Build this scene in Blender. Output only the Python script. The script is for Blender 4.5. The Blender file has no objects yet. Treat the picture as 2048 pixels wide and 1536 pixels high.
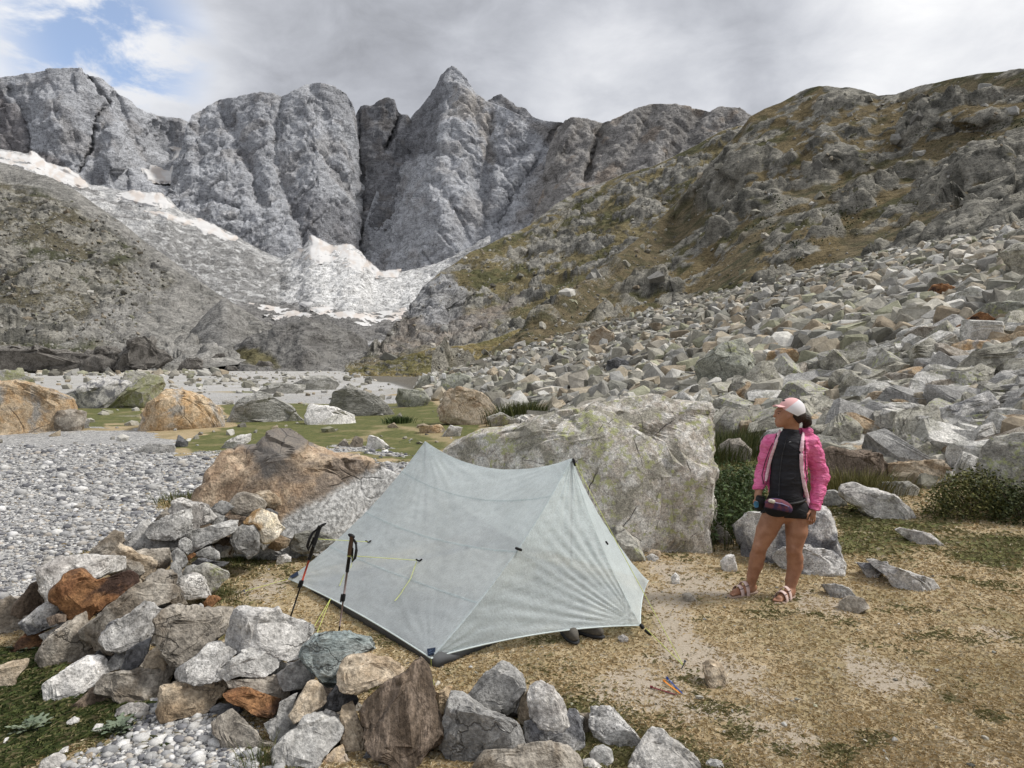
import bpy, bmesh, math
import numpy as np
from mathutils import Vector, Matrix

# ------------------------------------------------------------------ camera, sky, sun, exposure
scene = bpy.context.scene
COL = scene.collection
F_PX, HCAM = 1420.0, 1.85            # focal length in pixels of a 2048 wide frame, eye height in metres
PITCH = math.atan(33.0 / F_PX)       # the horizon lies 33 px above the middle
cam_data = bpy.data.cameras.new('camera')
cam = bpy.data.objects.new('camera', cam_data)
COL.objects.link(cam)
cam_data.sensor_width = 36.0
cam_data.lens = 36.0 * F_PX / 2048.0
cam_data.clip_start, cam_data.clip_end = 0.05, 20000.0
cam.location = (0, 0, HCAM)
cam.rotation_euler = (math.radians(90) - PITCH, 0, 0)
scene.camera = cam

SUN_EL, SUN_AZ = math.radians(50), math.radians(88)     # azimuth from +Y (ahead) towards +X (right)
EXPOSURE = 1.1
scene.view_settings.view_transform = 'Standard'
scene.view_settings.look = 'None'
scene.view_settings.exposure = EXPOSURE
scene.view_settings.gamma = 1.0
scene.view_settings.use_curve_mapping = False
scene.cycles.max_bounces = 5
scene.cycles.diffuse_bounces = 2
scene.cycles.transparent_max_bounces = 6
scene.cycles.use_adaptive_sampling = True
scene.cycles.adaptive_threshold = 0.02
scene.cycles.use_denoising = True


class NT:
    """small helper round a node tree"""
    def __init__(s, tree):
        s.t = tree; s.N = tree.nodes; s.L = tree.links
    def n(s, typ, **kw):
        nd = s.N.new(typ)
        for k, v in kw.items():
            if k.startswith('i_'):
                key = k[2:].replace('_', ' ')
                inp = nd.inputs[int(key)] if key.isdigit() else nd.inputs[key]
                if isinstance(v, bpy.types.NodeSocket): s.L.new(v, inp)
                else: inp.default_value = v
            else: setattr(nd, k, v)
        return nd
    def math(s, op, a, b=None, c=None, clamp=False):
        nd = s.N.new('ShaderNodeMath'); nd.operation = op; nd.use_clamp = clamp
        for i, v in enumerate((a, b, c)):
            if v is None: continue
            if isinstance(v, bpy.types.NodeSocket): s.L.new(v, nd.inputs[i])
            else: nd.inputs[i].default_value = v
        return nd.outputs[0]
    def vmath(s, op, a, b=None):
        nd = s.N.new('ShaderNodeVectorMath'); nd.operation = op
        for i, v in enumerate((a, b)):
            if v is None: continue
            if isinstance(v, bpy.types.NodeSocket): s.L.new(v, nd.inputs[i])
            else: nd.inputs[i].default_value = v
        return nd.outputs['Value'] if op in ('DOT_PRODUCT', 'LENGTH', 'DISTANCE') else nd.outputs[0]
    def mix(s, fac, a, b, blend='MIX'):
        nd = s.N.new('ShaderNodeMix'); nd.data_type = 'RGBA'; nd.blend_type = blend; nd.clamp_factor = True
        for inp, v in ((nd.inputs[0], fac), (nd.inputs[6], a), (nd.inputs[7], b)):
            if isinstance(v, bpy.types.NodeSocket): s.L.new(v, inp)
            elif inp.type == 'VALUE': inp.default_value = v
            else: inp.default_value = (*v, 1) if len(v) == 3 else v
        return nd.outputs[2]
    def noise(s, vec, scale, detail=6, rough=.6, dist=0.0, dim='3D'):
        nd = s.N.new('ShaderNodeTexNoise'); nd.noise_dimensions = dim
        s.L.new(vec, nd.inputs['Vector'])
        nd.inputs['Scale'].default_value = scale; nd.inputs['Detail'].default_value = detail
        nd.inputs['Roughness'].default_value = rough; nd.inputs['Distortion'].default_value = dist
        return nd.outputs['Fac']
    def smooth(s, x, lo, hi, a=0.0, b=1.0):
        nd = s.N.new('ShaderNodeMapRange'); nd.interpolation_type = 'SMOOTHSTEP'
        s.L.new(x, nd.inputs[0])
        for i, v in ((1, lo), (2, hi), (3, a), (4, b)): nd.inputs[i].default_value = v
        return nd.outputs[0]
    def lin(s, x, lo, hi, a=0.0, b=1.0):
        nd = s.N.new('ShaderNodeMapRange'); s.L.new(x, nd.inputs[0])
        for i, v in ((1, lo), (2, hi), (3, a), (4, b)): nd.inputs[i].default_value = v
        return nd.outputs[0]
    def scale(s, v, f):
        nd = s.N.new('ShaderNodeVectorMath'); nd.operation = 'SCALE'
        s.L.new(v, nd.inputs[0])
        if isinstance(f, bpy.types.NodeSocket): s.L.new(f, nd.inputs[3])
        else: nd.inputs[3].default_value = f
        return nd.outputs[0]


def ray_dir(px, py):
    """world direction through a photo pixel, scaled so that its Y (forward) part is 1"""
    px = np.asarray(px, float); py = np.asarray(py, float)
    a = (px - 1024) / F_PX; b = (768 - py) / F_PX
    cp, sp = math.cos(PITCH), math.sin(PITCH)
    y = cp + b * sp; z = -sp + b * cp
    return np.stack([a / y, np.ones_like(y), z / y], -1)

def at(px, py, d):
    r = ray_dir(px, py) * np.asarray(d, float)[..., None]
    r[..., 2] += HCAM
    return r

def project(P):
    P = np.asarray(P, float)
    x, y, z = P[..., 0], P[..., 1], P[..., 2] - HCAM
    cp, sp = math.cos(PITCH), math.sin(PITCH)
    dz = y * cp - z * sp; up = y * sp + z * cp
    dz = np.where(dz < 1e-3, 1e-3, dz)
    return 1024 + F_PX * x / dz, 768 - F_PX * up / dz

# world: broken overcast over a Nishita sky, one blue gap, brightest where the sun stands behind the cloud
world = bpy.data.worlds.new('World'); scene.world = world; world.use_nodes = True
w = NT(world.node_tree); w.N.clear()
tc = w.n('ShaderNodeTexCoord'); D = tc.outputs['Generated']
sky = w.n('ShaderNodeTexSky', sky_type='NISHITA', sun_disc=False, sun_elevation=SUN_EL, sun_rotation=SUN_AZ, altitude=2100.0, dust_density=0.6)
sep = w.n('ShaderNodeSeparateXYZ'); w.L.new(D, sep.inputs[0])
zc = w.math('MAXIMUM', sep.outputs[2], 0.04)
comb = w.n('ShaderNodeCombineXYZ')
w.L.new(w.math('DIVIDE', sep.outputs[0], w.math('ADD', zc, 0.25)), comb.inputs[0])
w.L.new(w.math('DIVIDE', sep.outputs[1], w.math('ADD', zc, 0.25)), comb.inputs[1])
cp_ = comb.outputs[0]
big = w.noise(w.vmath('ADD', cp_, (3.7, 1.2, 0)), 1.6, 5, .5, .2)
fine = w.noise(cp_, 5.0, 8, .6, .3)
def dirmask(px, py, r0, r1):
    v = Vector(ray_dir(px, py)).normalized()
    return w.smooth(w.vmath('DOT_PRODUCT', w.vmath('NORMALIZE', D), tuple(v)), math.cos(math.radians(r1)), math.cos(math.radians(r0)))
gap = w.math('MAXIMUM', dirmask(205, 75, 1.5, 7.5), w.math('MULTIPLY', dirmask(262, 150, .5, 4.5), .75))
gap = w.math('MULTIPLY', gap, w.smooth(fine, .40, .56))
lum = w.math('ADD', w.math('MULTIPLY', w.math('SUBTRACT', big, .5), .52), w.math('MULTIPLY', w.math('SUBTRACT', fine, .5), .34))
lum = w.math('ADD', lum, .375)
lum = w.math('ADD', lum, w.math('MULTIPLY', dirmask(1960, 60, 0, 14), .26))
lum = w.math('ADD', lum, w.math('MULTIPLY', dirmask(1270, 200, 0, 9), .15))
lum = w.math('ADD', lum, w.math('MULTIPLY', dirmask(150, 190, 0, 13), .26))
lum = w.math('SUBTRACT', lum, w.math('MULTIPLY', dirmask(760, 60, 0, 17), .01))
lum = w.math('MAXIMUM', lum, .16)
lum = w.math('MULTIPLY', lum, w.math('ADD', .62, w.math('MULTIPLY', w.math('MAXIMUM', sep.outputs[2], 0.0), .95)))   # an overcast sky is brighter towards the zenith
tint = w.mix(w.smooth(lum, .30, .8), (.93, .965, 1.06), (1.0, 1.0, 1.0))
cloud = w.scale(w.scale(tint, lum), 7.0)          # the Background strength below is 0.1
nish = w.mix(.22, w.scale(sky.outputs[0], 1.0), (3.6, 3.8, 4.1))
col = w.mix(gap, cloud, nish)
bg = w.n('ShaderNodeBackground'); w.L.new(col, bg.inputs[0]); bg.inputs[1].default_value = 0.1
wo = w.n('ShaderNodeOutputWorld'); w.L.new(bg.outputs[0], wo.inputs[0])

sun_data = bpy.data.lights.new('sun', 'SUN')
sun_data.energy = 1.5; sun_data.angle = math.radians(10); sun_data.color = (1.0, .965, .91)
sun = bpy.data.objects.new('sun', sun_data); COL.objects.link(sun)
sv = Vector((math.sin(SUN_AZ) * math.cos(SUN_EL), math.cos(SUN_AZ) * math.cos(SUN_EL), math.sin(SUN_EL)))
sun.rotation_euler = sv.to_track_quat('Z', 'Y').to_euler()
sun.location = (0, 0, 50)

# ------------------------------------------------------------------ numeric helpers
def _hash(ix, iy, iz, seed):
    h = (ix * 374761393 + iy * 668265263 + iz * 2147483647 + seed * 974634777) & 0xffffffff
    h = ((h ^ (h >> 13)) * 1274126177) & 0xffffffff
    h = ((h ^ (h >> 16)) * 2246822519) & 0xffffffff
    return h ^ (h >> 13)
_G = np.array([[1,1,0],[-1,1,0],[1,-1,0],[-1,-1,0],[1,0,1],[-1,0,1],[1,0,-1],[-1,0,-1],[0,1,1],[0,-1,1],[0,1,-1],[0,-1,-1],[1,1,0],[-1,1,0],[0,-1,1],[0,-1,-1]], float)
def perlin(P, seed=0):
    P = np.asarray(P, float); I = np.floor(P).astype(np.int64); f = P - I
    u = f * f * f * (f * (f * 6 - 15) + 10)
    out = np.zeros(P.shape[:-1])
    for dx in (0, 1):
        wx = u[..., 0] if dx else 1 - u[..., 0]
        for dy in (0, 1):
            wy = wx * (u[..., 1] if dy else 1 - u[..., 1])
            for dz in (0, 1):
                wz = wy * (u[..., 2] if dz else 1 - u[..., 2])
                g = _G[_hash(I[..., 0] + dx, I[..., 1] + dy, I[..., 2] + dz, seed) & 15]
                out += wz * (g[..., 0] * (f[..., 0] - dx) + g[..., 1] * (f[..., 1] - dy) + g[..., 2] * (f[..., 2] - dz))
    return out
def fbm(P, octv=5, seed=0, gain=.5, lac=2.03):
    P = np.asarray(P, float); a = 1.0; s = np.zeros(P.shape[:-1])
    for o in range(octv):
        s += a * perlin(P * lac ** o + o * 17.3, seed + o); a *= gain
    return s
def ridged(P, octv=5, seed=0, gain=.55, lac=2.05):
    P = np.asarray(P, float); a = 1.0; s = np.zeros(P.shape[:-1])
    for o in range(octv):
        n = 1 - np.abs(perlin(P * lac ** o + o * 11.1, seed + o)) * 2.2
        s += a * n; a *= gain
    return s - .9
def facet(P, seed=0, edge=0.0):
    """broken-rock relief: every cell of a jittered lattice carries its own tilted plane, so the faces meet in sharp edges"""
    P = np.asarray(P, float); sh = P.shape[:-1]; Q = P.reshape(-1, 3); I = np.floor(Q - .5).astype(np.int64)
    best = np.full(len(Q), 1e9); second = np.full(len(Q), 1e9); val = np.zeros(len(Q))
    for dx in (0, 1):
        for dy in (0, 1):
            for dz in (0, 1):
                c = I + np.array([dx, dy, dz]); h = _hash(c[:, 0], c[:, 1], c[:, 2], seed)
                r = .1 + .8 * np.stack([(h & 1023), (h >> 10) & 1023, (h >> 20) & 1023], -1) / 1023.0
                d = Q - (c + r); q = (d * d).sum(-1); g = r[:, [1, 2, 0]] - .5
                v = (d * g).sum(-1) * 2.0 + (r[:, 0] - .5) * .5
                m = q < best; second = np.where(m, best, np.minimum(second, q)); val = np.where(m, v, val); best = np.where(m, q, best)
    if edge: val = val - edge * np.exp(-((np.sqrt(second) - np.sqrt(best)) / .08) ** 2)
    return val.reshape(sh)
def sstep(x, lo, hi):
    t = np.clip((x - lo) / (hi - lo), 0, 1); return t * t * (3 - 2 * t)
def in_poly(x, y, poly):
    """signed distance in px to a polygon, positive inside"""
    p = np.asarray(poly, float); q = np.roll(p, -1, 0)
    ins = np.zeros(x.shape, bool); dist = np.full(x.shape, 1e9)
    for (ax, ay), (bx, by) in zip(p, q):
        if ay != by:
            c = ((ay > y) != (by > y)) & (x < (bx - ax) * (y - ay) / (by - ay) + ax)
            ins ^= c
        dx, dy = bx - ax, by - ay; L = dx * dx + dy * dy + 1e-9
        t = np.clip(((x - ax) * dx + (y - ay) * dy) / L, 0, 1)
        dist = np.minimum(dist, np.hypot(x - ax - t * dx, y - ay - t * dy))
    return np.where(ins, dist, -dist)
def line_dist(x, y, pts):
    dist = np.full(np.shape(x), 1e9); along = np.zeros(np.shape(x))
    for (ax, ay), (bx, by) in zip(pts[:-1], pts[1:]):
        dx, dy = bx - ax, by - ay; L = dx * dx + dy * dy + 1e-9
        t = np.clip(((x - ax) * dx + (y - ay) * dy) / L, 0, 1)
        d = np.hypot(x - ax - t * dx, y - ay - t * dy)
        dist = np.minimum(dist, d)
    return dist

# ------------------------------------------------------------------ object helpers
def mesh_from(name, V, F, mat=None, smooth=True, col=None):
    me = bpy.data.meshes.new(name)
    V = np.ascontiguousarray(V, np.float32); F = np.ascontiguousarray(F, np.int32)
    nf, k = F.shape
    me.vertices.add(len(V)); me.vertices.foreach_set('co', V.ravel())
    me.loops.add(nf * k); me.loops.foreach_set('vertex_index', F.ravel())
    me.polygons.add(nf)
    me.polygons.foreach_set('loop_start', np.arange(0, nf * k, k, dtype=np.int32))
    me.polygons.foreach_set('loop_total', np.full(nf, k, np.int32))
    me.polygons.foreach_set('use_smooth', np.full(nf, bool(smooth)))
    me.update(calc_edges=True)
    if col is not None:
        ca = me.color_attributes.new('col', 'FLOAT_COLOR', 'POINT')
        c = np.ones((len(V), 4), np.float32); c[:, :col.shape[1]] = col
        ca.data.foreach_set('color', c.ravel())
    if mat is not None: me.materials.append(mat)
    return me
def link(name, data, parent=None, loc=None):
    o = bpy.data.objects.new(name, data); COL.objects.link(o)
    if parent is not None: o.parent = parent
    if loc is not None: o.location = loc
    return o
def tag(o, label=None, category=None, group=None, kind=None):
    if label: o['label'] = label
    if category: o['category'] = category
    if group: o['group'] = group
    if kind: o['kind'] = kind
    return o
def thing(name, label, category, loc=(0, 0, 0), group=None):
    return tag(link(name, None, None, loc), label, category, group)
def part(name, V, F, mat, parent=None, smooth=True, col=None):
    """mesh given in world coordinates; placed under its parent (an Empty without rotation)"""
    V = np.asarray(V, float)
    off = np.zeros(3)
    p = parent
    while p is not None: off += np.array(p.location); p = p.parent
    if parent is None:
        off = np.array([V[:, 0].mean(), V[:, 1].mean(), V[:, 2].min()])
        return link(name, mesh_from(name, V - off, F, mat, smooth, col), None, off)
    return link(name, mesh_from(name, V - off, F, mat, smooth, col), parent)
def grid_faces(nu, nv, wrap=False):
    i = np.arange(nu - 1)[:, None] * nv; j = np.arange(nv - 1 if not wrap else nv)[None, :]
    j2 = (j + 1) % nv
    return np.stack([i + j, i + nv + j, i + nv + j2, i + j2], -1).reshape(-1, 4)
def tube(pts, r, n=8, caps=True):
    """tube along points; r a number or one per point"""
    P = np.asarray(pts, float); m = len(P); R = np.full(m, r) if np.isscalar(r) else np.asarray(r, float)
    T = np.gradient(P, axis=0); T /= np.linalg.norm(T, axis=1)[:, None] + 1e-12
    ref = np.array([0, 0, 1.0]) if abs(T[0, 2]) < .9 else np.array([1.0, 0, 0])
    V = []
    for k in range(m):
        a = np.cross(T[k], ref); a /= np.linalg.norm(a) + 1e-12; b = np.cross(T[k], a)
        th = np.linspace(0, 2 * math.pi, n, endpoint=False)
        V.append(P[k] + R[k] * (np.cos(th)[:, None] * a + np.sin(th)[:, None] * b))
    V = np.concatenate(V); F = grid_faces(m, n, True)
    if caps:
        V = np.concatenate([V, P[:1], P[-1:]])
        j = np.arange(n); j2 = (j + 1) % n; b0 = (m - 1) * n
        c0 = np.stack([j2, j, np.full(n, m * n), np.full(n, m * n)], -1)
        c1 = np.stack([b0 + j, b0 + j2, np.full(n, m * n + 1), np.full(n, m * n + 1)], -1)
        tri = np.concatenate([c0, c1])[:, :3]
        F = np.concatenate([np.concatenate([F[:, :3], F[:, [0, 2, 3]]]), tri])
    return V, F
def tris(F):
    return F if F.shape[1] == 3 else np.concatenate([F[:, :3], F[:, [0, 2, 3]]])
def join(parts_):
    Vs, Fs, o = [], [], 0
    for V, F in parts_:
        Vs.append(V); Fs.append(tris(F) + o); o += len(V)
    return np.concatenate(Vs), np.concatenate(Fs)
_ICO = {}
def ico(sub):
    if sub in _ICO: return _ICO[sub]
    bm = bmesh.new(); bmesh.ops.create_icosphere(bm, subdivisions=sub, radius=1.0)
    V = np.array([v.co[:] for v in bm.verts]); F = np.array([[v.index for v in f.verts] for f in bm.faces])
    bm.free(); _ICO[sub] = (V, F); return V, F

# ------------------------------------------------------------------ materials
def new_mat(name):
    m = bpy.data.materials.new(name); m.use_nodes = True
    t = NT(m.node_tree); b = t.N['Principled BSDF']; b.inputs['Roughness'].default_value = .9
    b.inputs['Specular IOR Level'].default_value = .25
    return m, t, b
def plain(name, c, rough=.6, var=.12, scale=40.0, spec=.3, bump=0.0):
    m, t, b = new_mat(name); tcn = t.n('ShaderNodeTexCoord')
    nz = t.noise(tcn.outputs['Object'], scale, 5, .6)
    k = t.lin(nz, .3, .7, 1 - var, 1 + var)
    t.L.new(t.scale(t.mix(0.0, c, c), k), b.inputs['Base Color'])
    b.inputs['Roughness'].default_value = rough; b.inputs['Specular IOR Level'].default_value = spec
    if bump:
        bp = t.n('ShaderNodeBump', i_Strength=bump, i_Distance=.004); t.L.new(nz, bp.inputs['Height']); t.L.new(bp.outputs[0], b.inputs['Normal'])
    return m
def rock_mat(name, c0, c1, c2, patch=.45, speck=.5, lichen=None, lich_amt=.5, scale=1.0, crack=.6, vcol=False, stretch=None, bump=.7, grain=.48):
    """stone: three tones in patches, mineral grain, dark specks, hairline cracks, optional lichen; moves with each object's random number"""
    m, t, b = new_mat(name)
    tcn = t.n('ShaderNodeTexCoord'); oi = t.n('ShaderNodeObjectInfo')
    vec = t.vmath('ADD', tcn.outputs['Object'], t.scale(t.n('ShaderNodeCombineXYZ', i_0=1.0, i_1=.7, i_2=.4).outputs[0], t.math('MULTIPLY', oi.outputs['Random'], 91.0)))
    v2 = vec
    if stretch:
        mp = t.n('ShaderNodeMapping'); t.L.new(vec, mp.inputs[0])
        mp.inputs['Rotation'].default_value = stretch[1]; mp.inputs['Scale'].default_value = stretch[0]
        v2 = mp.outputs[0]
    n1 = t.noise(v2, 5.0 * scale, 6, .68, .3)
    n2 = t.noise(v2, 2.2 * scale, 4, .6, .6)
    n3 = t.noise(vec, 55.0 * scale, 3, .7)
    n4 = t.noise(v2, 18.0 * scale, 4, .65)
    c = t.mix(t.smooth(n1, .36, .62), c0, c1)
    c = t.mix(t.smooth(n2, .62 - patch * .3, .70 - patch * .2), c, c2)
    c = t.scale(c, t.lin(n3, .28, .72, 1 - grain, 1 + grain))
    c = t.scale(c, t.lin(n4, .3, .7, .62, 1.38))
    sp = t.smooth(t.noise(vec, 30.0 * scale, 3, .8), .60, .68)
    c = t.mix(t.math('MULTIPLY', sp, speck), c, tuple(x * .28 for x in c0))
    if lichen:
        l = t.smooth(t.math('ADD', t.noise(vec, 7.0 * scale, 6, .7), t.math('MULTIPLY', t.noise(vec, 1.5 * scale, 2), .35)), .86 - lich_amt * .28, .94 - lich_amt * .24)
        c = t.mix(t.math('MULTIPLY', l, .75), c, lichen)
    vo = t.n('ShaderNodeTexVoronoi', feature='DISTANCE_TO_EDGE')
    wv = t.vmath('ADD', v2, t.scale(t.n('ShaderNodeTexNoise', i_Scale=3.0 * scale, i_Detail=4.0).outputs['Color'], .35 / scale))
    t.L.new(wv, vo.inputs['Vector']); vo.inputs['Scale'].default_value = 2.1 * scale
    gate = t.smooth(t.noise(vec, 1.7 * scale, 2), .52, .64)
    ck = t.math('MULTIPLY', t.smooth(vo.outputs['Distance'], .0, .022, 1.0, .0), gate)
    c = t.mix(t.math('MULTIPLY', ck, crack), c, (.035, .032, .03))
    c = t.scale(c, t.lin(oi.outputs['Random'], 0, 1, .86, 1.14))
    if vcol:
        at_ = t.n('ShaderNodeAttribute', attribute_name='col'); c = t.mix(1.0, c, at_.outputs['Color'], 'MULTIPLY')
    t.L.new(c, b.inputs['Base Color'])
    h = t.math('ADD', t.math('MULTIPLY', n4, .5), t.math('MULTIPLY', n3, .16))
    h = t.math('ADD', h, t.math('MULTIPLY', n1, .7))
    h = t.math('SUBTRACT', h, t.math('MULTIPLY', ck, .5 * crack))
    bp = t.n('ShaderNodeBump', i_Strength=bump, i_Distance=.05 / scale); t.L.new(h, bp.inputs['Height'])
    t.L.new(bp.outputs[0], b.inputs['Normal'])
    b.inputs['Roughness'].default_value = .92
    return m

R = {}
R['grey'] = rock_mat('stone_grey', (.31, .302, .285), (.42, .41, .39), (.24, .235, .225), speck=.4)
R['greybrown'] = rock_mat('stone_grey_brown', (.26, .232, .195), (.38, .345, .295), (.19, .16, .125), speck=.4, patch=.5)
R['pale'] = rock_mat('stone_pale', (.42, .40, .37), (.55, .53, .50), (.33, .31, .29), speck=.5)
R['white'] = rock_mat('stone_white', (.55, .53, .50), (.68, .66, .63), (.38, .37, .36), speck=.6, patch=.3)
R['granite'] = rock_mat('stone_granite_speckled', (.34, .328, .31), (.56, .545, .52), (.16, .16, .168), speck=.9, patch=.55, scale=1.4, grain=.55)
R['tan'] = rock_mat('stone_tan', (.36, .285, .20), (.46, .39, .30), (.27, .20, .13), speck=.35)
R['rust'] = rock_mat('stone_rust', (.185, .088, .042), (.31, .165, .078), (.06, .036, .027), speck=.3, patch=.5, scale=1.3)
R['orange'] = rock_mat('stone_orange', (.40, .26, .14), (.50, .39, .26), (.33, .30, .27), speck=.3, patch=.4)
R['gold'] = rock_mat('stone_gold_white', (.62, .54, .40), (.66, .60, .50), (.30, .19, .09), speck=.25, patch=.35, scale=1.2)
R['brown'] = rock_mat('stone_brown', (.15, .115, .085), (.23, .18, .14), (.10, .075, .055), speck=.3, stretch=((3.0, .8, 1.2), (0, .35, 0)))
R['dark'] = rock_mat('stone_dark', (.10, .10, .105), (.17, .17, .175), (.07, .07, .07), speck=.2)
R['bluegreen'] = rock_mat('stone_blue_green', (.25, .29, .285), (.37, .40, .385), (.19, .235, .235), speck=.3, stretch=((1, 1, 2.6), (.5, .3, 0)))
R['lichen'] = rock_mat('stone_lichen', (.29, .28, .245), (.39, .375, .335), (.21, .20, .175), speck=.6, lichen=(.36, .385, .17), lich_amt=.5, scale=.8)
R['talus'] = rock_mat('stone_talus', (.30, .285, .235), (.43, .41, .35), (.19, .18, .15), speck=.4, lichen=(.33, .35, .17), lich_amt=.35, scale=.6)
R['talus_rust'] = rock_mat('stone_talus_rust', (.36, .25, .15), (.46, .37, .26), (.33, .315, .28), speck=.3, scale=.6)
R['talus_white'] = rock_mat('stone_talus_white', (.48, .47, .44), (.60, .58, .54), (.33, .32, .28), speck=.5, scale=.6)
R['moss'] = rock_mat('stone_mossy', (.21, .205, .14), (.29, .285, .20), (.31, .30, .28), speck=.4, lichen=(.20, .21, .09), lich_amt=.7, scale=.6)
R['bigorange'] = rock_mat('boulder_orange', (.41, .275, .15), (.50, .40, .28), (.34, .32, .29), speck=.4, patch=.45, scale=.5)
R['gneiss'] = rock_mat('boulder_gneiss', (.28, .275, .25), (.38, .37, .34), (.20, .195, .17), speck=.3, stretch=((.7, 1, 2.2), (.3, .4, 0)), scale=.5)
R['outcrop'] = rock_mat('outcrop_dark', (.13, .12, .108), (.20, .187, .17), (.09, .083, .074), speck=.3, scale=.12, patch=.4)

# ------------------------------------------------------------------ ground height
def talus_d(x, y):
    d1 = .936 * (x - 4.2) + .35 * (y - 16)
    d2 = .97 * (x + 4.9 + .24 * (y - 40))
    return np.minimum(d1, d2)
def ground_z(x, y):
    d = talus_d(x, y)
    z = .315 * np.where(d > 20, d, 1.6 * np.log1p(np.exp(np.clip(d, -40, 20) / 1.6)))
    z = z * sstep(-y, -95, -68)
    z = 22 * np.tanh(z / 22)
    P = np.stack([x, y, np.zeros_like(x)], -1)
    near = np.exp(-np.hypot(x, y) / 60)
    return z + .035 * perlin(P * .6, 3) * near + .012 * perlin(P * 2.7, 5) * near + .10 * perlin(P * .12, 8) * sstep(y, 9, 20) * sstep(-y, -60, -35)
def hit_ground(px, py, lo=2.0, hi=160.0):
    """depth at which the ray through a pixel meets the ground"""
    ds = np.geomspace(lo, hi, 400); P = at(np.full(400, px), np.full(400, py), ds)
    g = P[:, 2] - ground_z(P[:, 0], P[:, 1])
    k = np.where(g < 0)[0]
    if len(k) == 0: return hi
    k = k[0]
    if k == 0: return lo
    f = g[k - 1] / (g[k - 1] - g[k]); return ds[k - 1] + f * (ds[k] - ds[k - 1])

# ------------------------------------------------------------------ ground sheet
GRAVEL = [[(-900,858),(170,860),(285,856),(352,882),(345,904),(560,922),(700,922),(835,930),(835,962),(700,1000),(420,985),(335,1012),(300,1075),(170,1095),(70,1210),(-10,1270),(-900,1500)],
          [(60,1560),(170,1500),(270,1425),(330,1432),(460,1440),(560,1536),(620,1800),(-100,1800)],
          [(620,905),(700,890),(790,905),(800,912),(720,906)]]
GREEN = [[(560,790),(860,800),(940,850),(905,900),(640,915),(560,880)], [(-200,806),(150,812),(285,815),(285,846),(170,856),(-200,864)], [(860,800),(960,850),(900,905),(830,900)], [(350,882),(470,852),(430,790),(520,772),(640,778),(800,790),(860,830),(905,870),(880,905),(830,930),(700,908),(560,912),(345,902)],
         [(-200,1560),(-200,1290),(92,1284),(135,1370),(250,1400),(285,1450),(180,1500),(70,1545)],
         [(1650,985),(1760,1010),(1900,1060),(2300,1090),(2300,1160),(1850,1100),(1680,1090)],
         [(1090,1370),(1180,1395),(1300,1440),(1420,1536),(1300,1700),(1060,1560),(1040,1400)],
         [(380,1110),(560,1100),(640,1130),(480,1150),(420,1200)],
         [(1380,880),(1530,890),(1700,960),(1660,990),(1400,1080)]]
TAN = [[(640,905),(690,880),(760,850),(800,842),(830,850),(770,868),(720,895),(690,912)], [(740,842),(880,850),(930,880),(900,900),(850,880)]]
DIRT = [[(1285,1175),(1365,1200),(1400,1290),(1500,1330),(1590,1400),(1560,1430),(1430,1370),(1350,1330),(1300,1250)],
        [(1180,1370),(1280,1330),(1400,1400),(1600,1430),(1650,1500),(1560,1515),(1450,1455),(1300,1425),(1190,1400)],
        [(1690,1308),(1740,1315),(1845,1368),(1780,1378),(1700,1338)], [(1300,1125),(1440,1140),(1485,1180),(1350,1192)],
        [(1590,1192),(1695,1200),(1705,1216),(1600,1216)], [(1925,1238),(2000,1250),(2060,1285),(1980,1278)],
        [(1440,1470),(1560,1490),(1625,1512),(1560,1522)], [(520,1150),(575,1160),(560,1185),(480,1180)], [(1850,1440),(1990,1500),(2060,1536),(1960,1530)]]
def zones(x, y):
    """weights gravel, green, dirt, tan at ground points"""
    px, py = project(np.stack([x, y, ground_z(x, y)], -1))
    P = np.stack([x, y, np.zeros_like(x)], -1)
    k = np.clip(900 / np.maximum(y, 2.5), 6, 260)          # px per metre-ish, to soften edges evenly on the ground
    wob = fbm(P * 1.3, 4, 21) * .35
    def m(polys, soft=.16, wb=1.0):
        r = np.zeros_like(x)
        for p in polys:
            sd = in_poly(px, py, p) / k + wob * wb
            r = np.maximum(r, sstep(sd, -soft, soft))
        return r
    front = y > 1.5
    gr, gn, di, ta = m(GRAVEL), m(GREEN, .3, .8), m(DIRT, .38, .5), m(TAN, .3, .5)
    gn *= (1 - .55 * ta)
    far = sstep(y + 26 * fbm(P * np.array([.05, .12, 1]), 4, 33), 30, 44)
    gr = np.maximum(gr, far * sstep(-talus_d(x, y), -4, 3))
    gn = gn * (1 - far)
    tal = sstep(talus_d(x, y), -1.5, 1.5)
    gr = np.where(front, gr, (x < -1.5) * 1.0)
    return gr, np.where(front, gn, 0), np.where(front, di, 0), ta, tal
rows = np.concatenate([[-60, -25, -10, -4, -1, .8, 1.6], np.geomspace(2.2, 22, 250), np.geomspace(22.6, 1500, 130)])
tt = np.linspace(-1, 1, 361)
Yg = np.repeat(rows[:, None], len(tt), 1)
wid = np.maximum(np.abs(Yg), 3.0)
T_ = tt[None, :]
Xg = wid * (1.05 * T_ + 2.2 * np.sign(T_) * np.clip(np.abs(T_) - .88, 0, 1) / .12 + 2.0 * np.sign(T_) * np.clip(np.abs(T_) - .97, 0, 1) / .03)
Zg = ground_z(Xg, Yg)
z_ = zones(Xg, Yg)
gcol = np.stack([z_[0], z_[1], z_[2]], -1).reshape(-1, 3)
gtan = np.stack([z_[3], z_[4], np.zeros_like(z_[3])], -1).reshape(-1, 3)
m, t, b = new_mat('ground')
tcn = t.n('ShaderNodeTexCoord'); P_ = tcn.outputs['Object']
zn = t.n('ShaderNodeAttribute', attribute_name='col'); zs = t.n('ShaderNodeSeparateColor'); t.L.new(zn.outputs['Color'], zs.inputs[0])
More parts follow.
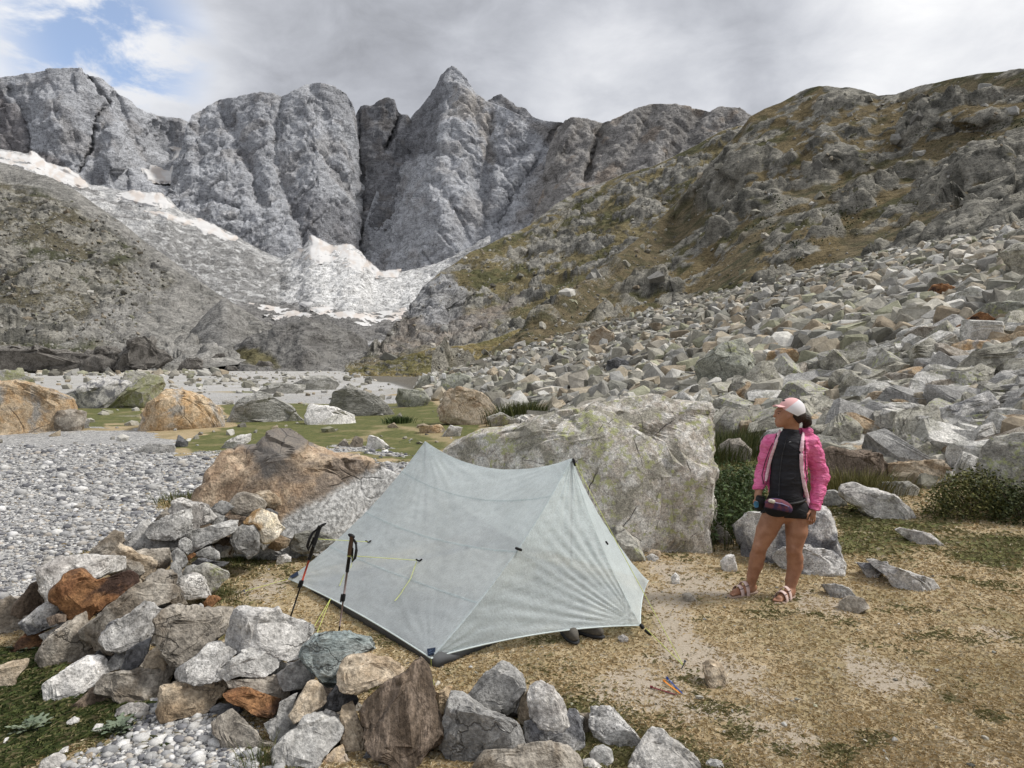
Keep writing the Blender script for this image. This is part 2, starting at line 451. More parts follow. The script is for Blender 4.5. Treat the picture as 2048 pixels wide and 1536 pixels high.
zn2 = t.n('ShaderNodeAttribute', attribute_name='col2'); zs2 = t.n('ShaderNodeSeparateColor'); t.L.new(zn2.outputs['Color'], zs2.inputs[0])
nA = t.noise(P_, 1.1, 5, .6); nB = t.noise(P_, 7.0, 7, .65); nC = t.noise(P_, 45.0, 5, .7); nD = t.noise(P_, 160.0, 3, .7)
dry = t.mix(t.smooth(nB, .35, .65), (.325, .245, .142), (.45, .36, .225))
dry = t.mix(t.math('MULTIPLY', t.smooth(nA, .46, .62), .75), dry, (.26, .21, .11))
dry = t.mix(t.math('MULTIPLY', t.smooth(t.noise(P_, 14.0, 4, .6), .56, .66), .8), dry, (.19, .17, .08))
grn = t.mix(t.smooth(nB, .35, .65), (.075, .088, .026), (.135, .135, .045))
grn = t.mix(t.smooth(nA, .5, .68), grn, (.21, .18, .085))
drt = t.mix(t.smooth(nC, .3, .7), (.34, .285, .22), (.46, .40, .33))
def vor(scale, seed):
    v = t.n('ShaderNodeTexVoronoi'); t.L.new(t.vmath('ADD', P_, (seed, seed * .3, 0)), v.inputs['Vector']); v.inputs['Scale'].default_value = scale
    r = t.n('ShaderNodeValToRGB'); r.color_ramp.interpolation = 'LINEAR'
    e = r.color_ramp.elements; e[0].position = 0; e[0].color = (.09, .092, .10, 1); e[1].position = 1; e[1].color = (.66, .65, .63, 1)
    for p, c in ((.25, (.20, .20, .20, 1)), (.55, (.36, .35, .335, 1)), (.8, (.50, .49, .47, 1))):
        x = e.new(p); x.color = c
    sc_ = t.n('ShaderNodeSeparateColor'); t.L.new(v.outputs['Color'], sc_.inputs[0]); t.L.new(sc_.outputs[0], r.inputs[0])
    return r.outputs[0], v.outputs['Distance']
g1, d1 = vor(24.0, 0.0); g2, d2 = vor(9.0, 5.0); g3, d3 = vor(60.0, 9.0)
grv = t.mix(t.smooth(t.noise(P_, 6.0, 2), .45, .55), g1, g3)
grv = t.mix(t.math('MULTIPLY', t.smooth(t.noise(P_, 3.0, 3), .52, .6), .6), grv, g2)
mpg = t.n('ShaderNodeMapping'); t.L.new(P_, mpg.inputs[0]); mpg.inputs['Scale'].default_value = (.07, .045, 1)
pln = t.noise(mpg.outputs[0], 1.0, 7, .68, .5); sy = t.n('ShaderNodeSeparateXYZ'); t.L.new(P_, sy.inputs[0]); fary = t.smooth(sy.outputs[1], 28.0, 60.0)
grv = t.mix(t.math('MULTIPLY', fary, .7), grv, t.mix(t.smooth(pln, .35, .65), (.43, .42, .40), (.51, .50, .485)))
grv = t.mix(t.math('MULTIPLY', t.math('MULTIPLY', t.smooth(pln, .58, .50), t.smooth(t.noise(mpg.outputs[0], 2.7, 6, .7), .47, .56)), t.math('MULTIPLY', fary, .35)), grv, (.30, .27, .20))
tus = t.mix(t.smooth(nB, .4, .6), (.07, .065, .055), (.15, .14, .12))  # shade in the gaps between blocks put into the floor colour
def msk(v, amp=.9):
    return t.smooth(t.math('ADD', v, t.math('MULTIPLY', t.math('SUBTRACT', t.math('ADD', t.math('MULTIPLY', nC, .5), t.math('MULTIPLY', nB, .5)), .5), amp)), .38, .62)
c = t.mix(t.math('MULTIPLY', msk(zs2.outputs[0]), .35), dry, (.33, .26, .145))
c = t.mix(msk(zs.outputs[1]), c, grn)
c = t.mix(t.math('MULTIPLY', msk(zs.outputs[2], 2.2), .85), c, drt)
c = t.mix(msk(zs.outputs[0], .6), c, grv)
c = t.mix(t.math('MULTIPLY', msk(zs2.outputs[1], .6), .9), c, tus)
c = t.scale(c, t.lin(nD, .25, .75, .78, 1.22))
t.L.new(c, b.inputs['Base Color'])
h = t.math('ADD', t.math('MULTIPLY', nC, .5), t.math('MULTIPLY', nD, .3))
h = t.math('ADD', h, t.math('MULTIPLY', t.math('MULTIPLY', t.math('SUBTRACT', .6, d1), zs.outputs[0]), 1.6))
bp = t.n('ShaderNodeBump', i_Strength=.7, i_Distance=.02); t.L.new(h, bp.inputs['Height']); t.L.new(bp.outputs[0], b.inputs['Normal'])
me = mesh_from('ground', np.stack([Xg, Yg, Zg], -1).reshape(-1, 3), grid_faces(len(rows), len(tt))[:, ::-1], m, True, gcol)
ca = me.color_attributes.new('col2', 'FLOAT_COLOR', 'POINT')
ca.data.foreach_set('color', np.concatenate([gtan, np.ones((len(gtan), 1))], 1).astype(np.float32).ravel())
tag(link('ground', me), 'dry grass, gravel and meadow floor of the valley', None, None, 'structure')

# ------------------------------------------------------------------ mountains and hillsides
def terrain_mat(name, scale, bump=.6, dist=2.0, tone=.3):
    m, t, b = new_mat(name); tcn = t.n('ShaderNodeTexCoord'); P_ = tcn.outputs['Object']
    a_ = t.n('ShaderNodeAttribute', attribute_name='col')
    n1 = t.noise(P_, scale, 6, .7, .4); n2 = t.noise(P_, scale * 5, 4, .7)
    mp = t.n('ShaderNodeMapping'); t.L.new(P_, mp.inputs[0]); mp.inputs['Rotation'].default_value = (.5, .35, .2); mp.inputs['Scale'].default_value = (1, 1, 3.2)
    n3 = t.noise(mp.outputs[0], scale * 1.6, 5, .7, .6)
    c = t.scale(a_.outputs['Color'], t.lin(n1, .3, .7, 1 - tone, 1 + tone))
    c = t.scale(c, t.lin(n2, .3, .7, 1 - tone * .8, 1 + tone * .8))
    dk = t.smooth(t.math('ABSOLUTE', t.math('SUBTRACT', n3, .5)), .0, .030, .42, 1.0)
    c = t.scale(c, dk)
    mp2 = t.n('ShaderNodeMapping'); t.L.new(P_, mp2.inputs[0]); mp2.inputs['Rotation'].default_value = (-.3, -.6, .4); mp2.inputs['Scale'].default_value = (2.6, 1, .8)
    n5 = t.noise(mp2.outputs[0], scale * 2.6, 4, .65, .4)
    c = t.scale(c, t.smooth(t.math('ABSOLUTE', t.math('SUBTRACT', n5, .48)), .0, .024, .50, 1.0))
    t.L.new(c, b.inputs['Base Color'])
    h = t.math('ADD', n1, t.math('MULTIPLY', n2, .35)); h = t.math('ADD', h, t.math('MULTIPLY', n3, .6))
    bp = t.n('ShaderNodeBump', i_Strength=bump, i_Distance=dist); t.L.new(h, bp.inputs['Height']); t.L.new(bp.outputs[0], b.inputs['Normal'])
    b.inputs['Roughness'].default_value = 1.0; b.inputs['Specular IOR Level'].default_value = .1
    return m
MT = {'far': terrain_mat('mountain_rock', 1 / 70.0, .85, 16.0, .15), 'mid': terrain_mat('hillside_far', 1 / 22.0, .7, 5.0, .28), 'near': terrain_mat('hillside_near', 1 / 6.0, .7, 1.6, .28)}

def pl(pts):
    a = np.array(pts, float); return lambda x: np.interp(x, a[:, 0], a[:, 1])
SHEETS = {}
def sheet(name, label, top, bot, dbot, dtop, nx, ny, colour, mat, shape=1.0, feats=(), noises=(), bulge=0.0, jag=1.0, flats=()):
    """hillside as a true surface: for every azimuth a profile from its foot up to its crest and down behind"""
    x0, x1 = top[0][0], top[-1][0]
    xs = np.linspace(x0, x1, nx); ft, fb = pl(top), pl(bot)
    fdb = pl(dbot) if isinstance(dbot, list) else (lambda x: np.full_like(x, float(dbot)))
    fdt = pl(dtop) if isinstance(dtop, list) else (lambda x: np.full_like(x, float(dtop)))
    def depth(x, y):
        yt, yb = ft(x), fb(x)
        v = np.clip((yb - y) / np.maximum(yb - yt, 1.0), 0, 1)
        d = fdb(x) + (fdt(x) - fdb(x)) * v ** shape
        if bulge:
            u = np.clip((x - x0) / (x1 - x0), 0, 1); d = d + bulge * (np.abs(2 * u - 1) ** 2.5)
        for kind, g, wd, amp in feats:
            if kind == 'line': d = d + amp * np.exp(-(line_dist(x, y, g) / wd) ** 2)
            elif kind == 'blob':
                cx, cy, rx, ry, an = g; ca, sa = math.cos(an), math.sin(an)
                ex = ((x - cx) * ca + (y - cy) * sa) / rx; ey = (-(x - cx) * sa + (y - cy) * ca) / ry
                d = d + amp * sstep(-np.hypot(ex, ey), -1.0, -1.0 + wd)
            elif kind == 'side':                       # a crease: everything left of the line falls back
                (ax, ay), (bx, by) = g; s = ((x - ax) * (by - ay) - (y - ay) * (bx - ax)) / math.hypot(bx - ax, by - ay)
                d = d + amp * np.clip(-s, 0, wd) / wd
        return d
    v = np.linspace(0, 1, ny)[:, None]
    X = np.repeat(xs[None, :], ny, 0); yt, yb = ft(xs)[None, :], fb(xs)[None, :]
    Y = yb + (yt - yb) * v
    P = at(X, Y, depth(X, Y))
    du = np.gradient(P, axis=1); dv = np.gradient(P, axis=0)
    N = np.cross(du, dv); N /= np.linalg.norm(N, axis=-1)[..., None] + 1e-9
    N[N[..., 1] > 0] *= -1
    disp = np.zeros(X.shape); crag = np.zeros(X.shape)
    for kind, sc, amp, octv, sd, an in noises:
        Q = P / sc
        if an is not None:
            ca, sa = math.cos(an[0]), math.sin(an[0])
            Q = np.stack([(Q[..., 0] * ca + Q[..., 2] * sa), Q[..., 1], (-Q[..., 0] * sa + Q[..., 2] * ca) * an[1]], -1)
        if kind == 'c':                                    # outcrops: steep-edged knobs standing out of the slope
            nn = fbm(Q, octv, sd); mk_ = sstep(nn, .05, .22) * (.6 + .4 * sstep(nn, .2, .4))
            disp += amp * mk_ + amp * mk_ * (.8 * facet(Q * 2.6 + .2 * fbm(Q * 3, 2, sd)[..., None], sd + 50, .3) + .4 * facet(Q * 6.3, sd + 51, .3)); crag = np.maximum(crag, mk_)
        elif kind == 'v':
            for o_ in range(octv): disp += amp * .5 ** o_ * facet(Q * 2.1 ** o_ + .15 * fbm(Q * 2, 2, sd + 7)[..., None], sd + o_, .35)
        else: disp += amp * (ridged(Q, octv, sd) if kind == 'r' else fbm(Q, octv, sd))
    if len(flats):                                          # turf strips lie smooth between the crags
        fl_ = np.zeros(X.shape)
        for p_, s_ in flats: fl_ = np.maximum(fl_, sstep(in_poly(X, Y, p_) / s_ + 1.2 * fbm(P / 16, 3, 153), -1, 1))
        disp = disp * (1 - .82 * fl_); crag = crag * (1 - fl_)
    edge = (sstep(v, 1.0, .9) * (1 - jag) + jag) * sstep(v, .0, .08)
    P2 = P + N * (disp * edge)[..., None]
    P2[..., 2] += 0.0
    # crest and the far side
    back = []
    for k, (dy, dz) in enumerate(((.02, -.004), (.08, -.05), (.25, -.25))):
        q = P2[-1].copy(); L = q[:, 1].mean(); q[:, 1] += dy * L; q[:, 0] *= (1 + dy); q[:, 2] += dz * L; back.append(q)
    P3 = np.concatenate([P2, np.stack(back)], 0)
    X3 = np.concatenate([X, np.repeat(X[-1:], 3, 0)]); Y3 = np.concatenate([Y, np.repeat(Y[-1:], 3, 0)])
    du = np.gradient(P3, axis=1); dv = np.gradient(P3, axis=0)
    N3 = np.cross(du, dv); N3 /= np.linalg.norm(N3, axis=-1)[..., None] + 1e-9
    N3[N3[..., 1] > 0] *= -1
    dd = np.concatenate([crag, np.repeat(crag[-1:], 3, 0)])
    C = colour(P3, N3, X3, Y3, dd)
    V = P3.reshape(-1, 3); off = np.array([V[:, 0].mean(), V[:, 1].mean(), V[:, 2].min()])
    o = link(name, mesh_from(name, V - off, grid_faces(ny + 3, nx), MT[mat], True, np.clip(C, .004, .95).reshape(-1, 3)), None, off)
    tag(o, label, None, None, 'structure')
    SHEETS[name] = (depth, P2, X, Y)
    return o
def cmix(a, b, k):
    return np.asarray(a) * (1 - k[..., None]) + np.asarray(b) * k[..., None]
def rock_col(base, dark, tintscale, sd, warm=(.22, .18, .14), wk=.25):
    def f(P, N, X, Y, dd):
        n = fbm(P / tintscale, 4, sd); n2 = fbm(P / (tintscale * .22), 4, sd + 5)
        c = cmix(base, dark, sstep(n + .5 * n2, -.15, .55))
        c = cmix(c, warm, wk * sstep(fbm(P / (tintscale * .7), 3, sd + 9), .1, .5))
        return c
    return f
GREY, GDARK = (.48, .49, .515), (.375, .382, .403)  # lighter and bluish: distance haze put into the rock colour

def col_A(P, N, X, Y, dd):
    c = rock_col(GREY, GDARK, 160, 3)(P, N, X, Y, dd)
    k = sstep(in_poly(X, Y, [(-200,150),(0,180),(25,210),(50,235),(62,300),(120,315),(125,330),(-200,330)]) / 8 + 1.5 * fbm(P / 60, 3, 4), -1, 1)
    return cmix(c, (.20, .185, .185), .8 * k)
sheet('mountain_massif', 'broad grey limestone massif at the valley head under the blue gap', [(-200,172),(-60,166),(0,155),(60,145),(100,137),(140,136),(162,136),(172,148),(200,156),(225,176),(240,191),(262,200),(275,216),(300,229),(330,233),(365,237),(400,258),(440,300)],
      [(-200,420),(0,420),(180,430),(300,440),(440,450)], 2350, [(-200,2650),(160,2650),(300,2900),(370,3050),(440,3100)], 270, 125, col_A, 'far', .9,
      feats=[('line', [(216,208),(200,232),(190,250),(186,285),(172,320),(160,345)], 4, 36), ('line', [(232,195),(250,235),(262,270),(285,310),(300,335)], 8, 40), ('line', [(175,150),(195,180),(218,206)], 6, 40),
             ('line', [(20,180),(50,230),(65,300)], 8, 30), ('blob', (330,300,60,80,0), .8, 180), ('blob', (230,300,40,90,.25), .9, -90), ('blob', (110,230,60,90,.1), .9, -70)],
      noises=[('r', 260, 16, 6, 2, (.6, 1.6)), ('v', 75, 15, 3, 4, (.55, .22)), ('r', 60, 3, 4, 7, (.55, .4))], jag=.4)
def col_C(P, N, X, Y, dd): return rock_col((.26, .262, .275), (.18, .182, .192), 90, 13)(P, N, X, Y, dd)
sheet('mountain_tower', 'dark rock towers in the notch beside the pointed summit', [(680,330),(698,248),(712,228),(722,211),(736,212),(750,207),(763,200),(775,196),(788,199),(796,222),(803,229),(812,231),(820,236),(836,300),(860,400)],
      [(680,640),(860,640)], 2500, 2900, 110, 150, col_C, 'far', .8, feats=[('line', [(722,215),(720,300),(722,420)], 6, 40), ('line', [(798,225),(790,260),(770,300)], 5, 60)],
      noises=[('r', 180, 14, 6, 31, (1.2, 1.5)), ('v', 70, 9, 3, 33, (1.2, .5))], bulge=60, jag=.6)
def col_B(P, N, X, Y, dd):
    c = rock_col(GREY, GDARK, 150, 23)(P, N, X, Y, dd)
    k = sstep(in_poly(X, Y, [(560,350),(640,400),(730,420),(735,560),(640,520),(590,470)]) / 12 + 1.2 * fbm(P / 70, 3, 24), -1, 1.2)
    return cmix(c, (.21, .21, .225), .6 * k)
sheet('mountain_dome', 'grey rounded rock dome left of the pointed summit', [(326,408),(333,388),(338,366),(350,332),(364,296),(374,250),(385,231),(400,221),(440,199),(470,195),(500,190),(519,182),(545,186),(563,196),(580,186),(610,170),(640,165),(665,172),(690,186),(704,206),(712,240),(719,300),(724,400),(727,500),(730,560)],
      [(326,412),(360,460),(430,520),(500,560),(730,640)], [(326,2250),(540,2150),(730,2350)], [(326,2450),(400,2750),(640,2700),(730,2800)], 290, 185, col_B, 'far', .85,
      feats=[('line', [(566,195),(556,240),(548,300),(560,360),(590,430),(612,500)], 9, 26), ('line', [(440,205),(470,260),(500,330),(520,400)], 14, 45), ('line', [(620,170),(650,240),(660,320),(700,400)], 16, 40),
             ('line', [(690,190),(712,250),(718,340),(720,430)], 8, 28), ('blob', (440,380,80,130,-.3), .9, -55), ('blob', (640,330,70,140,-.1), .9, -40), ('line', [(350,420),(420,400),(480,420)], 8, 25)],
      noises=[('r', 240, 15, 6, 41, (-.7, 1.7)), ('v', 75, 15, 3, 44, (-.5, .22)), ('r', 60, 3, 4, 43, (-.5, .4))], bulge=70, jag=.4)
sheet('mountain_back_ridge', 'dark rocky ridge peeping over the shoulder of the pointed summit', [(955,240),(975,203),(985,191),(998,188),(1020,204),(1048,218),(1062,230),(1085,245)], [(955,330),(1085,330)], 2850, 3000, 70, 40, col_C, 'far', noises=[('r', 90, 12, 5, 51, None)])
def col_E(P, N, X, Y, dd):
    c = rock_col((.34, .325, .31), (.22, .21, .20), 120, 63, (.31, .255, .205), .7)(P, N, X, Y, dd)
    return c
sheet('mountain_right_ridge', 'brownish grey ridge between the summit and the green hillside', [(1050,470),(1075,380),(1095,310),(1112,262),(1130,241),(1145,235),(1172,237),(1205,246),(1240,233),(1270,215),(1300,208),(1330,207),(1370,213),(1418,222),(1440,215),(1480,211),(1505,232),(1570,300)],
      [(1050,480),(1570,460)], [(1050,2150),(1150,1950),(1570,1700)], [(1050,2450),(1130,2420),(1250,2300),(1570,2150)], 250, 110, col_E, 'far', .9,
      feats=[('line', [(1206,247),(1198,280),(1185,315),(1172,360)], 7, 70), ('line', [(1310,215),(1280,280),(1250,340)], 16, 50), ('line', [(1150,240),(1120,300),(1090,350)], 12, -50), ('line', [(1400,225),(1370,280),(1330,330)], 14, 40)],
      noises=[('r', 170, 10, 5, 61, (.9, 1.5)), ('v', 55, 10, 3, 62, (.7, .25))], jag=.5)
def col_D(P, N, X, Y, dd):
    c = rock_col((.50, .51, .535), (.40, .407, .43), 170, 73)(P, N, X, Y, dd)  # the same haze veil is in these face tones
    k = sstep(in_poly(X, Y, [(905,170),(960,190),(990,235),(985,300),(978,340),(962,300),(955,250),(905,235)]) / 12 + 1.4 * fbm(P * np.array([1, 1, .25]) / 22, 4, 74), -1, 1.4)
    c = cmix(c, (.42, .37, .31), .55 * k)
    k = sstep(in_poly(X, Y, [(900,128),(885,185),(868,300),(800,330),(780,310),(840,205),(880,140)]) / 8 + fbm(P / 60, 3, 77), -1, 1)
    c = cmix(c, (.19, .192, .205), .75 * k)  # shade on the summit's left facet put into the rock colour
    k = sstep(in_poly(X, Y, [(1060,250),(1130,235),(1230,240),(1200,330),(1150,400),(1030,460),(1060,380),(1110,300)]) / 14 + 1.2 * fbm(P / 70, 3, 78), -1, 1)
    return cmix(c, (.24, .215, .19), .65 * k)
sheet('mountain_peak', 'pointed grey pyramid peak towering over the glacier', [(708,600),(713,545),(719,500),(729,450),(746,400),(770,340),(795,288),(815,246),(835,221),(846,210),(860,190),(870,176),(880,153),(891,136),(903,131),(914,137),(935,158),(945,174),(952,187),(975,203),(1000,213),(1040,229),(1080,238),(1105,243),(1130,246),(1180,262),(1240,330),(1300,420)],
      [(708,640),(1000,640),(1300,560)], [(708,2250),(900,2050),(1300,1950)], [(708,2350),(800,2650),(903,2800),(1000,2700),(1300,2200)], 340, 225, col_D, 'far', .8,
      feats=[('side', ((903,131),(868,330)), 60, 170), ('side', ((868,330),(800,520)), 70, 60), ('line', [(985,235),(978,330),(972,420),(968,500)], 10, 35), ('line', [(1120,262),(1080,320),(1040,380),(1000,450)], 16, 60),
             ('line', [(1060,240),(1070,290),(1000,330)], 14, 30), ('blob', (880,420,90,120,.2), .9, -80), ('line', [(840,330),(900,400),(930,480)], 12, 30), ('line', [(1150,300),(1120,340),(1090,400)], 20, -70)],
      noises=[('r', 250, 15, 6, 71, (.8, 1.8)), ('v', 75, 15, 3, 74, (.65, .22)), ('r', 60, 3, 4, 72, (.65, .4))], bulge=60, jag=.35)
def col_F(P, N, X, Y, dd):
    n = fbm(P / 38, 5, 83); n2 = fbm(P * np.array([1, 1, 2.5]) / 90, 4, 84)
    c = cmix((.42, .42, .42), (.64, .635, .625), sstep(n, -.3, .3))
    c = cmix(c, (.24, .235, .23), .85 * sstep(n2 + .4 * fbm(P / 20, 3, 85), .08, .35))
    k = sstep(in_poly(X, Y, [(530,540),(590,505),(620,470),(720,490),(760,545),(860,528),(905,520),(860,590),(835,622),(700,618),(640,612),(580,604),(535,580)]) / 14 + 1.0 * n2, -1, 1)
    ice = cmix((.78, .775, .765), (.30, .295, .285), .85 * sstep(np.abs(fbm(P * np.array([1, 1, 1.6]) / 52, 4, 88)) * -1, -.11, -.01))
    c = cmix(c, ice, .85 * k)
    k = sstep(in_poly(X, Y, [(330,430),(470,478),(560,520),(585,560),(560,610),(430,620),(250,480)]) / 14 + 1.3 * n2, -1, 1)
    c = cmix(c, cmix((.25, .247, .24), (.56, .558, .55), sstep(fbm(P / 25, 4, 86), .1, .35)), .85 * k)
    k = sstep(in_poly(X, Y, [(480,608),(560,606),(640,618),(720,626),(800,624),(850,612),(900,680),(430,690),(430,640)]) / 8 + .8 * n2, -1, 1)
    return cmix(c, (.22, .213, .205), k)
sheet('mountain_glacier_basin', 'pale ice-worn slabs and crevassed ice below the rock faces', [(-200,270),(0,298),(60,308),(100,330),(180,368),(240,380),(335,394),(360,420),(470,470),(520,500),(560,515),(600,500),(620,476),(640,478),(660,492),(700,490),(722,502),(745,540),(800,545),(860,530),(900,515),(980,470)],
      [(-200,420),(0,440),(200,560),(380,680),(500,690),(860,690),(980,600)], [(-200,1150),(400,900),(700,850),(980,900)], [(-200,2250),(330,2200),(620,2100),(800,2050),(980,1950)], 350, 135, col_F, 'far', .75,
      feats=[('blob', (700,570,150,60,0), .8, -60), ('line', [(330,400),(430,450),(560,520)], 14, 35)], noises=[('v', 55, 9, 3, 81, (-.5, 1.2)), ('r', 36, 4, 4, 82, None)], jag=.3)

def snow(label, poly, base, lift=.985):
    """a snow field lying on its slope: a thin body with a broken edge"""
    depth = SHEETS[base][0]; p = np.array(poly, float); x0, y0 = p.min(0) - 6; x1, y1 = p.max(0) + 6
    nx, ny = int((x1 - x0) / 1.4) + 2, int((y1 - y0) / 1.4) + 2
    X, Y = np.meshgrid(np.linspace(x0, x1, nx), np.linspace(y0, y1, ny))
    Q = np.stack([X, Y, np.zeros_like(X)], -1)
    sd = in_poly(X, Y, poly) + 2.5 + 3.0 * fbm(Q / 18, 3, 91)
    _, P2, XX, YY = SHEETS[base]; D2 = np.pad(P2[..., 1], 3, mode='edge'); nr_, nc_ = P2.shape[:2]
    D2 = sum(D2[i:i + nr_, j:j + nc_] for i in range(7) for j in range(7)) / 49.0          # snow fills the hollows
    xs_ = XX[0]; fx = np.clip((X - xs_[0]) / (xs_[-1] - xs_[0]) * (nc_ - 1), 0, nc_ - 1.001); i0 = fx.astype(int); ax_ = fx - i0
    yb_ = YY[0][i0] * (1 - ax_) + YY[0][i0 + 1] * ax_; yt_ = YY[-1][i0] * (1 - ax_) + YY[-1][i0 + 1] * ax_
    fv = np.clip((yb_ - Y) / np.maximum(yb_ - yt_, 1), 0, 1) * (nr_ - 1.001); j0 = fv.astype(int); av = fv - j0
    d = (D2[j0, i0] * (1 - ax_) + D2[j0, i0 + 1] * ax_) * (1 - av) + (D2[j0 + 1, i0] * (1 - ax_) + D2[j0 + 1, i0 + 1] * ax_) * av
    th = -8 + 4.2 * np.clip(sd, 0, 6) + 4 * fbm(Q / 25, 3, 92)              # thins out to nothing, so rock breaks through its rim
    P = at(X, Y, d - th * np.maximum(d / 2200, .5))
    ins = sd > 0; keep = (ins[:-1, :-1] | ins[1:, :-1] | ins[:-1, 1:] | ins[1:, 1:]).ravel()
    Fq = grid_faces(ny, nx)[keep]
    used = np.unique(Fq); remap = -np.ones(nx * ny, int); remap[used] = np.arange(len(used))
    k = sstep(fbm(Q / 22, 4, 93), -.1, .4)
    C = cmix((.62, .61, .60), (.56, .51, .47), k).reshape(-1, 3)[used]
    V = P.reshape(-1, 3)[used]; Fq = remap[Fq]
    Vb = V + (V - np.array([0, 0, HCAM])) * .03                       # underside, sunk into the slope
    e = np.concatenate([Fq[:, [0, 1]], Fq[:, [1, 2]], Fq[:, [2, 3]], Fq[:, [3, 0]]]); key = np.sort(e, 1)
    u, inv, cnt = np.unique(key, axis=0, return_inverse=True, return_counts=True); bd = e[cnt[inv.ravel()] == 1]; n = len(V)
    side = np.stack([bd[:, 0], bd[:, 1], bd[:, 1] + n, bd[:, 0] + n], -1)
    o = part('snow_field', np.concatenate([V, Vb]), np.concatenate([Fq, side, Fq[:, ::-1] + n]), SNOW, None, True, np.concatenate([C, C]))
    tag(o, label, 'snow', 'snow fields under the cliffs')
m, t, b = new_mat('snow'); a_ = t.n('ShaderNodeAttribute', attribute_name='col'); tcn = t.n('ShaderNodeTexCoord')
t.L.new(t.scale(a_.outputs['Color'], t.lin(t.noise(tcn.outputs['Object'], .03, 8, .7), .3, .7, .86, 1.1)), b.inputs['Base Color'])
SNOW = m
snow('pinkish snow field reaching the left edge under the massif', [(-40,296),(0,302),(55,312),(62,303),(85,318),(90,326),(130,336),(155,350),(180,376),(140,370),(90,352),(40,336),(0,326),(-40,320)], 'mountain_glacier_basin')
snow('small snow patch in the gully between massif and dome', [(285,336),(312,330),(340,345),(350,305),(330,292),(382,298),(372,312),(360,345),(345,366),(295,361)], 'mountain_massif')
snow('snow patch on the ledge below the grey dome', [(228,392),(265,382),(320,390),(348,412),(300,413),(258,403)], 'mountain_glacier_basin')
snow('long thin snow streak along the ramp under the dome', [(290,422),(330,426),(372,438),(400,440),(440,457),(472,477),(462,481),(415,468),(365,447)], 'mountain_glacier_basin')
snow('snow and ice apron at the foot of the pointed peak', [(585,515),(598,500),(622,490),(622,474),(640,480),(660,494),(700,490),(727,517),(762,546),(800,540),(795,552),(750,552),(700,530),(650,524),(600,520)], 'mountain_glacier_basin')
snow('white snow tongue on the grey moraine below the ice', [(494,603),(560,615),(622,631),(600,636),(545,634),(518,622)], 'mountain_glacier_basin')
snow('pinkish snow band curving below the crevassed ice', [(595,603),(640,612),(690,624),(720,630),(800,622),(816,610),(802,636),(760,646),(730,650),(690,638),(635,624)], 'mountain_glacier_basin')
snow('tiny snow patch under the brownish right ridge', [(1120,368),(1150,370),(1169,365),(1166,376),(1146,385)], 'mountain_peak')

def hill_colour(rock, rock2, grass, green, gs, sd, rockbias=0.0, extra=None, cragk=.75):
    def f(P, N, X, Y, dd):
        slope = N[..., 2]
        n = fbm(P / gs, 4, sd); n2 = fbm(P / (gs * .3), 4, sd + 3)
        k = sstep(slope + .35 * n + .2 * n2 + rockbias + cragk * (.35 - dd), .36, .62)                 # flat ground carries grass, knobs are bare rock
        g = cmix(grass, green, sstep(fbm(P / (gs * 1.4), 3, sd + 6) + .4 * n2, .0, .4))
        r = cmix(rock, rock2, sstep(n2 + .6 * n, -.2, .45))
        c = cmix(r, g, k)
        return extra(c, P, N, X, Y, n, n2) if extra else c
    return f
def ex_G(c, P, N, X, Y, n, n2):
    crest = pl([(-200,275),(0,325),(50,340),(100,355),(150,380),(200,415),(250,450),(300,490),(350,525),(400,565),(440,590),(480,615),(520,640),(560,655)])(X)
    k = sstep((crest + 38 - Y) / 10 + .8 * n, -1, 1)
    k = np.maximum(k, sstep(in_poly(X, Y, [(200,680),(130,700),(260,560),(300,520),(330,560),(360,540),(420,580),(560,650),(560,760),(180,760)]) / 22 + 1.5 * n, -1, 1))
    return cmix(c, cmix((.30, .29, .27), (.235, .228, .212), sstep(n2, -.2, .3)), .92 * k)
sheet('hill_left', 'dark craggy left hillside with a grey scree crest', [(-200,275),(0,325),(50,340),(100,355),(150,380),(200,415),(250,450),(300,490),(350,525),(400,565),(440,590),(480,615),(520,640),(560,656),(600,690)],
      [(-200,760),(330,760),(420,735),(600,715)], [(-200,250),(330,300),(600,420)], [(-200,900),(200,850),(400,760),(600,520)], 360, 230, hill_colour((.29, .277, .243), (.13, .126, .11), (.125, .112, .078), (.075, .077, .048), 45, 103, -.46, ex_G), 'mid', .8,
      feats=[('blob', (90,560,120,90,.5), .9, -30), ('blob', (230,520,70,60,.4), .9, -22), ('line', [(290,490),(300,540),(330,570),(290,600)], 14, 12)],
      noises=[('r', 75, 5, 6, 101, (-.5, 1.5)), ('c', 60, 5, 5, 104, (-.5, 1.3)), ('v', 16, 1.5, 2, 102, None)], jag=.12)
def scree(a, bb, sd):
    def f(P, N, X, Y, dd):
        return cmix(a, bb, sstep(fbm(P / 14, 5, sd), -.3, .4))
    return f
sheet('moraine_cone', 'grey cone of moraine debris at the foot of the left hillside', [(310,705),(350,688),(390,652),(420,620),(445,600),(455,600),(480,628),(505,660),(530,692),(545,712)], [(310,765),(545,765)], 400, 520, 130, 60, scree((.28, .272, .256), (.215, .208, .195), 111), 'mid',
      noises=[('f', 40, 4, 6, 112, (.9, 2.0))], bulge=60, jag=.4)
def ex_K(P, N, X, Y, dd):
    c = scree((.215, .208, .195), (.16, .153, .144), 121)(P, N, X, Y, dd)
    k = sstep(in_poly(X, Y, [(420,735),(430,708),(480,700),(545,706),(560,735)]) / 6 + fbm(P / 12, 3, 122), -1, 1)
    return cmix(c, (.13, .115, .055), .9 * k)
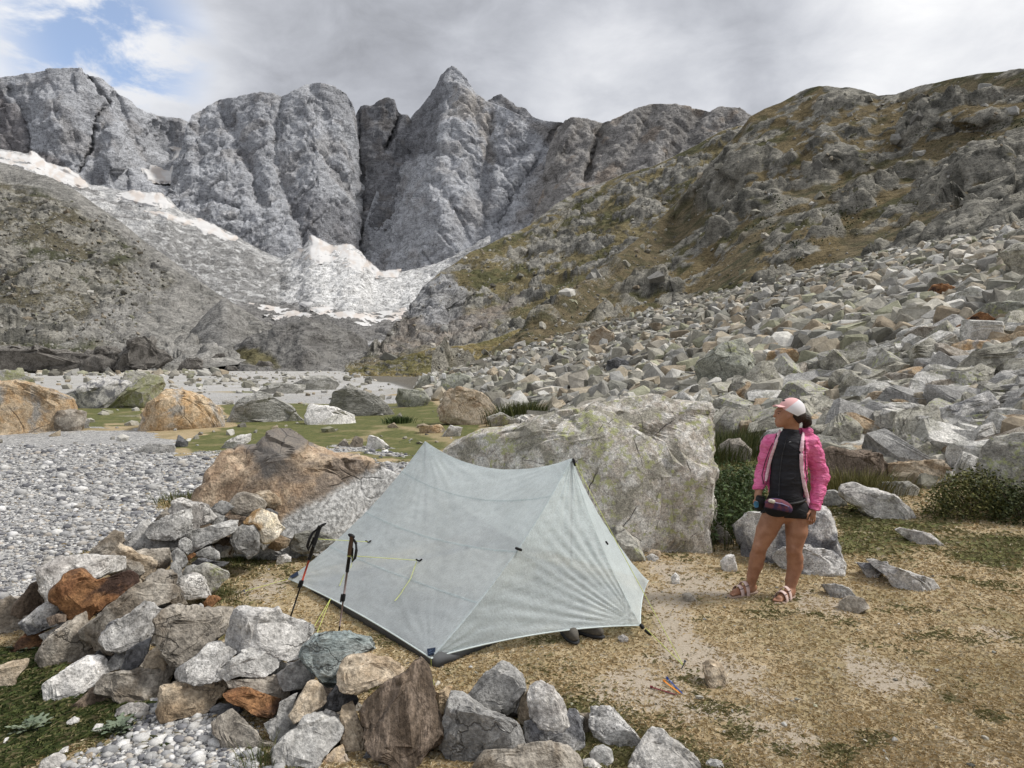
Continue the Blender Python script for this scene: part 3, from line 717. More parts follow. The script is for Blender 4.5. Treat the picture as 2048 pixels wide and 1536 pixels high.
sheet('moraine_mound', 'dark grey moraine mound in the middle of the valley', [(410,722),(440,708),(470,692),(510,670),(560,650),(610,637),(650,644),(700,664),(730,688),(750,712),(765,728)], [(410,768),(765,768)], 330, 420, 200, 60, ex_K, 'mid', noises=[('r', 45, 4, 6, 123, None), ('f', 14, 2, 4, 124, None)], bulge=40, jag=.5)
def ex_H2(c, P, N, X, Y, n, n2):
    k = sstep(in_poly(X, Y, [(780,690),(820,640),(930,640),(1010,600),(1050,600),(960,700),(850,720),(740,735)]) / 14 + n, -1, 1)
    c = cmix(c, cmix((.26, .225, .195), (.29, .27, .25), sstep(n2, -.2, .3)), .85 * k)
    k = sstep(in_poly(X, Y, [(820,640),(835,590),(850,568),(900,548),(925,600),(930,640),(870,660)]) / 8 + n, -1, 1)
    return cmix(c, cmix((.37, .372, .38), (.21, .21, .215), sstep(n2, -.1, .35)), .85 * k)
sheet('hill_right_far', 'craggy far hillside running down to the glacier floor', [(690,735),(730,712),(770,680),(800,652),(822,622),(835,592),(850,572),(880,546),(940,505),(1000,478),(1060,450),(1110,410),(1160,379),(1200,370),(1250,346),(1300,335),(1350,312),(1400,286),(1440,262),(1480,250),(1540,262)],
      [(690,765),(900,765),(1050,720),(1540,480)], [(690,230),(900,240),(1540,300)], [(690,330),(850,620),(1160,900),(1540,800)], 380, 210, hill_colour((.31, .297, .262), (.15, .145, .127), (.185, .155, .085), (.105, .102, .052), 40, 133, -.20, ex_H2), 'mid', .8,
      feats=[('blob', (880,590,50,50,.3), .8, -35), ('blob', (1230,440,130,60,-.6), .9, -40), ('blob', (1000,560,60,30,-.5), .9, -22), ('line', [(1160,380),(1130,450),(1000,560),(900,640)], 14, 22), ('blob', (1370,370,80,50,-.6), .9, -35)],
      noises=[('r', 60, 5, 6, 131, (.8, 1.5)), ('c', 50, 5, 5, 134, (.8, 1.3)), ('v', 15, 1.5, 2, 132, None)], jag=.15)
sheet('hill_toe', 'low rocky spur with grassy back at the edge of the gravel plain', [(700,752),(720,744),(745,734),(770,723),(800,712),(840,700),(880,692),(920,688),(960,684),(1000,672),(1060,650)], [(700,762),(1060,770)], [(700,150),(1060,110)], [(700,158),(850,165),(1060,190)], 220, 70, hill_colour((.33, .315, .275), (.15, .145, .125), (.24, .195, .095), (.16, .145, .068), 10, 143, -.12), 'near', .6,
      noises=[('v', 5, 1.4, 3, 141, (1.5, .5)), ('f', 14, 1.2, 5, 142, None)], jag=.25)
TURF = (([(1500,470),(1560,440),(1500,540),(1420,610),(1350,640),(1440,540)], 16), ([(1600,375),(1800,335),(2060,240),(2060,285),(1850,345),(1700,390),(1550,430)], 16), ([(1690,470),(1850,440),(1930,455),(1800,520),(1660,560)], 16), ([(900,762),(1050,665),(1200,560),(1250,545),(1180,660),(1000,745)], 16), ([(1250,500),(1350,425),(1420,390),(1400,450),(1300,560),(1220,610)], 14), ([(1800,195),(1950,160),(2060,150),(2060,175),(1900,195),(1800,225)], 10))
def ex_H1(c, P, N, X, Y, n, n2):
    g = np.zeros_like(X)
    for p, s in TURF: g = np.maximum(g, sstep(in_poly(X, Y, p) / s + 1.2 * n + .5 * n2, -1, 1))
    for p, s in () and (([(1480,470),(1600,430),(1690,470),(1640,520),(1500,640),(1380,640),(1440,560)], 26), ([(1600,360),(1800,330),(2060,240),(2060,290),(1850,345),(1700,390),(1550,420)], 18), ([(1690,470),(1850,440),(1900,470),(1780,520),(1680,540)], 16), ([(900,755),(1050,660),(1200,560),(1260,540),(1180,660),(1000,740)], 18), ([(1260,480),(1350,430),(1420,400),(1400,460),(1300,560),(1220,600)], 18)):
        g = np.maximum(g, sstep(in_poly(X, Y, p) / s + 1.6 * n + .6 * n2, -1, 1))
    c = cmix(c, cmix((.155, .126, .077), (.092, .086, .05), sstep(n2, -.1, .35)), .88 * g)
    b_ = sstep(in_poly(X, Y, [(1330,660),(1400,600),(1470,560),(1500,600),(1420,660)]) / 16 + 1.4 * n2, -1, 1)
    return cmix(c, (.055, .062, .028), .85 * b_)
sheet('hill_right', 'rocky green and ochre hillside rising behind the boulder field', [(860,772),(900,750),(950,725),(1000,690),(1050,655),(1100,615),(1150,575),(1200,535),(1250,498),(1300,458),(1340,418),(1380,378),(1420,330),(1450,295),(1480,262),(1500,233),(1530,216),(1560,205),(1600,185),(1640,173),(1700,178),(1725,183),(1755,195),(1800,189),(1850,171),(1900,158),(1960,148),(2048,138),(2300,118)],
      [(860,790),(1000,800),(1180,760),(1400,725),(1600,665),(1800,610),(2048,560),(2300,520)], [(860,80),(1180,62),(1600,54),(2300,47)], [(860,92),(1100,170),(1350,330),(1600,330),(1800,290),(2048,230),(2300,200)], 430, 300, hill_colour((.29, .275, .235), (.12, .116, .10), (.165, .13, .072), (.088, .084, .043), 16, 153, -.24, ex_H1), 'near', .75,
      feats=[('blob', (1600,470,100,95,.5), .9, -7), ('blob', (1500,560,80,60,.6), .9, -4), ('blob', (1800,410,110,45,-.2), .9, -5), ('blob', (1985,410,70,55,-.2), .9, -5), ('blob', (1700,300,260,40,-.25), .9, -9), ('blob', (1480,340,70,60,-.8), .9, -10),
             ('blob', (1950,230,120,40,-.2), .8, -12), ('blob', (1300,560,50,40,-.6), .9, -4), ('blob', (1240,620,40,30,-.6), .9, -3), ('line', [(1420,340),(1330,440),(1200,560),(1050,680)], 14, -6)],
      noises=[('r', 40, 2.2, 4, 151, (.7, 1.4)), ('c', 36, 4.6, 4, 157, (.6, 1.4)), ('c', 11, .8, 3, 158, (.6, 1.4)), ('v', 5, .3, 2, 152, None)], jag=.12, flats=TURF)

# ------------------------------------------------------------------ stones
def outline_radius(theta, poly):
    r = np.zeros_like(theta); cx, sx = np.cos(theta), np.sin(theta)
    q = np.roll(poly, -1, 0)
    for (ax, ay), (bx, by) in zip(poly, q):
        ex, ey = bx - ax, by - ay
        den = cx * ey - sx * ex
        den = np.where(np.abs(den) < 1e-9, 1e-9, den)
        tr = (ax * ey - ay * ex) / den; u = (ax * sx - ay * cx) / den
        r = np.where((u >= -1e-6) & (u <= 1 + 1e-6) & (tr > r), tr, r)
    return np.where(r <= 0, np.median(r[r > 0]) if (r > 0).any() else .1, r)
def rock_shape(poly, t, seed, sub, facets=5, rough=.035, boxy=.20, layer=0.0, cutk=1.0, chip=.055):
    """closed stone whose outline seen from its broad side is poly (metres); t is half its thickness"""
    U, F = ico(sub); rng = np.random.default_rng(seed)
    th = np.arctan2(U[:, 1], U[:, 0]); s = np.hypot(U[:, 0], U[:, 1])
    rho = outline_radius(th, np.asarray(poly, float)) * np.maximum(s, 1e-4) ** boxy
    V = np.stack([rho * np.cos(th), rho * np.sin(th), np.sign(U[:, 2]) * np.abs(U[:, 2]) ** .6 * t], -1)
    size = math.sqrt(max(1e-6, np.ptp(V[:, 0]) * np.ptp(V[:, 1])))
    ns = [(rng.normal(0, .2), rng.uniform(.6, 1.0), rng.uniform(.55, .9)), (rng.normal(0, .25), rng.uniform(-.45, -.1), 1.0), (rng.choice([-1, 1]) * rng.uniform(.4, .8), rng.normal(0, .25), .9)]
    ns += [(rng.normal(0, .42), rng.normal(0, .38), 1.0) for _ in range(facets)]
    ns += [(rng.normal(0, .5), rng.normal(0, .5), -1) for _ in range(2)]
    for k, n in enumerate(ns):
        n = np.array(n); n /= np.linalg.norm(n)
        h = V @ n; d = h.max() * (1 - cutk * rng.uniform(.10, .34)); V = V - np.maximum(0, h - d)[:, None] * n * .985
    nrm = V / (np.linalg.norm(V, axis=1)[:, None] + 1e-9)
    Q = V / size
    disp = rough * size * (fbm(Q * 2.2 + seed, 3, seed & 1023) + .55 * (ridged(Q * 4.0 + seed * .7, 3, seed & 511) - .3) * .6)
    wq = Q + .05 * fbm(Q * 3, 2, 77)[:, None]
    disp += size * (chip * facet(wq * 2.6 + seed * .31, seed & 255, .12) + chip * .5 * facet(wq * 6.0 + seed * .17, seed & 127, .12))
    if layer:
        dirv = rng.normal(0, 1, 3); dirv /= np.linalg.norm(dirv); q = Q @ dirv * 9 + fbm(Q * 2, 2, 5)
        disp += layer * size * (np.abs((q % 1) - .5) - .25)
    return V + nrm * disp[:, None], F
def traced_rock(name, pts, depth, mat, seed, sub=4, thick=.42, sink=False, **kw):
    """stone whose silhouette follows the photograph; depth None: stands on the ground below its foot"""
    p = np.array(pts, float)
    lo = p[p[:, 1] > p[:, 1].max() - 4].mean(0)
    wpx = np.ptp(p[:, 0]); hpx = np.ptp(p[:, 1])
    on_ground = depth is None; sink = sink or on_ground
    if on_ground: depth = hit_ground(lo[0], p[:, 1].max() - 1)
    tpx = thick * math.sqrt(wpx * hpx)
    t = tpx / F_PX * depth
    dc = depth + (t * .55 if on_ground else 0)
    c = (p.max(0) + p.min(0)) / 2
    # area centroid keeps the outline star shaped round it
    q = np.roll(p, -1, 0); cr = p[:, 0] * q[:, 1] - q[:, 0] * p[:, 1]
    if abs(cr.sum()) > 1: c = ((p + q) * cr[:, None]).sum(0) / (3 * cr.sum())
    C = at(c[0], c[1], dc); view = C - np.array([0, 0, HCAM]); dist = np.linalg.norm(view); view /= dist
    right = np.cross(view, [0, 0, 1.0]); right /= np.linalg.norm(right); up = np.cross(right, view)
    k = dist / math.hypot(F_PX, math.hypot(c[0] - 1024, c[1] - 768))
    if sink:                                                         # the foot goes on below the ground line
        p = p.copy(); lowp = p[:, 1] > p[:, 1].max() - .35 * hpx; p[lowp, 1] += .45 * tpx
    loc = np.stack([(p[:, 0] - c[0]) * k, -(p[:, 1] - c[1]) * k], -1)
    V, F = rock_shape(loc, t, seed, sub, **kw)
    Wd = C + V[:, :1] * right + V[:, 1:2] * up + V[:, 2:3] * -view
    o = part(name, Wd, F, R[mat] if isinstance(mat, str) else mat)
    o.data.set_sharp_from_angle(angle=math.radians(32))
    return o
REG = {'A': (0, 960, 5.12), 'B': (300, 960, 5.12), 'C': (0, 1236, 5.12), 'D': (350, 1186, 4.386), 'E': (640, 1236, 5.12), 'F': (900, 1286, 3.724),
       'P': (0, 0, 1), 'G': (1100, 1050, 2.16), 'T': (1580, 700, 4.376), 'U': (1580, 420, 4.363), 'V': (1150, 620, 4.452), 'Q': (380, 850, 4.655), 'X': (880, 780, 3.413)}
def px_pts(reg, flat):
    a = np.array(flat, float).reshape(-1, 2); ox, oy, s = REG[reg]
    return np.stack([ox + a[:, 0] / s, oy + a[:, 1] / s], -1)

# wall stones: region of the tracing, depth in metres, stone type, label, outline
WALL = [
('A',5.05,'pale','big pale pinkish block behind the heart-shaped rusty stone',[440,850,640,770,870,765,1240,840,1230,980,960,1030,650,1230,540,1230,450,1080]),
('A',5.4,'greybrown','brown-grey slab tucked behind the big pale pinkish block',[900,760,1180,770,1400,880,1430,960,1370,1010,1220,990,1000,900]),
('A',4.8,'rust','heart-shaped dark rusty stone on the left arm of the wall',[595,1090,640,1030,690,1000,700,940,760,915,860,920,920,980,985,1040,1090,1020,1250,985,1340,1040,1350,1110,1200,1200,1000,1330,880,1420,800,1380,700,1280,610,1180]),
('A',5.75,'greybrown','pointed wedge stone rising from the wall against the gravel',[900,760,1170,520,1250,570,1255,640,1180,740,1030,760]),
('A',5.55,'tan','long pale tan slab slanting down to the right, left arm of wall',[1180,740,1260,640,1350,690,1420,770,1585,850,1570,960,1510,1075,1400,1040,1430,960,1390,880,1230,800]),
('A',6.0,'grey','upright grey block right of the pointed wedge stone',[1260,610,1400,510,1430,440,1510,420,1560,480,1540,600,1500,670,1400,715,1300,660]),
('A',5.95,'grey','faceted grey stone with a raised right corner on the wall',[1555,450,1700,380,1830,330,1940,310,1945,400,1900,570,1830,605,1680,605,1570,570,1540,520]),
('A',5.95,'grey','flat grey slab under the faceted grey stone',[1510,590,1650,610,1840,620,1835,690,1750,730,1520,690]),
('A',5.85,'grey','small rounded grey stone wedged at the end of the flat slab',[1840,620,1900,590,1960,640,1955,720,1920,760,1840,700]),
('A',5.65,'greybrown','brown-topped block below the flat grey slab',[1420,710,1500,700,1720,720,1740,790,1720,890,1640,940,1580,900,1560,840,1440,770]),
('A',5.6,'grey','small grey block beside the brown-topped block',[1770,740,1820,700,1880,750,1915,850,1850,920,1780,850]),
('A',5.5,'grey','thin upright grey sliver inside the left arm of the wall',[1760,850,1800,830,1850,920,1860,1010,1780,1000,1750,940]),
('A',5.3,'greybrown','brown stone half hidden beneath the long tan slab',[1530,990,1650,920,1760,940,1810,1010,1780,1100,1850,1200,1900,1290,1780,1290,1650,1130,1520,1090]),
('P',4.55,'greybrown','long pinkish grey slab slanting below the heart-shaped rusty stone',[172,1243,200,1226,240,1196,272,1172,288,1170,300,1178,338,1182,348,1196,344,1212,300,1222,250,1232,222,1250,215,1280,235,1300,222,1304,185,1278,168,1265]),
('A',5.1,'brown','weathered brown stone at the outer left of the wall',[170,1260,330,1080,450,1060,520,1150,540,1240,480,1290,330,1360,250,1390,160,1330]),
('P',5.0,'greybrown','grey-brown stone cut by the left edge beside the wall',[-14,1198,20,1196,32,1208,42,1228,52,1240,56,1262,-14,1268]),
('A',4.75,'granite','grey and white stone with a hollow left of the rusty heart',[260,1410,380,1320,520,1240,640,1280,740,1330,790,1410,700,1470,500,1500,420,1536,340,1536]),
('A',4.55,'brown','small dark brown stone sitting on the hollowed grey stone',[495,1400,600,1375,660,1400,655,1460,520,1475]),
('P',4.5,'greybrown','large slanted grey slab with a brown lower edge, front left of wall',[86,1306,100,1278,120,1262,150,1240,168,1234,172,1262,178,1284,205,1290,208,1306,150,1330,106,1344,92,1334]),
('P',4.62,'grey','narrow grey stone above the large slanted slab',[88,1262,130,1250,160,1236,158,1250,120,1272,98,1278]),
('C',4.65,'rust','low rusty stone in the grass left of the slanted slab',[120,330,230,200,330,120,420,170,490,210,470,270,330,340,200,360]),
('C',4.1,'tan','flat-topped tan stone at the left edge of the picture',[-60,480,240,480,230,560,130,650,100,800,0,850,-80,760]),
('C',4.05,'white','rough white stone with dark pits at the foot of the wall',[500,630,700,520,880,420,1000,470,1050,560,1040,680,950,720,800,810,660,850,580,920,490,910,520,780]),
('C',3.9,'white','small white stone under the rough white stone',[560,1010,600,880,720,870,740,930,690,1000,600,1030]),
('C',3.9,'brown','low dark brown-grey stone right of the small white stone',[730,910,950,730,1120,720,1200,800,1280,860,1200,910,1030,960,900,1000,780,960]),
('C',3.95,'greybrown','broad dark stone in the bottom course with a pale rim',[1050,600,1120,530,1250,530,1500,550,1740,545,1740,620,1680,700,1670,850,1500,890,1380,880,1250,830,1180,760,1060,690]),
('C',4.15,'granite','small speckled grey stone in a gap of the front wall',[1100,470,1180,370,1260,360,1270,440,1240,520,1100,530]),
('C',4.05,'dark','dark slate-like wedge standing on the broad dark stone',[1260,490,1310,350,1400,280,1530,235,1520,300,1460,440,1400,500,1300,510]),
('C',4.0,'tan','small ochre tan stone standing on the broad dark stone',[1480,450,1520,370,1620,280,1700,350,1705,540,1540,530,1490,490]),
('P',4.25,'granite','white speckled stone with a rusty upper end on the front wall',[211,1270,214,1256,235,1240,262,1230,285,1212,300,1214,310,1226,330,1232,318,1260,300,1276,265,1292,245,1298,225,1288]),
('C',4.35,'grey','little grey chip under the speckled rusty-ended stone',[1500,190,1600,170,1630,240,1580,290,1520,240]),
('C',3.75,'pale','smooth bluish pale stone lying on the gravel before the wall',[1200,950,1230,900,1330,870,1450,900,1510,940,1480,1000,1380,1030,1250,1020]),
('C',3.75,'tan','low orange-tan stone in the grass before the wall',[240,1110,370,1010,450,1040,510,1110,460,1150,300,1150]),
('P',4.05,'greybrown','large grey-brown block on top of the front wall, left of the white one',[314,1232,330,1216,350,1211,385,1216,420,1224,440,1222,465,1224,466,1240,458,1262,445,1275,420,1290,385,1312,365,1325,345,1320,330,1300,318,1272]),
('D',3.95,'white','largest white block on top of the front wall',[475,330,540,150,580,110,640,95,760,130,860,160,900,145,940,195,1060,240,1200,330,1210,370,1150,440,1130,520,1090,590,1000,600,850,560,700,510,540,500,470,440]),
('D',3.8,'granite','black and white speckled stone under the largest white block',[35,660,60,620,200,540,300,460,390,460,470,530,510,570,440,630,400,680,470,740,350,770,180,775,70,720]),
('D',3.82,'grey','evenly grained grey stone right of the speckled stone',[400,680,520,570,600,520,660,505,760,520,880,560,920,620,880,680,780,740,700,740,580,705,480,730]),
('D',3.78,'bluegreen','rounded blue-green layered stone on top of the wall',[1125,530,1150,440,1250,370,1330,362,1520,370,1680,440,1720,530,1600,560,1450,660,1450,800,1330,780,1240,680,1160,600]),
('D',3.55,'tan','tan wedge leaning against the blue-green stone',[1440,690,1500,590,1600,540,1720,540,1860,600,2000,690,1930,760,1700,820,1550,865,1480,840,1445,770]),
('D',3.78,'greybrown','rust-stained brown stone below the grained grey stone',[480,740,700,745,880,740,960,830,980,920,930,960,820,890,650,830,520,800]),
('D',3.8,'grey','grey stone under the left end of the blue-green stone',[900,700,1040,620,1150,590,1220,680,1210,760,1130,830,960,830]),
('D',3.65,'rust','long deep rusty stone in the lower course of the wall',[455,870,480,830,560,820,640,840,800,920,900,960,900,1010,830,1100,720,1070,600,990,480,920]),
('P',3.75,'tan','square-ended tan block resting on the gravel before the wall',[326,1380,332,1368,350,1362,390,1358,420,1360,448,1362,462,1364,450,1380,440,1396,425,1412,405,1424,385,1428,350,1430,330,1428,326,1405]),
('D',3.5,'tan','four-sided ochre stone standing above the big grey block',[1020,1030,1090,920,1180,790,1240,800,1330,930,1320,960,1160,1080,1060,1110]),
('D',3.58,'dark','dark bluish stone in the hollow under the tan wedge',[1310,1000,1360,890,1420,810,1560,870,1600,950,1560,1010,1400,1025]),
('D',3.5,'grey','notched light grey stone left of the big grey block',[805,1120,900,1080,920,980,1060,930,1030,1020,1060,1110,1130,1120,1000,1220,900,1290,860,1250]),
('D',3.35,'grey','big smooth grey block at the bottom of the front wall',[895,1320,1000,1220,1130,1110,1250,1095,1380,1120,1450,1260,1440,1310,1300,1440,1220,1560,960,1560,900,1400]),
('D',3.42,'tan','tall narrow tan stone beside the big brown slab',[1450,1120,1480,1020,1560,985,1600,1100,1640,1220,1665,1380,1640,1470,1560,1510,1480,1450,1460,1300]),
('D',3.48,'pale','small pinkish pale chip above the big smooth grey block',[1280,1080,1330,1015,1460,1090,1450,1130,1350,1100]),
('D',3.48,'greybrown','tan wedge with an ochre tip at the foot of the front wall',[360,1130,520,1045,590,1120,700,1240,800,1330,860,1340,900,1400,900,1560,480,1560,430,1260,380,1220]),
('D',3.75,'dark','dark grey stone under the long rusty stone',[330,1000,400,960,560,1020,660,1100,560,1110,420,1080]),
('D',3.68,'brown','dark brown stone filling the notch below the rusty stone',[620,1110,760,1120,840,1240,800,1320,690,1230]),
('D',3.3,'orange','orange stone cut by the lower edge of the picture',[1260,1480,1400,1380,1470,1360,1500,1460,1560,1560,1240,1580]),
('D',3.32,'dark','small dark grey stone at the lower edge left of the brown slab',[1640,1480,1700,1370,1760,1400,1800,1480,1700,1560]),
('D',3.25,'pale','pale chip at the very bottom below the brown slab',[1740,1560,1800,1500,1910,1495,1930,1570,1730,1580]),
('D',3.4,'tan','little tan stone lying on the gravel at the foot of the tan wedge',[370,1445,500,1440,520,1500,480,1536,400,1520]),
('E',3.42,'brown','big dark brown upright slab, the tallest stone of the front wall',[400,930,440,830,600,720,780,640,920,560,930,520,1040,450,1110,530,1160,680,1210,860,1240,1120,1210,1240,1100,1340,1040,1420,960,1560,800,1580,700,1430,560,1360,480,1260,430,1180]),
('E',3.62,'orange','small orange stone peeping out behind the brown slab',[1170,740,1210,780,1300,710,1350,720,1330,780,1290,870,1280,950,1220,960,1190,850]),
('P',3.4,'grey','biggest light grey angular block right of the brown slab',[878,1470,884,1440,894,1410,900,1390,925,1390,945,1408,975,1425,1040,1452,1050,1490,1045,1500,985,1502,960,1520,945,1550,905,1525,880,1490]),
('E',3.48,'grey','narrow grey stone between brown slab and light grey block',[1060,1420,1150,1330,1210,1290,1240,1400,1230,1560,1040,1560]),
('F',3.66,'grey','pointed grey stone with a white cap on top of the wall',[110,400,200,310,290,230,380,165,450,165,490,230,550,280,555,340,480,440,420,495,300,480,200,440]),
('F',3.74,'dark','dark grey stone behind the white-capped pointed stone',[420,495,480,400,540,360,560,400,530,480,520,580,440,540]),
('F',3.62,'tan','thin tan slab left of the rounded yellowish block',[510,480,540,380,600,340,610,420,600,580,560,605,510,560]),
('F',3.5,'pale','rounded yellowish grey block standing on the wall',[585,400,600,345,680,320,770,345,830,420,860,520,880,590,800,660,690,630,610,570,595,480]),
('F',3.48,'granite','pale speckled granite under the rounded yellowish block',[560,600,610,585,700,640,800,660,880,600,880,510,930,510,975,580,975,750,930,790,800,745,600,770,565,770]),
('F',3.58,'greybrown','grey-brown stone in the gap right of the pale granite',[950,545,1050,545,1060,700,1000,830,950,800,980,720]),
('F',3.5,'granite','pinkish grey granite stone near the right end of the wall',[1055,510,1100,500,1220,520,1300,600,1360,650,1430,730,1420,770,1350,790,1200,780,1100,700,1055,640]),
('F',3.52,'brown','dark brown underlying stone near the right end of the wall',[1060,700,1200,790,1380,800,1350,900,1250,980,1180,960,1060,800]),
('F',3.3,'grey','round smooth grey cobble at the lower edge',[1045,830,1080,785,1140,770,1200,800,1215,870,1180,930,1110,925,1060,880]),
('F',3.2,'greybrown','olive-brown topped boulder at the bottom middle',[170,930,240,810,330,800,470,800,640,760,780,750,900,760,1000,870,1000,1000,160,1000]),
('F',3.25,'pale','bluish pale cobble cut by the lower edge beside the round cobble',[990,880,1070,870,1150,931,1150,990,980,990]),
('F',3.3,'pale','big pale granite block ending the front wall at lower right',[1310,940,1400,800,1500,655,1590,660,1640,720,1770,790,1900,910,1920,1000,1300,1000]),
('F',3.25,'grey','small grey stone right of the last pale granite block',[1890,931,1940,870,2020,880,2060,960,1880,970]),
('B',6.15,'pale','big pinkish white stone at the bend of the wall',[210,300,250,210,330,175,440,220,560,270,600,330,640,390,600,430,450,500,390,490,400,400,410,320,340,330,260,350]),
('B',6.3,'greybrown','small brown-grey stone behind the faceted grey stone',[60,410,120,330,190,305,250,360,200,390]),
('B',6.4,'grey','grey block right of the big pinkish white stone',[620,290,740,210,800,240,845,290,760,360,700,340,640,330]),
('B',6.35,'grey','flat grey wedge under the grey block at the bend',[640,330,720,345,800,400,760,430,650,450,625,430]),
('B',6.65,'greybrown','rounded brown-grey stone leaning on the brown and white boulder',[820,250,880,160,960,125,1090,170,1180,250,1160,310,1050,350,980,375,860,340]),
('B',6.8,'tan','rough tan and grey stone set against the big boulder',[1080,150,1120,115,1220,110,1330,200,1330,250,1270,290,1200,270,1170,220]),
('B',6.4,'brown','thin brown slab under the rounded brown-grey stone',[770,365,880,360,990,390,980,425,850,410]),
('B',6.4,'gold','gold-stained white stone at the back of the wall',[985,430,1050,350,1130,295,1200,320,1290,370,1310,460,1365,500,1290,580,1230,640,1150,640,1110,560,1070,470]),
('B',6.1,'grey','long smooth grey slab lying in the back wall',[350,590,390,510,560,490,800,430,880,440,870,520,800,570,600,650,430,725,420,650]),
('B',6.3,'grey','upright grey block with a light face below the gold-stained stone',[840,620,870,520,950,460,1070,490,1110,560,1110,650,1090,750,1000,790,960,740,900,740]),
('B',6.3,'grey','low grey stone left of the upright light-faced block',[680,660,820,645,845,720,830,790,740,780,690,720]),
('B',6.0,'grey','rounded grey stone under the long smooth slab',[460,760,540,700,620,680,690,740,705,810,650,830,560,790]),
('B',5.9,'rust','small rusty chip under the long smooth slab',[360,790,440,745,470,770,400,820]),
('B',5.65,'grey','half-buried grey stone behind the lichen-spotted stone',[340,960,370,880,450,870,490,900,430,960]),
('B',5.58,'lichen','pale stone with yellow lichen at the inner side of the wall',[430,960,500,880,590,850,660,890,770,960,800,1000,760,1040,640,1150,590,1165,560,1060,500,1000]),
('B',5.8,'dark','dark flat stone behind the lichen-spotted stone',[440,840,520,790,640,830,780,860,740,900,660,890,600,850,480,880]),
('B',5.42,'pale','angular whitish stone overhanging at the inner side of the wall',[270,1060,360,980,440,970,540,1010,560,1070,600,1200,580,1240,540,1210,420,1220,330,1180,280,1110]),
('B',5.35,'rust','flat reddish stone on the grass inside the wall',[545,1290,560,1240,610,1185,700,1200,715,1230,640,1290,590,1310]),
('B',5.0,'grey','small grey tip showing behind the large grey-brown block',[440,1310,520,1265,545,1300,530,1340,450,1340]),
('B',6.65,'grey','small grey stone low in the wall under the gold-stained stone',[1110,660,1200,640,1220,700,1160,730]),
('B',6.65,'tan','pinkish brown stone right of the gold-stained stone',[1220,680,1270,600,1330,570,1430,620,1400,690,1300,720]),
('B',6.95,'tan','small tan stone between gold-stained stone and big boulder',[1370,560,1390,510,1480,530,1480,570,1420,600]),
('B',6.75,'gneiss','banded grey-brown boulder where the wall meets the tent',[1430,650,1500,570,1600,520,1760,560,1870,630,1840,690,1700,740,1560,740,1450,700]),
('B',6.7,'dark','dark little stone above the gold-stained stone',[1180,300,1230,290,1310,340,1290,370,1220,350]),
('B',6.95,'brown','brown stone in the joint beside the gold-stained stone',[1310,390,1380,340,1420,440,1400,500,1340,490]),
]
for i, (rg, dp, mt_, lb, fl) in enumerate(WALL):
    p = px_pts(rg, fl); big = max(np.ptp(p[:, 0]), np.ptp(p[:, 1]))
    p = p.mean(0) + (p - p.mean(0)) * (1.07 if big < 150 else 1.0)
    o = traced_rock('wall_stone', p, dp, mt_, 100 + i * 7, 5 if big > 75 else (4 if big > 30 else 3), thick=.46, rough=.05, facets=4,
                    layer=.012 if mt_ in ('bluegreen', 'brown', 'gneiss') else 0, boxy=.8 if 'cobble' in lb else .20, cutk=.35 if 'cobble' in lb or 'rounded' in lb else 1.0, chip=.008 if 'cobble' in lb else .055)
    tag(o, lb, 'stone', 'stones of the low windbreak wall')

# stones on the ground and boulders: depth comes from the ground they stand on
m_ = rock_mat('boulder_brown_white', (.37, .265, .18), (.48, .38, .275), (.24, .195, .155), speck=.45, patch=.5, scale=.9)
t = NT(m_.node_tree); b = t.N['Principled BSDF']; src = b.inputs['Base Color'].links[0].from_socket
tcn = t.n('ShaderNodeTexCoord'); sx = t.n('ShaderNodeSeparateXYZ'); t.L.new(tcn.outputs['Object'], sx.inputs[0])
wn = t.noise(tcn.outputs['Object'], 1.6, 5, .6)
kk = t.math('ADD', t.math('SUBTRACT', t.math('MULTIPLY', sx.outputs[0], .55), t.math('SUBTRACT', sx.outputs[2], .72)), t.math('MULTIPLY', t.math('SUBTRACT', wn, .5), .45))
g_ = t.noise(tcn.outputs['Object'], 26.0, 5, .7)
wc = t.mix(t.smooth(g_, .40, .60), (.30, .295, .285), (.66, .65, .63))
c = t.mix(t.smooth(kk, -.05, .06), src, wc)
sp2 = t.noise(tcn.outputs['Object'], 3.0, 4, .6)
cap = t.smooth(t.math('SUBTRACT', t.math('ADD', sx.outputs[2], t.math('MULTIPLY', t.math('SUBTRACT', sp2, .5), .5)), t.math('ABSOLUTE', t.math('ADD', sx.outputs[0], .12))), 1.02, 1.16)
c = t.mix(t.math('MULTIPLY', cap, .8), c, (.15, .145, .14))
t.L.new(c, b.inputs['Base Color'])
R['brownwhite'] = m_
R['biglichen'] = rock_mat('boulder_lichen_big', (.47, .42, .355), (.70, .68, .635), (.34, .32, .265), speck=.7, lichen=(.44, .46, .19), lich_amt=.5, scale=1.5, crack=.9, grain=.55, patch=.5)
R['talusgreen'] = rock_mat('boulder_grey_green', (.28, .285, .24), (.35, .35, .30), (.24, .24, .20), speck=.5, lichen=(.36, .38, .17), lich_amt=.4, scale=.5)
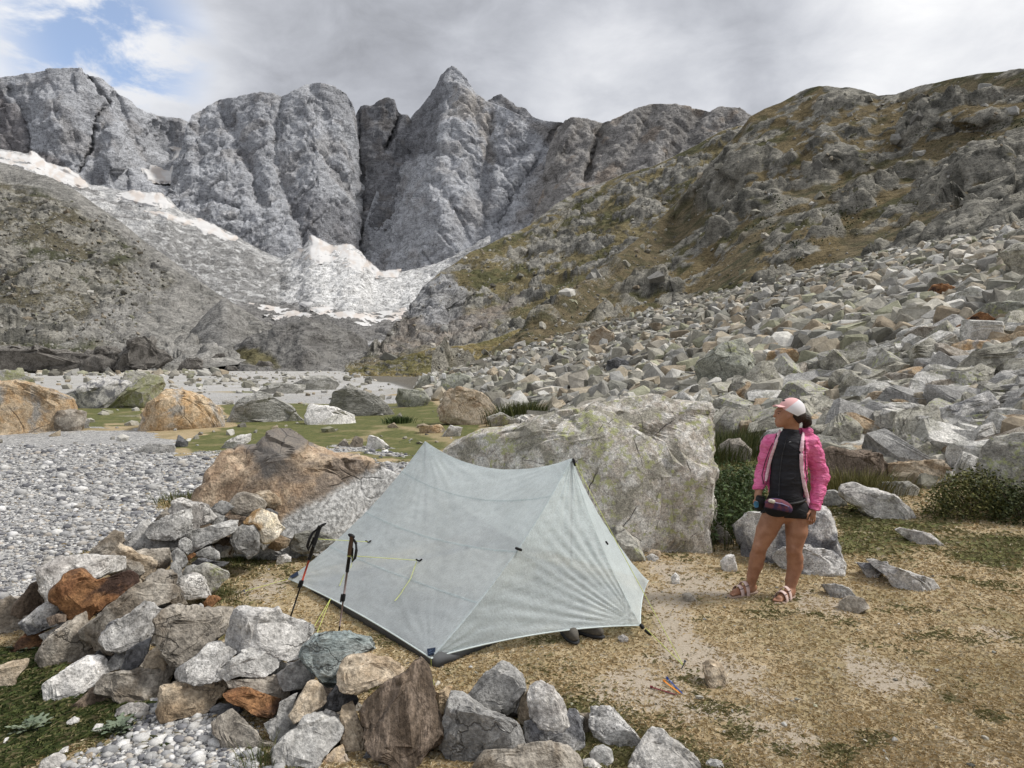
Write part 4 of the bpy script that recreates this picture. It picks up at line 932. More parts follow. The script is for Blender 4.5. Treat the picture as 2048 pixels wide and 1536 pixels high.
STAND = [
('Q',7.45,'brownwhite','boulder','huge rust-brown and white boulder left behind the tent',[30,690,150,530,200,430,290,300,350,230,500,170,640,180,700,120,820,85,940,90,1040,150,1100,190,1200,250,1350,280,1500,300,1660,340,1750,400,1900,510,1880,700,1700,950,1500,1090,1380,1110,930,1090,700,1000,400,900,100,780]),
('X',7.75,'biglichen','boulder','huge lichen-covered grey boulder right behind the tent',[60,440,130,350,250,270,420,240,650,190,960,180,1040,110,1250,60,1400,50,1600,90,1780,110,1815,180,1820,420,1790,600,1800,800,1820,950,1800,1060,1500,1085,1300,1090,900,1060,500,980,150,800]),
('P',None,'lichen','boulder','small lichen-spotted boulder at the right hem of the tent',[1205,1075,1222,1056,1242,1050,1275,1080,1292,1108,1270,1120,1215,1116]),
('P',None,'granite','boulder','black and white speckled boulder behind the person',[1475,1062,1500,1032,1560,1022,1640,1012,1662,1038,1675,1085,1680,1112,1640,1128,1540,1126,1490,1108]),
('P',None,'granite','boulder','lower speckled rock in front of the boulder behind the person',[1545,1122,1570,1100,1620,1095,1660,1098,1682,1120,1688,1142,1640,1146,1580,1138]),
('P',None,'pale','stone','pale curved stone leaning among the nettles',[1418,1053,1431,1040,1448,1050,1470,1079,1457,1090,1438,1076]),
('G',None,'tan','stone','small tan stone by the right hem of the tent',[415,130,440,105,475,110,480,130,460,145,430,145]),
('G',None,'white','stone','small white stone in front of the small tan stone',[415,138,440,122,470,140,465,157,430,157]),
('G',None,'white','stone','little upright white stone on the bare ground right of tent',[520,230,540,205,560,220,560,250,535,257]),
('G',None,'white','stone','angular white stone at the edge of the nettles',[735,160,760,130,795,128,810,180,790,202,750,188]),
('G',None,'pale','stone','small pale cobble beside the hiking shoes',[290,485,315,472,340,485,330,508,305,506]),
('G',None,'tan','stone','pointed tan-grey stone on the bare patch near the stakes',[655,600,690,585,740,600,760,640,755,680,720,698,685,682,665,640]),
('G',None,'grey','stone','thin grey slab on top of the brown stone right of the sandals',[1175,265,1230,258,1290,270,1335,300,1290,318,1220,302]),
('G',None,'greybrown','stone','brown stone under the thin grey slab right of the sandals',[1250,340,1290,306,1350,310,1372,350,1300,377,1255,362]),
('G',None,'pale','stone','long pale slab lying in the dry grass at right',[1380,170,1420,165,1540,200,1640,220,1715,266,1620,272,1520,274,1450,222]),
('G',None,'granite','stone','dark-edged stone at the left end of the long pale slab',[1330,170,1400,165,1450,150,1455,180,1400,220,1380,228,1350,192]),
('G',None,'pale','stone','white flat slab in the grass farther right',[1500,30,1530,20,1640,35,1700,60,1660,80,1590,78]),
('G',None,'greybrown','stone','flat brown stone on the ground left of the sandals',[570,300,600,290,645,320,610,332,580,325]),
('T',None,'pale','boulder','long pale ridged slab sloping into the grass right of the person',[460,1290,480,1200,590,1175,720,1220,900,1270,1000,1340,1165,1460,1000,1445,870,1405,700,1370,500,1340]),
('T',None,'grey','stone','grey stone between the person and the pale ridged slab',[300,1240,380,1220,460,1260,500,1330,420,1375,300,1350]),
('B',None,'pale','stone','small square pale stone on the grass by the back wall',[1210,730,1310,725,1325,768,1230,778]),
('B',None,'white','stone','white pointed stone on the grass by the back wall',[1275,850,1310,780,1400,745,1440,790,1450,852,1330,864]),
('P',None,'bigorange','boulder','large orange-tan boulder at the left edge beyond the gravel',[-60,770,-20,758,40,765,90,785,130,800,136,822,115,850,60,862,0,868,-60,866]),
('P',None,'greybrown','boulder','grey-brown rock joined to the right end of the orange-tan boulder',[110,848,120,822,150,818,169,825,162,850,140,863,115,862]),
('P',None,'grey','stone','small grey rock at the tail of the orange-tan boulder',[150,858,164,835,179,840,173,858]),
('P',None,'granite','boulder','white speckled boulder behind the orange-tan boulder',[128,792,180,765,210,755,250,762,264,775,218,800,197,814,160,817,135,806]),
('P',None,'moss','boulder','wedge-shaped moss-green boulder next to the white speckled one',[209,806,225,795,265,770,295,747,320,754,326,770,307,795,290,813,245,817]),
('P',None,'lichen','boulder','yellowish block behind the moss-green wedge',[246,768,252,740,285,742,297,752,270,778]),
('P',None,'moss','boulder','green-grey rock behind the left edge boulder',[-30,742,30,741,55,758,68,774,30,782,-30,780]),
('P',None,'bigorange','boulder','orange and grey domed boulder at the edge of the meadow',[281,850,300,805,330,785,365,775,400,790,435,820,445,840,456,854,420,858,395,853,370,859,320,859]),
('P',None,'gneiss','boulder','long layered grey rock in the meadow',[453,840,480,800,520,783,545,790,580,815,613,833,605,844,580,842,540,837,500,836]),
('P',None,'talus_rust','stone','reddish rock in front of the long layered grey rock',[498,838,515,818,540,815,562,837,520,840]),
('P',None,'white','boulder','white block with black face in the meadow',[611,830,620,806,650,810,690,822,709,830,709,843,690,849,640,847,618,843]),
('P',None,'gneiss','boulder','grey boulder with a dark cave behind the white block',[650,812,670,785,700,772,725,780,760,795,790,813,765,832,735,832,700,826,665,822]),
('P',None,'gneiss','boulder','low layered outcrop behind the meadow boulders',[585,768,620,752,650,750,680,768,660,781,620,779]),
('P',None,'gneiss','boulder','flat rock shelf left of the low layered outcrop',[498,787,530,772,560,767,612,769,602,781,540,788]),
('P',None,'pale','stone','small pale rock in the far meadow',[450,809,457,800,466,801,469,810]),
('P',None,'talusgreen','boulder','yellow-green topped block at the end of the meadow',[790,798,798,777,850,782,859,800,845,813,800,809]),
('P',None,'talusgreen','boulder','olive grey block bearing a white painted mark, left one',[819,777,845,755,866,747,873,765,867,782,830,783]),
('P',None,'talusgreen','boulder','olive slab with overhanging dark front beside the marked block',[879,782,884,752,920,744,941,754,940,776,900,788]),
('P',None,'tan','boulder','tan and white boulder left of the rush tuft',[874,812,895,785,915,774,970,789,990,813,1003,833,980,843,940,850,910,836,880,824]),
('P',None,'lichen','stone','lichen-green stone below the rush tuft',[972,836,1000,824,1033,838,1022,852,985,853]),
('P',None,'pale','stone','pale stone at the near edge of the boulder meadow',[879,872,900,850,926,855,917,874]),
('P',None,'orange','stone','flat orange stone at the end of the footpath',[836,854,880,848,892,860,870,867,845,866]),
('P',None,'pale','stone','pale slab behind the far tent peak',[903,884,950,862,974,870,942,893]),
('P',None,'white','stone','white slab leaning in the grass strip behind the gravel',[433,895,455,882,480,870,502,867,500,882,470,897]),
('P',None,'dark','stone','small dark upright rock in the grass strip behind the gravel',[349,892,358,869,376,885,372,895]),
('P',None,'grey','stone','flat grey rock lying in the gravel',[262,902,300,885,347,892,346,904,310,907]),
('P',None,'greybrown','stone','brown rounded rock on the meadow behind the tent',[694,893,710,871,726,878,727,895]),
('P',None,'white','stone','white and tan pointed rock on the meadow behind the tent',[729,895,740,870,765,880,787,894,760,899]),
('P',None,'greybrown','stone','small brown rock left of the brown rounded rock',[668,892,690,876,700,890,685,894]),
('P',None,'tan','stone','tiny tan rock on the meadow near the footpath',[773,852,788,845,798,853,780,857]),
('T',None,'brown','boulder','broad brown boulder behind the pink jacket',[310,880,380,850,500,870,640,880,760,900,860,990,850,1070,780,1140,640,1130,500,1110,330,1080]),
('T',None,'tan','boulder','white and rust-streaked slab right of the brown boulder',[810,1080,880,1010,1100,970,1300,950,1385,1030,1350,1105,1150,1150,900,1145]),
('T',None,'lichen','boulder','flat-topped low block in front of the rust-streaked slab',[750,1215,820,1170,1020,1140,1100,1200,1108,1275,980,1268,850,1250]),
('T',None,'granite','boulder','long dark and white tilted slab in the boulder field',[1030,650,1250,530,1500,450,1700,340,1765,430,1755,560,1640,690,1500,765,1380,755,1200,725,1080,695]),
('T',None,'talus_white','boulder','whitish mottled slab left of the long tilted slab',[780,560,820,480,950,460,1100,465,1230,520,1150,600,1000,650,880,645]),
('T',None,'tan','boulder','tan bulging boulder behind the whitish mottled slab',[655,460,700,380,850,355,960,370,1025,440,940,480,800,525,740,560]),
('T',None,'lichen','boulder','tall grey-green boulder at the right edge behind the bush',[1640,1150,1680,1000,1720,870,1800,760,1950,720,2090,740,2090,1350,1900,1320]),
('T',None,'orange','boulder','orange-red block at the right edge of the boulder field',[1740,500,1780,440,1900,420,2090,430,2090,500,1900,562,1760,572]),
('T',None,'lichen','boulder','pyramid-shaped lichened rock above the brown boulder',[830,960,900,820,1000,730,1050,800,1062,910,960,950,880,1000]),
('T',None,'talus_white','stone','white-topped rock right of the pyramid-shaped one',[1060,920,1150,880,1250,880,1272,965,1190,962]),
('T',None,'tan','boulder','tan block above the brown-orange rock',[1260,880,1500,810,1600,850,1625,960,1400,1000,1290,945]),
('T',None,'rust','boulder','brown-orange rounded rock left of the tall grey-green boulder',[1380,960,1460,880,1550,870,1645,960,1600,1055,1450,1065]),
('T',None,'bluegreen','boulder','smooth grey rock with lichen above the white flat one',[650,650,700,620,850,640,955,690,940,735,800,765,700,745]),
('T',None,'talus_white','boulder','white flat slab behind the brown boulder',[570,820,640,800,860,790,872,880,700,875]),
('T',None,'lichen','boulder','grey rock with a mossy knob right of the ponytail',[165,620,190,550,250,540,385,620,365,695,240,705]),
('T',None,'tan','boulder','big tan-green boulder above the cap',[20,385,200,310,320,265,412,300,422,400,340,445,150,445]),
('T',None,'talus_white','boulder','pale lens-shaped slab right of the cap',[110,465,250,445,393,480,382,535,200,550]),
('T',None,'bluegreen','boulder','blocky grey rock left of the tan bulging boulder',[480,455,540,400,640,410,657,460,580,505,490,505]),
('U',None,'orange','boulder','orange and white block high in the boulder field',[1415,1280,1430,1170,1560,1130,1720,1150,1785,1250,1740,1305,1560,1305]),
('U',None,'rust','boulder','dark rusty slab with a white top edge',[1385,1085,1480,1010,1640,890,1745,950,1725,1055,1600,1115,1450,1095]),
('U',None,'talus_white','boulder','white boulder with rusty foot in the upper boulder field',[1298,865,1370,760,1580,670,1725,740,1725,835,1600,875,1400,885]),
('U',None,'rust','boulder','reddish rock left above the white rusty-footed boulder',[1185,715,1250,650,1350,640,1435,690,1380,755,1250,745]),
('U',None,'talus','boulder','big grey-green face at the right edge, top of boulder field',[1840,370,1950,310,2090,280,2090,640,1960,605,1940,500]),
('U',None,'lichen','boulder','yellowish flat slab in the middle of the boulder field',[455,985,500,900,620,890,862,920,872,972,680,1015,590,1005]),
('U',None,'talusgreen','boulder','rounded olive boulder right of the dark rusty slab',[1640,885,1750,800,1950,800,2045,870,1960,995,1760,1005]),
('V',None,'talusgreen','boulder','largest grey-green tilted boulder in the boulder field',[1060,500,1150,440,1250,350,1340,270,1480,250,1540,330,1592,430,1572,560,1480,640,1330,712,1200,685,1130,600]),
('V',None,'orange','boulder','orange and white mottled boulder right of the largest one',[1690,475,1720,380,1830,340,1960,350,1985,420,1930,525,1800,535]),
('V',None,'tan','boulder','tan boulder at the far left rim of the boulder field',[90,305,140,200,240,150,352,210,302,285,180,325]),
('V',None,'lichen','boulder','cream lichened slab above the huge lichen-covered boulder',[628,865,660,720,760,690,1005,740,1005,835,880,840]),
('V',None,'lichen','boulder','lichened angular block left above the cap',[1228,855,1290,750,1420,720,1505,840,1400,895]),
('V',None,'talus_white','stone','pale block under the lichened angular block',[1178,935,1230,870,1362,910,1364,985,1280,1005]),
('V',None,'lichen','boulder','ridged grey rock left of the cap visor',[1358,995,1420,880,1540,850,1645,990,1500,1035]),
('V',None,'tan','boulder','cream and tan rock behind the grass left of the face',[1408,1095,1480,990,1560,980,1675,1085,1600,1135,1480,1115]),
('V',None,'greybrown','boulder','brown and white boulder beside the left jacket sleeve',[1262,1225,1370,1150,1460,1140,1565,1240,1545,1340,1290,1310]),
('V',None,'dark','boulder','dark grey rock with flat bright top in the left boulder field',[278,525,290,450,370,420,485,460,432,565,330,585]),
]
for i, (rg, dp, mt_, nm, lb, fl) in enumerate(STAND):
    p = px_pts(rg, fl); big = max(np.ptp(p[:, 0]), np.ptp(p[:, 1]))
    slab = 'slab' in lb or 'flat' in lb
    o = traced_rock(nm if nm == 'boulder' else 'ground_stone', p, dp, mt_, 3000 + i * 13, 6 if big > 300 else (5 if big > 110 else (4 if big > 35 else 3)), thick=.36 if big > 300 else (.5 if slab else .42),
                    rough=.03 if big > 300 else .045, facets=7 if big > 300 else 4, layer=.014 if mt_ == 'gneiss' else 0, cutk=.6 if big > 300 else 1.0, sink=True)
    tag(o, lb, nm, 'boulders and loose stones round the camp')
# painted white way marks on the two olive blocks
mk = plain('white_paint', (.78, .78, .76), .8)
for (px, py), host in (((865, 758), 'left one'), ((888, 752), 'beside the marked')):
    ob = [o for o in COL.objects if host in o.get('label', '')][0]
    V = np.array([v.co[:] for v in ob.data.vertices]) + np.array(ob.location); qx, qy = project(V)
    sel = np.hypot((qx - px) / 5, (qy - py) / 7) < 1.6
    d = np.percentile(V[sel, 1], 20) - .12 if sel.any() else V[:, 1].min()
    gx, gy = np.meshgrid(np.linspace(px - 3.6, px + 3.6, 5), np.linspace(py - 6, py + 6, 5))
    gx = gx + (gy - py) * .12
    A_ = at(gx, gy, np.full(gx.shape, d)).reshape(-1, 3); B_ = at(gx, gy, np.full(gx.shape, d + .35)).reshape(-1, 3)
    Fq = grid_faces(5, 5); v = np.concatenate([A_, B_])
    rim = [0, 1, 2, 3, 4, 9, 14, 19, 24, 23, 22, 21, 20, 15, 10, 5]
    side = np.array([[rim[k], rim[(k + 1) % 16], rim[(k + 1) % 16] + 25, rim[k] + 25] for k in range(16)])
    part('painted_mark', v - 0, np.concatenate([Fq, side]), mk, ob)

# dark outcrops where the left hillside meets the plain
for i, (lb, fl) in enumerate([
    ('long dark outcrop at the left edge of the gravel plain', [-40,748,-20,706,30,696,70,697,110,703,150,706,172,728,176,746]),
    ('dark hummock of rock right of the long outcrop', [160,746,172,712,195,697,225,697,245,706,252,742]),
    ('tallest dark rock hump above the gravel plain', [240,742,248,704,262,682,285,673,305,680,322,700,334,718,322,738]),
    ('small dark rock on the plain right of the tallest hump', [358,740,364,722,392,715,402,722,404,739]),
    ('low dark rock at the tip of the moraine mound', [424,716,434,708,446,706,450,714]),
    ('little dark rock beside the moraine mound', [447,741,455,731,470,733,476,741]), ('far dark rock on the plain near the mound', [512,731,520,722,540,724,546,732])]):
    p = np.array(fl, float).reshape(-1, 2)
    o = traced_rock('rock_outcrop', p, 235 if i < 4 else 215, 'outcrop', 8000 + i * 5, 5, thick=.5, rough=.12, facets=3, cutk=.5, chip=.10)
    tag(o, lb, 'rock', 'dark outcrops along the plain')

# ------------------------------------------------------------------ loose rocks: wall core, boulder field
def block(rng, sub, flat=1.0):
    """a unit rock: a box-like stone with several broken faces"""
    U, F = ico(sub); e = rng.uniform(.22, .36)
    V = np.sign(U) * np.abs(U) ** e * np.array([1.0, rng.uniform(.55, .95), rng.uniform(.4, .85) * flat])
    for k in range(9):
        n = rng.normal(0, 1, 3); n /= np.linalg.norm(n); h = V @ n; d = h.max() * (1 - rng.uniform(.15, .48))
        V = V - np.maximum(0, h - d)[:, None] * n
    if sub > 1: V = V + U * (.05 * facet(V * 1.7 + rng.uniform(0, 50), int(rng.integers(99)), .1) + .025 * fbm(V * 2.5, 2, int(rng.integers(99))))[:, None]
    return V, F
def rotm(rng, tilt=.5):
    a = rng.uniform(0, 2 * math.pi); ax = rng.uniform(0, 2 * math.pi); tl = rng.normal(0, tilt)
    return np.array(Matrix.Rotation(tl, 3, Vector((math.cos(ax), math.sin(ax), 0))) @ Matrix.Rotation(a, 3, 'Z'))
rng = np.random.default_rng(11)
PROTO = []
for k in range(14):
    V, F = block(rng, 4, rng.uniform(.6, 1.1)); me = mesh_from('rock', V, F, R['grey']); me.set_sharp_from_angle(angle=math.radians(30)); PROTO.append(me)
SHAPE = []
for me in PROTO:
    co = np.array([v.co[:] for v in me.vertices]); e_ = np.ptp(co, axis=0); SHAPE.append('slab-like' if e_[2] < .48 * e_[0] else 'long' if e_[1] < .72 * e_[0] else 'blocky')
def put_rock(name, k, loc, size, rot, mat, label, cat, group):
    o = bpy.data.objects.new(name, PROTO[k]); COL.objects.link(o)
    o.location = loc; o.scale = (size, size, size); o.rotation_euler = Matrix(rot.tolist()).to_euler()
    o.material_slots[0].link = 'OBJECT'; o.material_slots[0].material = R[mat]
    return tag(o, label, cat, group)
# core stones of the wall, seen in its gaps
core = [(at(x, y, d + .16), s) for x, y, d, s in [(120,1290,4.75,.10),(160,1300,4.6,.09),(215,1320,4.3,.11),(260,1330,4.2,.10),(300,1330,4.2,.11),(350,1345,4.1,.10),(400,1345,4.0,.11),(450,1340,3.95,.12),(500,1330,3.95,.11),(560,1350,3.9,.11),(600,1390,3.75,.11),(640,1400,3.7,.12),(690,1410,3.65,.11),(650,1460,3.5,.1),(700,1450,3.55,.1),
        (880,1420,3.6,.09),(560,1420,3.7,.11),(520,1390,3.75,.1),(960,1450,3.65,.1),(1020,1430,3.65,.09),(1080,1470,3.6,.1),(1170,1470,3.6,.1),(1200,1510,3.5,.1),(1240,1500,3.5,.1),(300,1110,5.9,.12),(350,1090,6.0,.12),(400,1080,6.1,.12),(450,1080,6.2,.11),(500,1060,6.4,.12),(540,1070,6.6,.11),(580,1090,6.8,.11),(270,1150,5.5,.12),(330,1160,5.6,.12),(380,1160,5.7,.1),(200,1190,5.2,.14),(240,1230,4.8,.12),(130,1220,5.2,.12),(160,1260,4.8,.11),(420,1130,5.9,.1),(90,1250,4.9,.1),(350,1230,5.2,.1),(380,1240,4.9,.1),(320,1200,5.2,.12)]]
for i, (p, s) in enumerate(core):
    put_rock('core_stone', int(rng.integers(14)), p - np.array([0, 0, .02]), s * 1.25, rotm(rng, .8), ['greybrown', 'grey', 'dark', 'brown'][i % 4], 'small stone wedged deep in a gap of the low wall', 'stone', 'filler stones inside the windbreak wall')
# boulder field
occ = []                                                    # px boxes taken by the traced boulders
for o in COL.objects:
    if o.get('category') in ('boulder',) and 'label' in o:
        bb = np.array([v[:] for v in o.bound_box]) + np.array(o.location); qx, qy = project(bb); occ.append((o.location.x, o.location.y, .5 * max(np.ptp(bb[:, 0]), .1)))
occ = np.array(occ)
N = 60000
Yr = 9.5 * (66 / 9.5) ** rng.uniform(0, 1, N) ** .85; Xr = Yr * rng.uniform(-.22, 1.02, N)
dd = talus_d(Xr, Yr)
keep = (dd > rng.normal(-.2, .8, N)) & (ground_z(Xr, Yr) < 18)
Xr, Yr = Xr[keep], Yr[keep]; n = len(Xr)
size = np.clip(.074 * (1 - rng.uniform(0, 1, n)) ** -.62, .06, .62) * np.interp(Yr, [10, 20, 36, 60], [.95, .98, .85, .72])
thin = (size < .13) & (Yr < 22) & (rng.uniform(0, 1, n) < .5); Xr, Yr, size = Xr[~thin], Yr[~thin], size[~thin]
px_, py_ = project(np.stack([Xr, Yr, ground_z(Xr, Yr)], -1))
# keep the ground in front of the field clear where the photograph shows grass and nettles
clear = (in_poly(px_, py_, [(1410,860),(1540,890),(1700,985),(1740,1010),(2100,1090),(2100,1300),(1380,1300),(1400,900)]) > 0) | ((in_poly(px_, py_, [(700,770),(860,800),(930,850),(900,900),(500,930),(400,800)]) > 0))
for ox, oy, orad in occ: clear |= np.hypot(Xr - ox, Yr - oy) < (orad * .75 + size * .35)
clear |= (px_ < 830) | (px_ > 2450)
Xr, Yr, size, px_, py_ = (a[~clear] for a in (Xr, Yr, size, px_, py_))
apx = size / Yr
order = np.argsort(-apx); Xr, Yr, size, apx, px_ = (a[order] for a in (Xr, Yr, size, apx, px_))
Zr = ground_z(Xr, Yr)
TL = {'talus': 'grey-green', 'talus_white': 'pale whitish', 'talus_rust': 'rust-stained', 'lichen': 'lichen-flecked', 'greybrown': 'brownish grey', 'grey': 'plain grey'}
tl_keys = list(TL); probs = [.36, .22, .05, .19, .08, .10]
slope_r = np.array(Matrix.Rotation(-.22, 3, 'Y'))
big = 0; idx_rest = []
for i in range(len(Xr)):
    if big < 225 and -30 < px_[i] < 2080:
        mt_ = tl_keys[int(rng.choice(6, p=probs))]; q_ = project(np.array([Xr[i], Yr[i], Zr[i]]))
        zone = ('far left end' if q_[0] < 1100 else 'left above the lichened boulder' if q_[0] < 1300 else 'right above the lichened boulder' if q_[0] < 1480 else 'left behind the person' if q_[0] < 1590 else 'right behind the person' if q_[0] < 1700 else 'just right of the person' if q_[0] < 1800 else 'above the long tilted slab' if q_[0] < 1920 else 'right end')
        row = 'upper' if q_[1] < 640 else 'middle' if q_[1] < 760 else 'lower'; sz = 'very big' if big < 60 else 'big' if big < 130 else 'mid-sized'; kp_ = int(rng.integers(14)); shp = SHAPE[kp_]
        put_rock('talus_rock', kp_, (Xr[i], Yr[i], Zr[i] + size[i] * .12), size[i] * 1.05, slope_r @ rotm(rng, .75), mt_, f"{sz} {shp} {TL[mt_]} rock in the {row} boulder field, {zone}", 'rock', 'rocks of the boulder field')
        big += 1
    else: idx_rest.append(i)
def scatter(idx, sub, nproto, X, Y, Z, S, lift, tilt, pal, rng, pre=None, flat=1.0):
    protos = [block(rng, sub, flat) for _ in range(nproto)]
    Vs, Fs, Cs, off = [], [], [], 0
    for i in idx:
        V, F = protos[int(rng.integers(nproto))]; Rm = rotm(rng, tilt)
        if pre is not None: Rm = pre @ Rm
        W = V @ Rm.T * S[i] + np.array([X[i], Y[i], Z[i] + S[i] * lift])
        Vs.append(W); Fs.append(F + off); off += len(V)
        c = pal(rng); Cs.append(np.repeat(c[None, :], len(V), 0))
    return np.concatenate(Vs), np.concatenate(Fs), np.concatenate(Cs)
TPAL = np.array([(.31,.295,.245),(.38,.36,.305),(.24,.23,.19),(.45,.425,.365),(.58,.56,.51),(.34,.335,.24),(.40,.35,.27),(.29,.28,.255),(.44,.43,.40),(.18,.17,.145),(.36,.30,.22),(.50,.46,.39),(.27,.265,.23),(.35,.34,.31)])
def tpal(rng):
    return TPAL[int(rng.integers(len(TPAL)))] * rng.uniform(.68, 1.12)
def loose_mat(name, scale, var=.3, spec=.2):
    m, t, b = new_mat(name); tcn = t.n('ShaderNodeTexCoord'); a_ = t.n('ShaderNodeAttribute', attribute_name='col')
    n1 = t.noise(tcn.outputs['Object'], scale, 5, .7); n2 = t.noise(tcn.outputs['Object'], scale * 6, 3, .7)
    c = t.scale(a_.outputs['Color'], t.lin(n1, .3, .7, 1 - var, 1 + var)); c = t.scale(c, t.lin(n2, .3, .7, .8, 1.2))
    t.L.new(c, b.inputs['Base Color']); bp = t.n('ShaderNodeBump', i_Strength=.5, i_Distance=.25 / scale); t.L.new(n1, bp.inputs['Height']); t.L.new(bp.outputs[0], b.inputs['Normal'])
    b.inputs['Specular IOR Level'].default_value = spec
    return m
rest = idx_rest[:19500]
near_r, far_r = rest[:2600], rest[2600:]
Va, Fa, Ca = scatter(near_r, 2, 20, Xr, Yr, Zr, size, .15, .75, tpal, rng, slope_r)
Vb, Fb, Cb = scatter(far_r, 1, 20, Xr, Yr, Zr, size, .12, .7, tpal, rng, slope_r)
o = part('talus_rubble', np.concatenate([Va, Vb]), np.concatenate([Fa, Fb + len(Va)]), loose_mat('talus_rubble', 3.0), None, False, np.concatenate([Ca, Cb]))
tag(o, 'countless smaller blocks filling the boulder field', 'rubble', None, 'stuff')

# gravel: real pebbles near the camera, the material beyond
rng = np.random.default_rng(5)
def sample_ground(n, y0, y1, r0, r1, k=1.0):
    Y = (y0 ** -k + rng.uniform(0, 1, n) * (y1 ** -k - y0 ** -k)) ** (-1 / k); return Y * rng.uniform(r0, r1, n), Y
Xp, Yp = sample_ground(90000, 3.0, 17, -.86, .05, .9)
gz = zones(Xp, Yp)[0]; qx, qy = project(np.stack([Xp, Yp, np.zeros_like(Xp)], -1))
kp = (rng.uniform(0, 1, len(Xp)) < gz * 1.0 + .004) & (qx > -60) & (qx < 1000) & (qy < 1620)
Xp, Yp = Xp[kp][:30000], Yp[kp][:30000]
U, F = ico(1); protos = []
for k in range(24):
    V = np.sign(U) * np.abs(U) ** rng.uniform(.6, .95) * np.array([1, rng.uniform(.55, .95), rng.uniform(.35, .7)]); V += U * (.18 * perlin(V * 1.5 + k * 7.0, k))[:, None]; protos.append(V)
U0, F0 = ico(1)
PPAL = np.array([(.60,.59,.57),(.50,.49,.47),(.40,.395,.385),(.30,.30,.30),(.20,.20,.21),(.13,.13,.14),(.45,.41,.36),(.66,.65,.64),(.36,.34,.31)])
def pebbles(X, Y, S, pal_i):
    n = len(X); a = rng.uniform(0, 2 * math.pi, n); pi_ = rng.integers(24, size=n)
    B = np.stack(protos)[pi_] * S[:, None, None]
    ca, sa = np.cos(a)[:, None], np.sin(a)[:, None]
    W = np.stack([B[..., 0] * ca - B[..., 1] * sa + X[:, None], B[..., 0] * sa + B[..., 1] * ca + Y[:, None], B[..., 2] + (ground_z(X, Y) + S * .22)[:, None]], -1)
    nv = B.shape[1]; C = np.repeat((PPAL[pal_i] * rng.uniform(.85, 1.15, n)[:, None])[:, None, :], nv, 1)
    return W.reshape(-1, 3), (F[None] + (np.arange(n) * nv)[:, None, None]).reshape(-1, 3), C.reshape(-1, 3)
Sp = np.clip(rng.lognormal(-4.55, .60, len(Xp)), .005, .065) * np.clip(Yp / 6.5, .75, 1.9)
V, Fp, Cp = pebbles(Xp, Yp, Sp, rng.choice(9, len(Xp), p=[.12,.14,.16,.15,.12,.11,.07,.05,.08]))
tag(part('gravel', V, Fp, loose_mat('gravel_pebbles', 40.0, .25), None, True, Cp), 'grey and white river gravel left of the camp', 'gravel', None, 'stuff')

# ------------------------------------------------------------------ grass
def blades(X, Y, hgt, wid, cols, lean=.8, mat=None, seg=1):
    """single bent blades: a tapering strip of two triangles each"""
    n = len(X); a = rng.uniform(0, 2 * math.pi, n); d = np.stack([np.cos(a), np.sin(a)], -1); s = np.stack([-d[:, 1], d[:, 0]], -1)
    Z = ground_z(X, Y) - .004; P0 = np.stack([X, Y], -1); L = (lean * rng.uniform(.3, 1.2, n) * hgt)[:, None]
    def v3(p, z): return np.concatenate([p, z[:, None]], 1)
    A = v3(P0 - s * wid[:, None], Z); B = v3(P0 + s * wid[:, None], Z)
    C = v3(P0 + d * L * .4 + s * wid[:, None] * .6, Z + hgt * .65); E = v3(P0 + d * L, Z + hgt * (1 - .25 * lean))
    V = np.stack([A, B, C, E], 1).reshape(-1, 3); base = np.arange(n)[:, None] * 4
    Fb = np.concatenate([base + np.array([[0, 1, 2]]), base + np.array([[0, 2, 3]])])
    return V, Fb, np.repeat(cols[:, None, :], 4, 1).reshape(-1, 3)
m, t, b = new_mat('grass_blades'); a_ = t.n('ShaderNodeAttribute', attribute_name='col'); t.L.new(a_.outputs['Color'], b.inputs['Base Color']); b.inputs['Roughness'].default_value = .8
GRASS = m
# small stones strewn over meadow, plain edge and camp floor
def strew(n, polys_y, r0, r1, y0, y1, s0, s1, seed):
    Y = np.geomspace(y0, y1, 4000)[rng.integers(4000, size=n)]; X = Y * rng.uniform(r0, r1, n); return X, Y, rng.uniform(0, 1, n) ** 3 * (s1 - s0) + s0
Xa, Ya, Sa = strew(420, None, -.75, -.02, 17, 120, .05, .42, 1); Sa = Sa * np.clip(Ya / 40, .5, 2.2)
Xd = rng.uniform(-.78, -.40, 260); Yd = rng.uniform(150, 232, 260); Xd = Xd * Yd; Sd = .35 + 1.6 * rng.uniform(0, 1, 260) ** 3
Xe, Ye, Se = strew(260, None, -.6, -.2, 60, 300, .2, .9, 3)
Xb, Yb, Sb = strew(500, None, -.3, .72, 3.2, 12, .006, .022, 2)
Xc, Yc = np.concatenate([Xa, Xb, Xd, Xe]), np.concatenate([Ya, Yb, Yd, Ye]); Sc = np.concatenate([Sa, Sb, Sd, Se]); kc = talus_d(Xc, Yc) < 0; Xc, Yc, Sc = Xc[kc], Yc[kc], Sc[kc]
V, Fz, Cz = scatter(range(len(Xc)), 1, 16, Xc, Yc, ground_z(Xc, Yc), Sc, .18, .4, tpal, rng)
tag(part('scattered_stones', V, Fz, loose_mat('scattered_stones', 6.0), None, False, Cz), 'small stones strewn over the meadow and camp floor', 'stones', None, 'stuff')
Xs, Ys = sample_ground(370000, 2.9, 14, -.85, 1.0, 1.1)
zz = zones(Xs, Ys); qx, qy = project(np.stack([Xs, Ys, np.zeros_like(Xs)], -1))
pat = fbm(np.stack([Xs, Ys, np.zeros_like(Xs)], -1) * 2.2, 4, 40); pat2 = fbm(np.stack([Xs, Ys, np.zeros_like(Xs)], -1) * 7, 3, 41)
bare = np.clip(zz[0] * .97 + zz[2] * .88 + .35 * sstep(pat2, .1, .4), 0, 1)
u = rng.uniform(0, 1, len(Xs))
